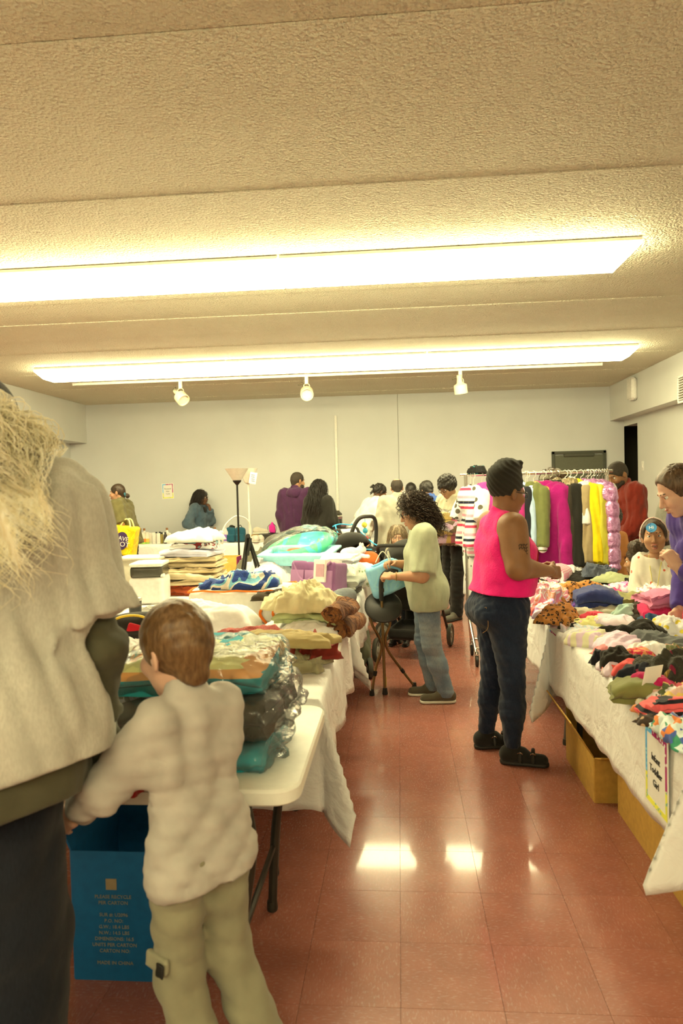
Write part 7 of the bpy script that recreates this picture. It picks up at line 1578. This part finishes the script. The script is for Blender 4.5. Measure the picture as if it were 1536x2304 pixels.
# ================================================================== back tables
T3 = make_table('folding_table', 'left one of the three back wall tables, holding toiletries', 1.83, .60); TY3 = 11.33
T3.location = (-4.28, TY3, 0); c = copy_tree(T3); c.location = (-2.42, TY3, 0); c['label'] = 'middle one of the three back wall tables, holding bags and shoe boxes'; c = copy_tree(T3); c.location = (-.56, TY3, 0); c['label'] = 'right one of the three back wall tables, behind the car seat'
for k, lb in enumerate(('white cloth on the back wall table with the toiletries', 'white cloth on the back wall table with the shoe boxes', 'white cloth on the back wall table behind the car seat')):
    x = -4.28+1.86*k; tablecloth(lb, x-.925, x+.925, TY3-.302, TY3+.302, ZT, .003, .003, .40, .2, 20+k, .018, .035)
def bottle(label, px, dy, kind, k):
    Y = TY3-.22+dy; x = ony(px, 1210, Y).x; o = thing('toiletry_bottle', label, 'bottle', (x, Y, ZT+.003), .3*k, 'toiletries on the back table')
    if kind == 0:
        MB().lathe([(.030, 0), (.034, .006), (.034, .03)], (0, 0, 0), 18).build('base_band', plain('bottle_green', ph(150, 185, 60), .4), o); MB().lathe([(.034, .03), (.034, .085)], (0, 0, 0), 18).build('orange_label', plain('bottle_orange_%d' % (k % 2), ph(*((235, 165, 60), (225, 120, 40))[k % 2]), .4), o)
        MB().lathe([(.034, .085), (.034, .14), (.030, .16)], (0, 0, 0), 18).build('bottle_body', plain('bottle_cream', (.72, .70, .58), .4), o); MB().lathe([(.03, .16), (.031, .165), (.031, .19), (.001, .192)], (0, 0, 0), 18).build('cap', plain('bottle_cap_cream', (.74, .72, .62), .4), o)
    elif kind == 1:
        MB().lathe([(.03, 0), (.036, .01), (.036, .16), (.02, .20), (.014, .21)], (0, 0, 0), 18, sx=1.1, sy=.8).build('bottle_body', plain('bottle_white', (.72, .70, .62), .35), o); MB().lathe([(.018, .21), (.018, .245), (.001, .247)], (0, 0, 0), 14).build('cap', plain('bottle_cap_brown', ph(140, 90, 40), .4), o)
    elif kind == 2:
        MB().box((0, 0, .085), (.055, .035, .17), bev=.003).build('carton', plain('box_white', (.72, .70, .64), .5), o); MB().box((0, -.018, .06), (.04, .002, .07)).build('printed_panel', plain('box_print_%d' % (k % 3), ((.10, .18, .30), (.05, .05, .05), (.12, .30, .30))[k % 3], .5), o, smooth=False)
    elif kind == 3:
        MB().lathe([(.022, 0), (.025, .005), (.025, .14), (.018, .155)], (0, 0, 0), 16).build('bottle_body', plain('bottle_dark_%d' % (k % 3), ((.03, .02, .018), (.25, .20, .05), (.04, .10, .10))[k % 3], .3), o); MB().lathe([(.016, .155), (.016, .185), (.001, .187)], (0, 0, 0), 14).build('cap', plain('cap_black', (.02, .02, .02), .4), o)
    return o
_kn = ('cream bottle with orange and green bands', 'white bottle with a brown cap', 'small white printed carton', 'slim dark bottle')
BT = [(294, .0, 0), (303, .02, 0), (312, .0, 0), (322, .0, 0), (331, .03, 0), (291, .16, 1), (300, .24, 1), (316, .2, 1), (325, .16, 1), (340, .05, 2), (347, .0, 2), (336, .2, 2), (345, .22, 2), (356, .0, 2), (352, .1, 3), (360, .18, 3), (364, .02, 3), (368, .12, 2), (372, .0, 3), (376, .2, 1), (380, .06, 2), (484, .05, 1), (490, .16, 3), (495, .02, 2)]
_ord = ('first', 'second', 'third', 'fourth', 'fifth', 'sixth', 'seventh', 'eighth')
for k, (px, dy, kd) in enumerate(BT):
    n_ = sum(1 for q in BT if q[2] == kd and (q[0], q[1]) < (px, dy))
    bottle('%s, %s from the left on the back table' % (_kn[kd], _ord[n_]), px, dy, kd, k)
def at_back(px, dy=0.): Y = TY3-.2+dy; return ony(px, 1210, Y).x, Y
x, Y = at_back(507); jg = thing('detergent_jug', 'pale plastic jug with a purple label on the back table', 'jug', (x, Y-.03, ZT+.003)); MB().lathe([(.05, 0), (.055, .01), (.055, .17), (.03, .22), (.02, .23), (.02, .26), (.001, .262)], (0, 0, 0), 20, sx=1.2, sy=.8).build('jug_body', plain('jug_clear', (.50, .50, .52), .25), jg); MB().box((0, -.046, .08), (.08, .004, .10), bev=.001).build('label_panel', plain('label_purple', ph(130, 90, 130), .5), jg)
for k, (px, lb) in enumerate(((520, 'dark teal mini backpack, left of the pair on the back table'), (541, 'dark teal mini backpack, right of the pair on the back table'))):
    x, Y = at_back(px); o = thing('mini_backpack', lb, 'backpack', (x, Y, ZT+.003), 0, 'teal mini backpacks'); MT_ = fab(ph(30, 75, 70))
    vf = implicit([(bxp((0, 0, .12), (.085, .05, .12), .05), 0), (bxp((0, -.05, .07), (.065, .025, .055), .02), .015)], .01, folds(k, 22, .005)); mobj('pack_body', mk_mesh('pack_body', *vf, MT_), o); MB().tube(bez([(-.03, 0, .235), (0, 0, .275), (.03, 0, .235)], 5), .006, 6).build('grab_loop', SBK, o)
x, Y = at_back(521, .14); lump('baseball_cap', 'black cap lying behind the teal mini backpacks', 'hat', (x-.03, Y+.12, ZT+.003), (.2, .2, .26), fab(BLK), 401, 0, .6)
def shoebox(label, px, dy, z, w, d, h, mat, lid=None, cat='shoe box'):
    x, Y = at_back(px, dy); o = thing('shoe_box', label, cat, (x, Y, ZT+.003+z), 0, 'shoe boxes on the back tables'); MB().box((0, 0, h*.40), (w, d, h*.8), bev=.003).build('box_body', mat, o); MB().box((0, 0, h*.86), (w*1.03, d*1.03, h*.28), bev=.003).build('box_lid', lid or mat, o)
    MB().box((-w*.28, -d/2-.001, h*.38), (w*.26, .002, h*.45)).build('size_label', M_PAPER, o, smooth=False); return o
KB = plain('shoebox_black', (.03, .028, .022), .5); KT = plain('shoebox_tan', ph(175, 140, 70), .6); KR = plain('shoebox_red', ph(205, 45, 18), .5); KP = fab(ph(130, 90, 70), 'dots', (ph(70, 50, 40),), 60., bumpk=0)
shoebox('tan shoe box behind the white sneakers', 556, .16, 0, .22, .28, .10, KT); shoebox('tan shoe box under the pale slipper', 581, .16, 0, .20, .28, .11, KT)
shoebox('black shoe box left of the pink drawstring bag', 600, .14, 0, .21, .28, .12, KB); shoebox('black shoe box under the pink drawstring bag', 614, .22, .0, .16, .2, .12, KB); shoebox('black shoe box behind the red one', 632, .26, 0, .22, .2, .115, KB)
shoebox('bright red shoe box beside the purple hoodie man', 636, .0, 0, .25, .22, .11, KR)
shoebox('dark shoe box at the bottom of the stacked boxes', 757, .0, 0, .36, .28, .13, KB); shoebox('dark shoe box with a patterned lid in the middle of the stack', 760, .02, .135, .26, .26, .12, KB, KP); shoebox('small dark shoe box with a patterned lid on top of the stack', 757, .04, .26, .18, .2, .11, KB, KP)
shoebox('dark shoe box beside the stack, under the pink shoe', 781, .1, 0, .22, .26, .12, KB); shoebox('black shoe box at the right end near the car seat', 800, .12, 0, .2, .26, .12, KB)
def shoe_thing(label, px, dy, z, mat, rz=0, sc=1.):
    x, Y = at_back(px, dy); o = thing('shoe', label, 'shoe', (x, Y, ZT+.003+z), math.radians(rz), 'shoes on the back tables')
    vf = implicit([(rc((-.09*sc, 0, .045*sc), (.09*sc, 0, .035*sc), .042*sc, .038*sc), 0), (rc((-.085*sc, 0, .06*sc), (-.07*sc, 0, .095*sc), .036*sc, .034*sc), .03), (rc((-.02*sc, 0, .07*sc), (.03*sc, 0, .055*sc), .028*sc, .022*sc), .03)], .008*sc, None, [halfsp((0, 0, .018*sc), (0, 0, -1))], [(el((-.075*sc, 0, .125*sc), (.035*sc, .024*sc, .035*sc)), .008)]); mobj('upper', mk_mesh('upper', *vf, mat), o)
    vf = implicit([(rc((-.09*sc, 0, .01*sc), (.09*sc, 0, .01*sc), .045*sc, .042*sc), 0)], .008*sc, None, [halfsp((0, 0, .022*sc), (0, 0, 1)), halfsp((0, 0, .001), (0, 0, -1))]); mobj('sole', mk_mesh('sole', *vf, SOLE_W), o)
    return o
shoe_thing('white sneaker, left of the pair on the back table', 567, -.07, 0, fab((.70, .68, .60)), 150); shoe_thing('white sneaker, right of the pair on the back table', 577, -.02, 0, fab((.70, .68, .60)), 165)
shoe_thing('pale slipper on the tan shoe box', 587, .16, .118, fab((.60, .56, .46)), 10); shoe_thing('dark sneaker on top of the stacked shoe boxes', 763, .04, .375, fab((.06, .055, .04)), 80, .9)
shoe_thing('small pink shoe on the dark box', 777, .06, .125, fab(ph(205, 110, 95)), 40, .8); shoe_thing('raspberry pink shoe at the front edge of the back table', 748, -.08, 0, fab(ph(195, 30, 75)), 100, .9)
x, Y = at_back(613, .2); o = thing('drawstring_bag', 'small hot pink drawstring bag standing on the black shoe box', 'bag', (x, Y, ZT+.126)); vf = implicit([(bxp((0, 0, .07), (.05, .03, .07), .028), 0), (rc((0, 0, .13), (0, 0, .16), .025, .018), .02)], .008, folds(3, 30., .006)); mobj('bag_body', mk_mesh('bag_body', *vf, fab(ph(220, 50, 115))), o)
MB().tube(bez([(-.02, -.01, .155), (-.07, -.03, .10), (-.055, -.03, .0)], 5), .004, 5).build('cord', SBK, o); MB().tube(bez([(.02, -.01, .155), (.07, -.03, .10), (.055, -.03, .0)], 5), .004, 5).build('cord', SBK, o)
# ================================================================== bags carried by people, goods on the floor
p = ony(281, 1216, 9.74); o = thing('shopping_tote', 'bright yellow shopping tote with a purple oval logo', 'bag', (p.x, p.y, p.z), 0, None, ry=.20)
vf = implicit([(bxp((0, 0, 0), (.165, .10, .21), .03), 0)], .011, folds(6, 13., .012)); mobj('tote_body', mk_mesh('tote_body', *vf, fabric('tote_yellow', ph(240, 200, 10), rough=.5, pat='swirl', cols=(ph(245, 210, 20), ph(235, 185, 5)), scale=14.)), o)
MO = MB().lathe([(.001, -.002), (.108, -.002), (.108, .004), (.001, .005)], (-.005, -.112, -.0), 32, Matrix.Rotation(math.pi/2, 3, 'X'), sx=.86, sy=1.2).build('logo_oval', plain('logo_purple', (.055, .03, .12), .5), o)
lettering('lettering', 'SAVE', .085, M_PAPER, MO, (0, -.121, .035), (math.pi/2, 0, 0), ext=.002); lettering('lettering', 'LOT', .10, M_PAPER, MO, (.025, -.121, -.045), (math.pi/2, 0, 0), ext=.002); lettering('lettering', 'A', .06, M_PAPER, MO, (-.07, -.121, -.03), (math.pi/2, 0, 0), ext=.002)
MB().lathe([(.001, -.002), (.014, -.002), (.014, .004), (.001, .005)], (-.065, -.116, -.075), 14, Matrix.Rotation(math.pi/2, 3, 'X')).build('logo_dot', plain('logo_red', ph(200, 30, 30), .5), MO)
for y in (-.07, .07): MB().tube(bez([(-.08, y, .19), (-.03, y*.7, .30), (.03, y*.7, .30), (.08, y, .19)], 6), .010, 6).build('handle', plain('tote_strap', ph(240, 225, 120), .6), o)
p = ony(868, 1243, 9.2); o = thing('carrier_bag', 'small bright yellow bag hanging from the balding man\'s hand', 'bag', (p.x, p.y, p.z)); vf = implicit([(bxp((0, 0, -.06), (.06, .05, .10), .03), 0)], .01, folds(2, 24., .012)); mobj('bag_body', mk_mesh('bag_body', *vf, fab(ph(228, 225, 30))), o); MB().tube(bez([(-.03, 0, .03), (0, 0, .14), (.03, 0, .03)], 6), .005, 6).build('handle', plain('bag_cord', (.72, .68, .55), .6), o)
p = ony(1010, 1190, 8.18); o = thing('wrapped_bedding', 'bundle of flowered bedding in clear plastic held by the man in cream', 'bedding', (p.x, p.y, p.z-.16), math.radians(20))
mb_ = fabric('flower_bedding', ph(230, 190, 170), pat='patches', cols=(ph(205, 90, 90), ph(225, 190, 80), ph(120, 100, 60), ph(240, 225, 190)), scale=9.); p_, th = serp(.24, .34, 4); sweep('bedding', p_, th, .40, mb_, 77, amp=.02, f=9., parent=o)
vf = implicit([(bxp((0, 0, .18), (.22, .15, .19), .07), 0)], .014, folds(77, 20., .02)); mobj('clear_bag', mk_mesh('clear_bag', *vf, FILM), o)
p = ony(1500, 1300, 3.85); o = thing('red_tote', 'red spotted tote bag hanging from the purple sleeve', 'bag', (1.60, 3.80, .90), .3); MRS = fab(ph(200, 30, 50), 'dots', (ph(225, 130, 130),), 16.)
for dx in (-.03, .04): MB().box((dx, 0, .13), (.034, .012, .36), bev=.003, M=Matrix.Rotation(.12 if dx < 0 else -.1, 3, 'Y')).build('handle', MRS, o)
vf = implicit([(bxp((0, 0, -.06), (.13, .05, .05), .03), 0)], .01, folds(3, 20, .006)); mobj('bag_body', mk_mesh('bag_body', *vf, MRS), o)
p = ony(622, 1228, 8.0); c = carton('tan cardboard box with a black bag on it beyond the left tables', p.x-.28, p.x+.12, 7.85, 8.2, .72, M_CARD)
lump('black_bag', 'black plastic bag on the cardboard box beyond the left tables', 'bag', (p.x-.02, 8.02, .724), (.34, .3, .22), fab(BLK, rough=.4), 411, 8, .8)
p = ony(1455, 1180, 8.3); t_ = make_table('folding_table', 'folding table against the right wall with dark clothes', 1.2, .6); t_.location = (3.1, 8.6, 0); t_.rotation_euler[2] = math.pi/2
lump('clothes_heap', 'dark clothes heaped on the table by the right wall', 'garment', (3.02, 8.5, .745), (.5, .9, .30), fab((.03, .03, .022), 'patches', ((.10, .10, .05), (.02, .02, .018), (.2, .19, .15)), 5.), 412, 0, 1.2)
lump('clothes_heap', 'white shirts on the far side of the table by the right wall', 'garment', (3.12, 8.95, .745), (.4, .35, .36), fab(WHT), 413, 0, 1.)

p = ony(1072, 1066, RY); lump('knit_hat', 'black knitted hat with a turquoise band perched on the left end of the rack', 'hat', (p.x, RY, RZ_+.015), (.16, .15, .07), fab((.015, .014, .013), 'patches', ((.02, .02, .02), (.04, .35, .38), (.015, .014, .013)), 16.), 420)

fs = thing('folded_stroller', 'folded olive grey stroller tucked at the far end of the left tables', 'stroller', (-.30, 5.78, 0), .2)
for x_, y_ in ((.02, -.06), (.03, .14)): wheel(fs, (x_, y_, .085), .085, TYRE, 'X', .04)
vf = implicit([(rc((-.02, -.02, .20), (.0, .16, .34), .06, .06), 0), (bxp((-.06, .05, .22), (.05, .14, .12), .04), .03)], .012, folds(5, 30., .008)); mobj('folded_seat', mk_mesh('folded_seat', *vf, fab((.10, .10, .06))), fs)
for y_ in (-.04, .12): MB().tube([(.0, y_, .10), (-.10, y_, .52)], .012, 8).build('frame_tube', CHR, fs)
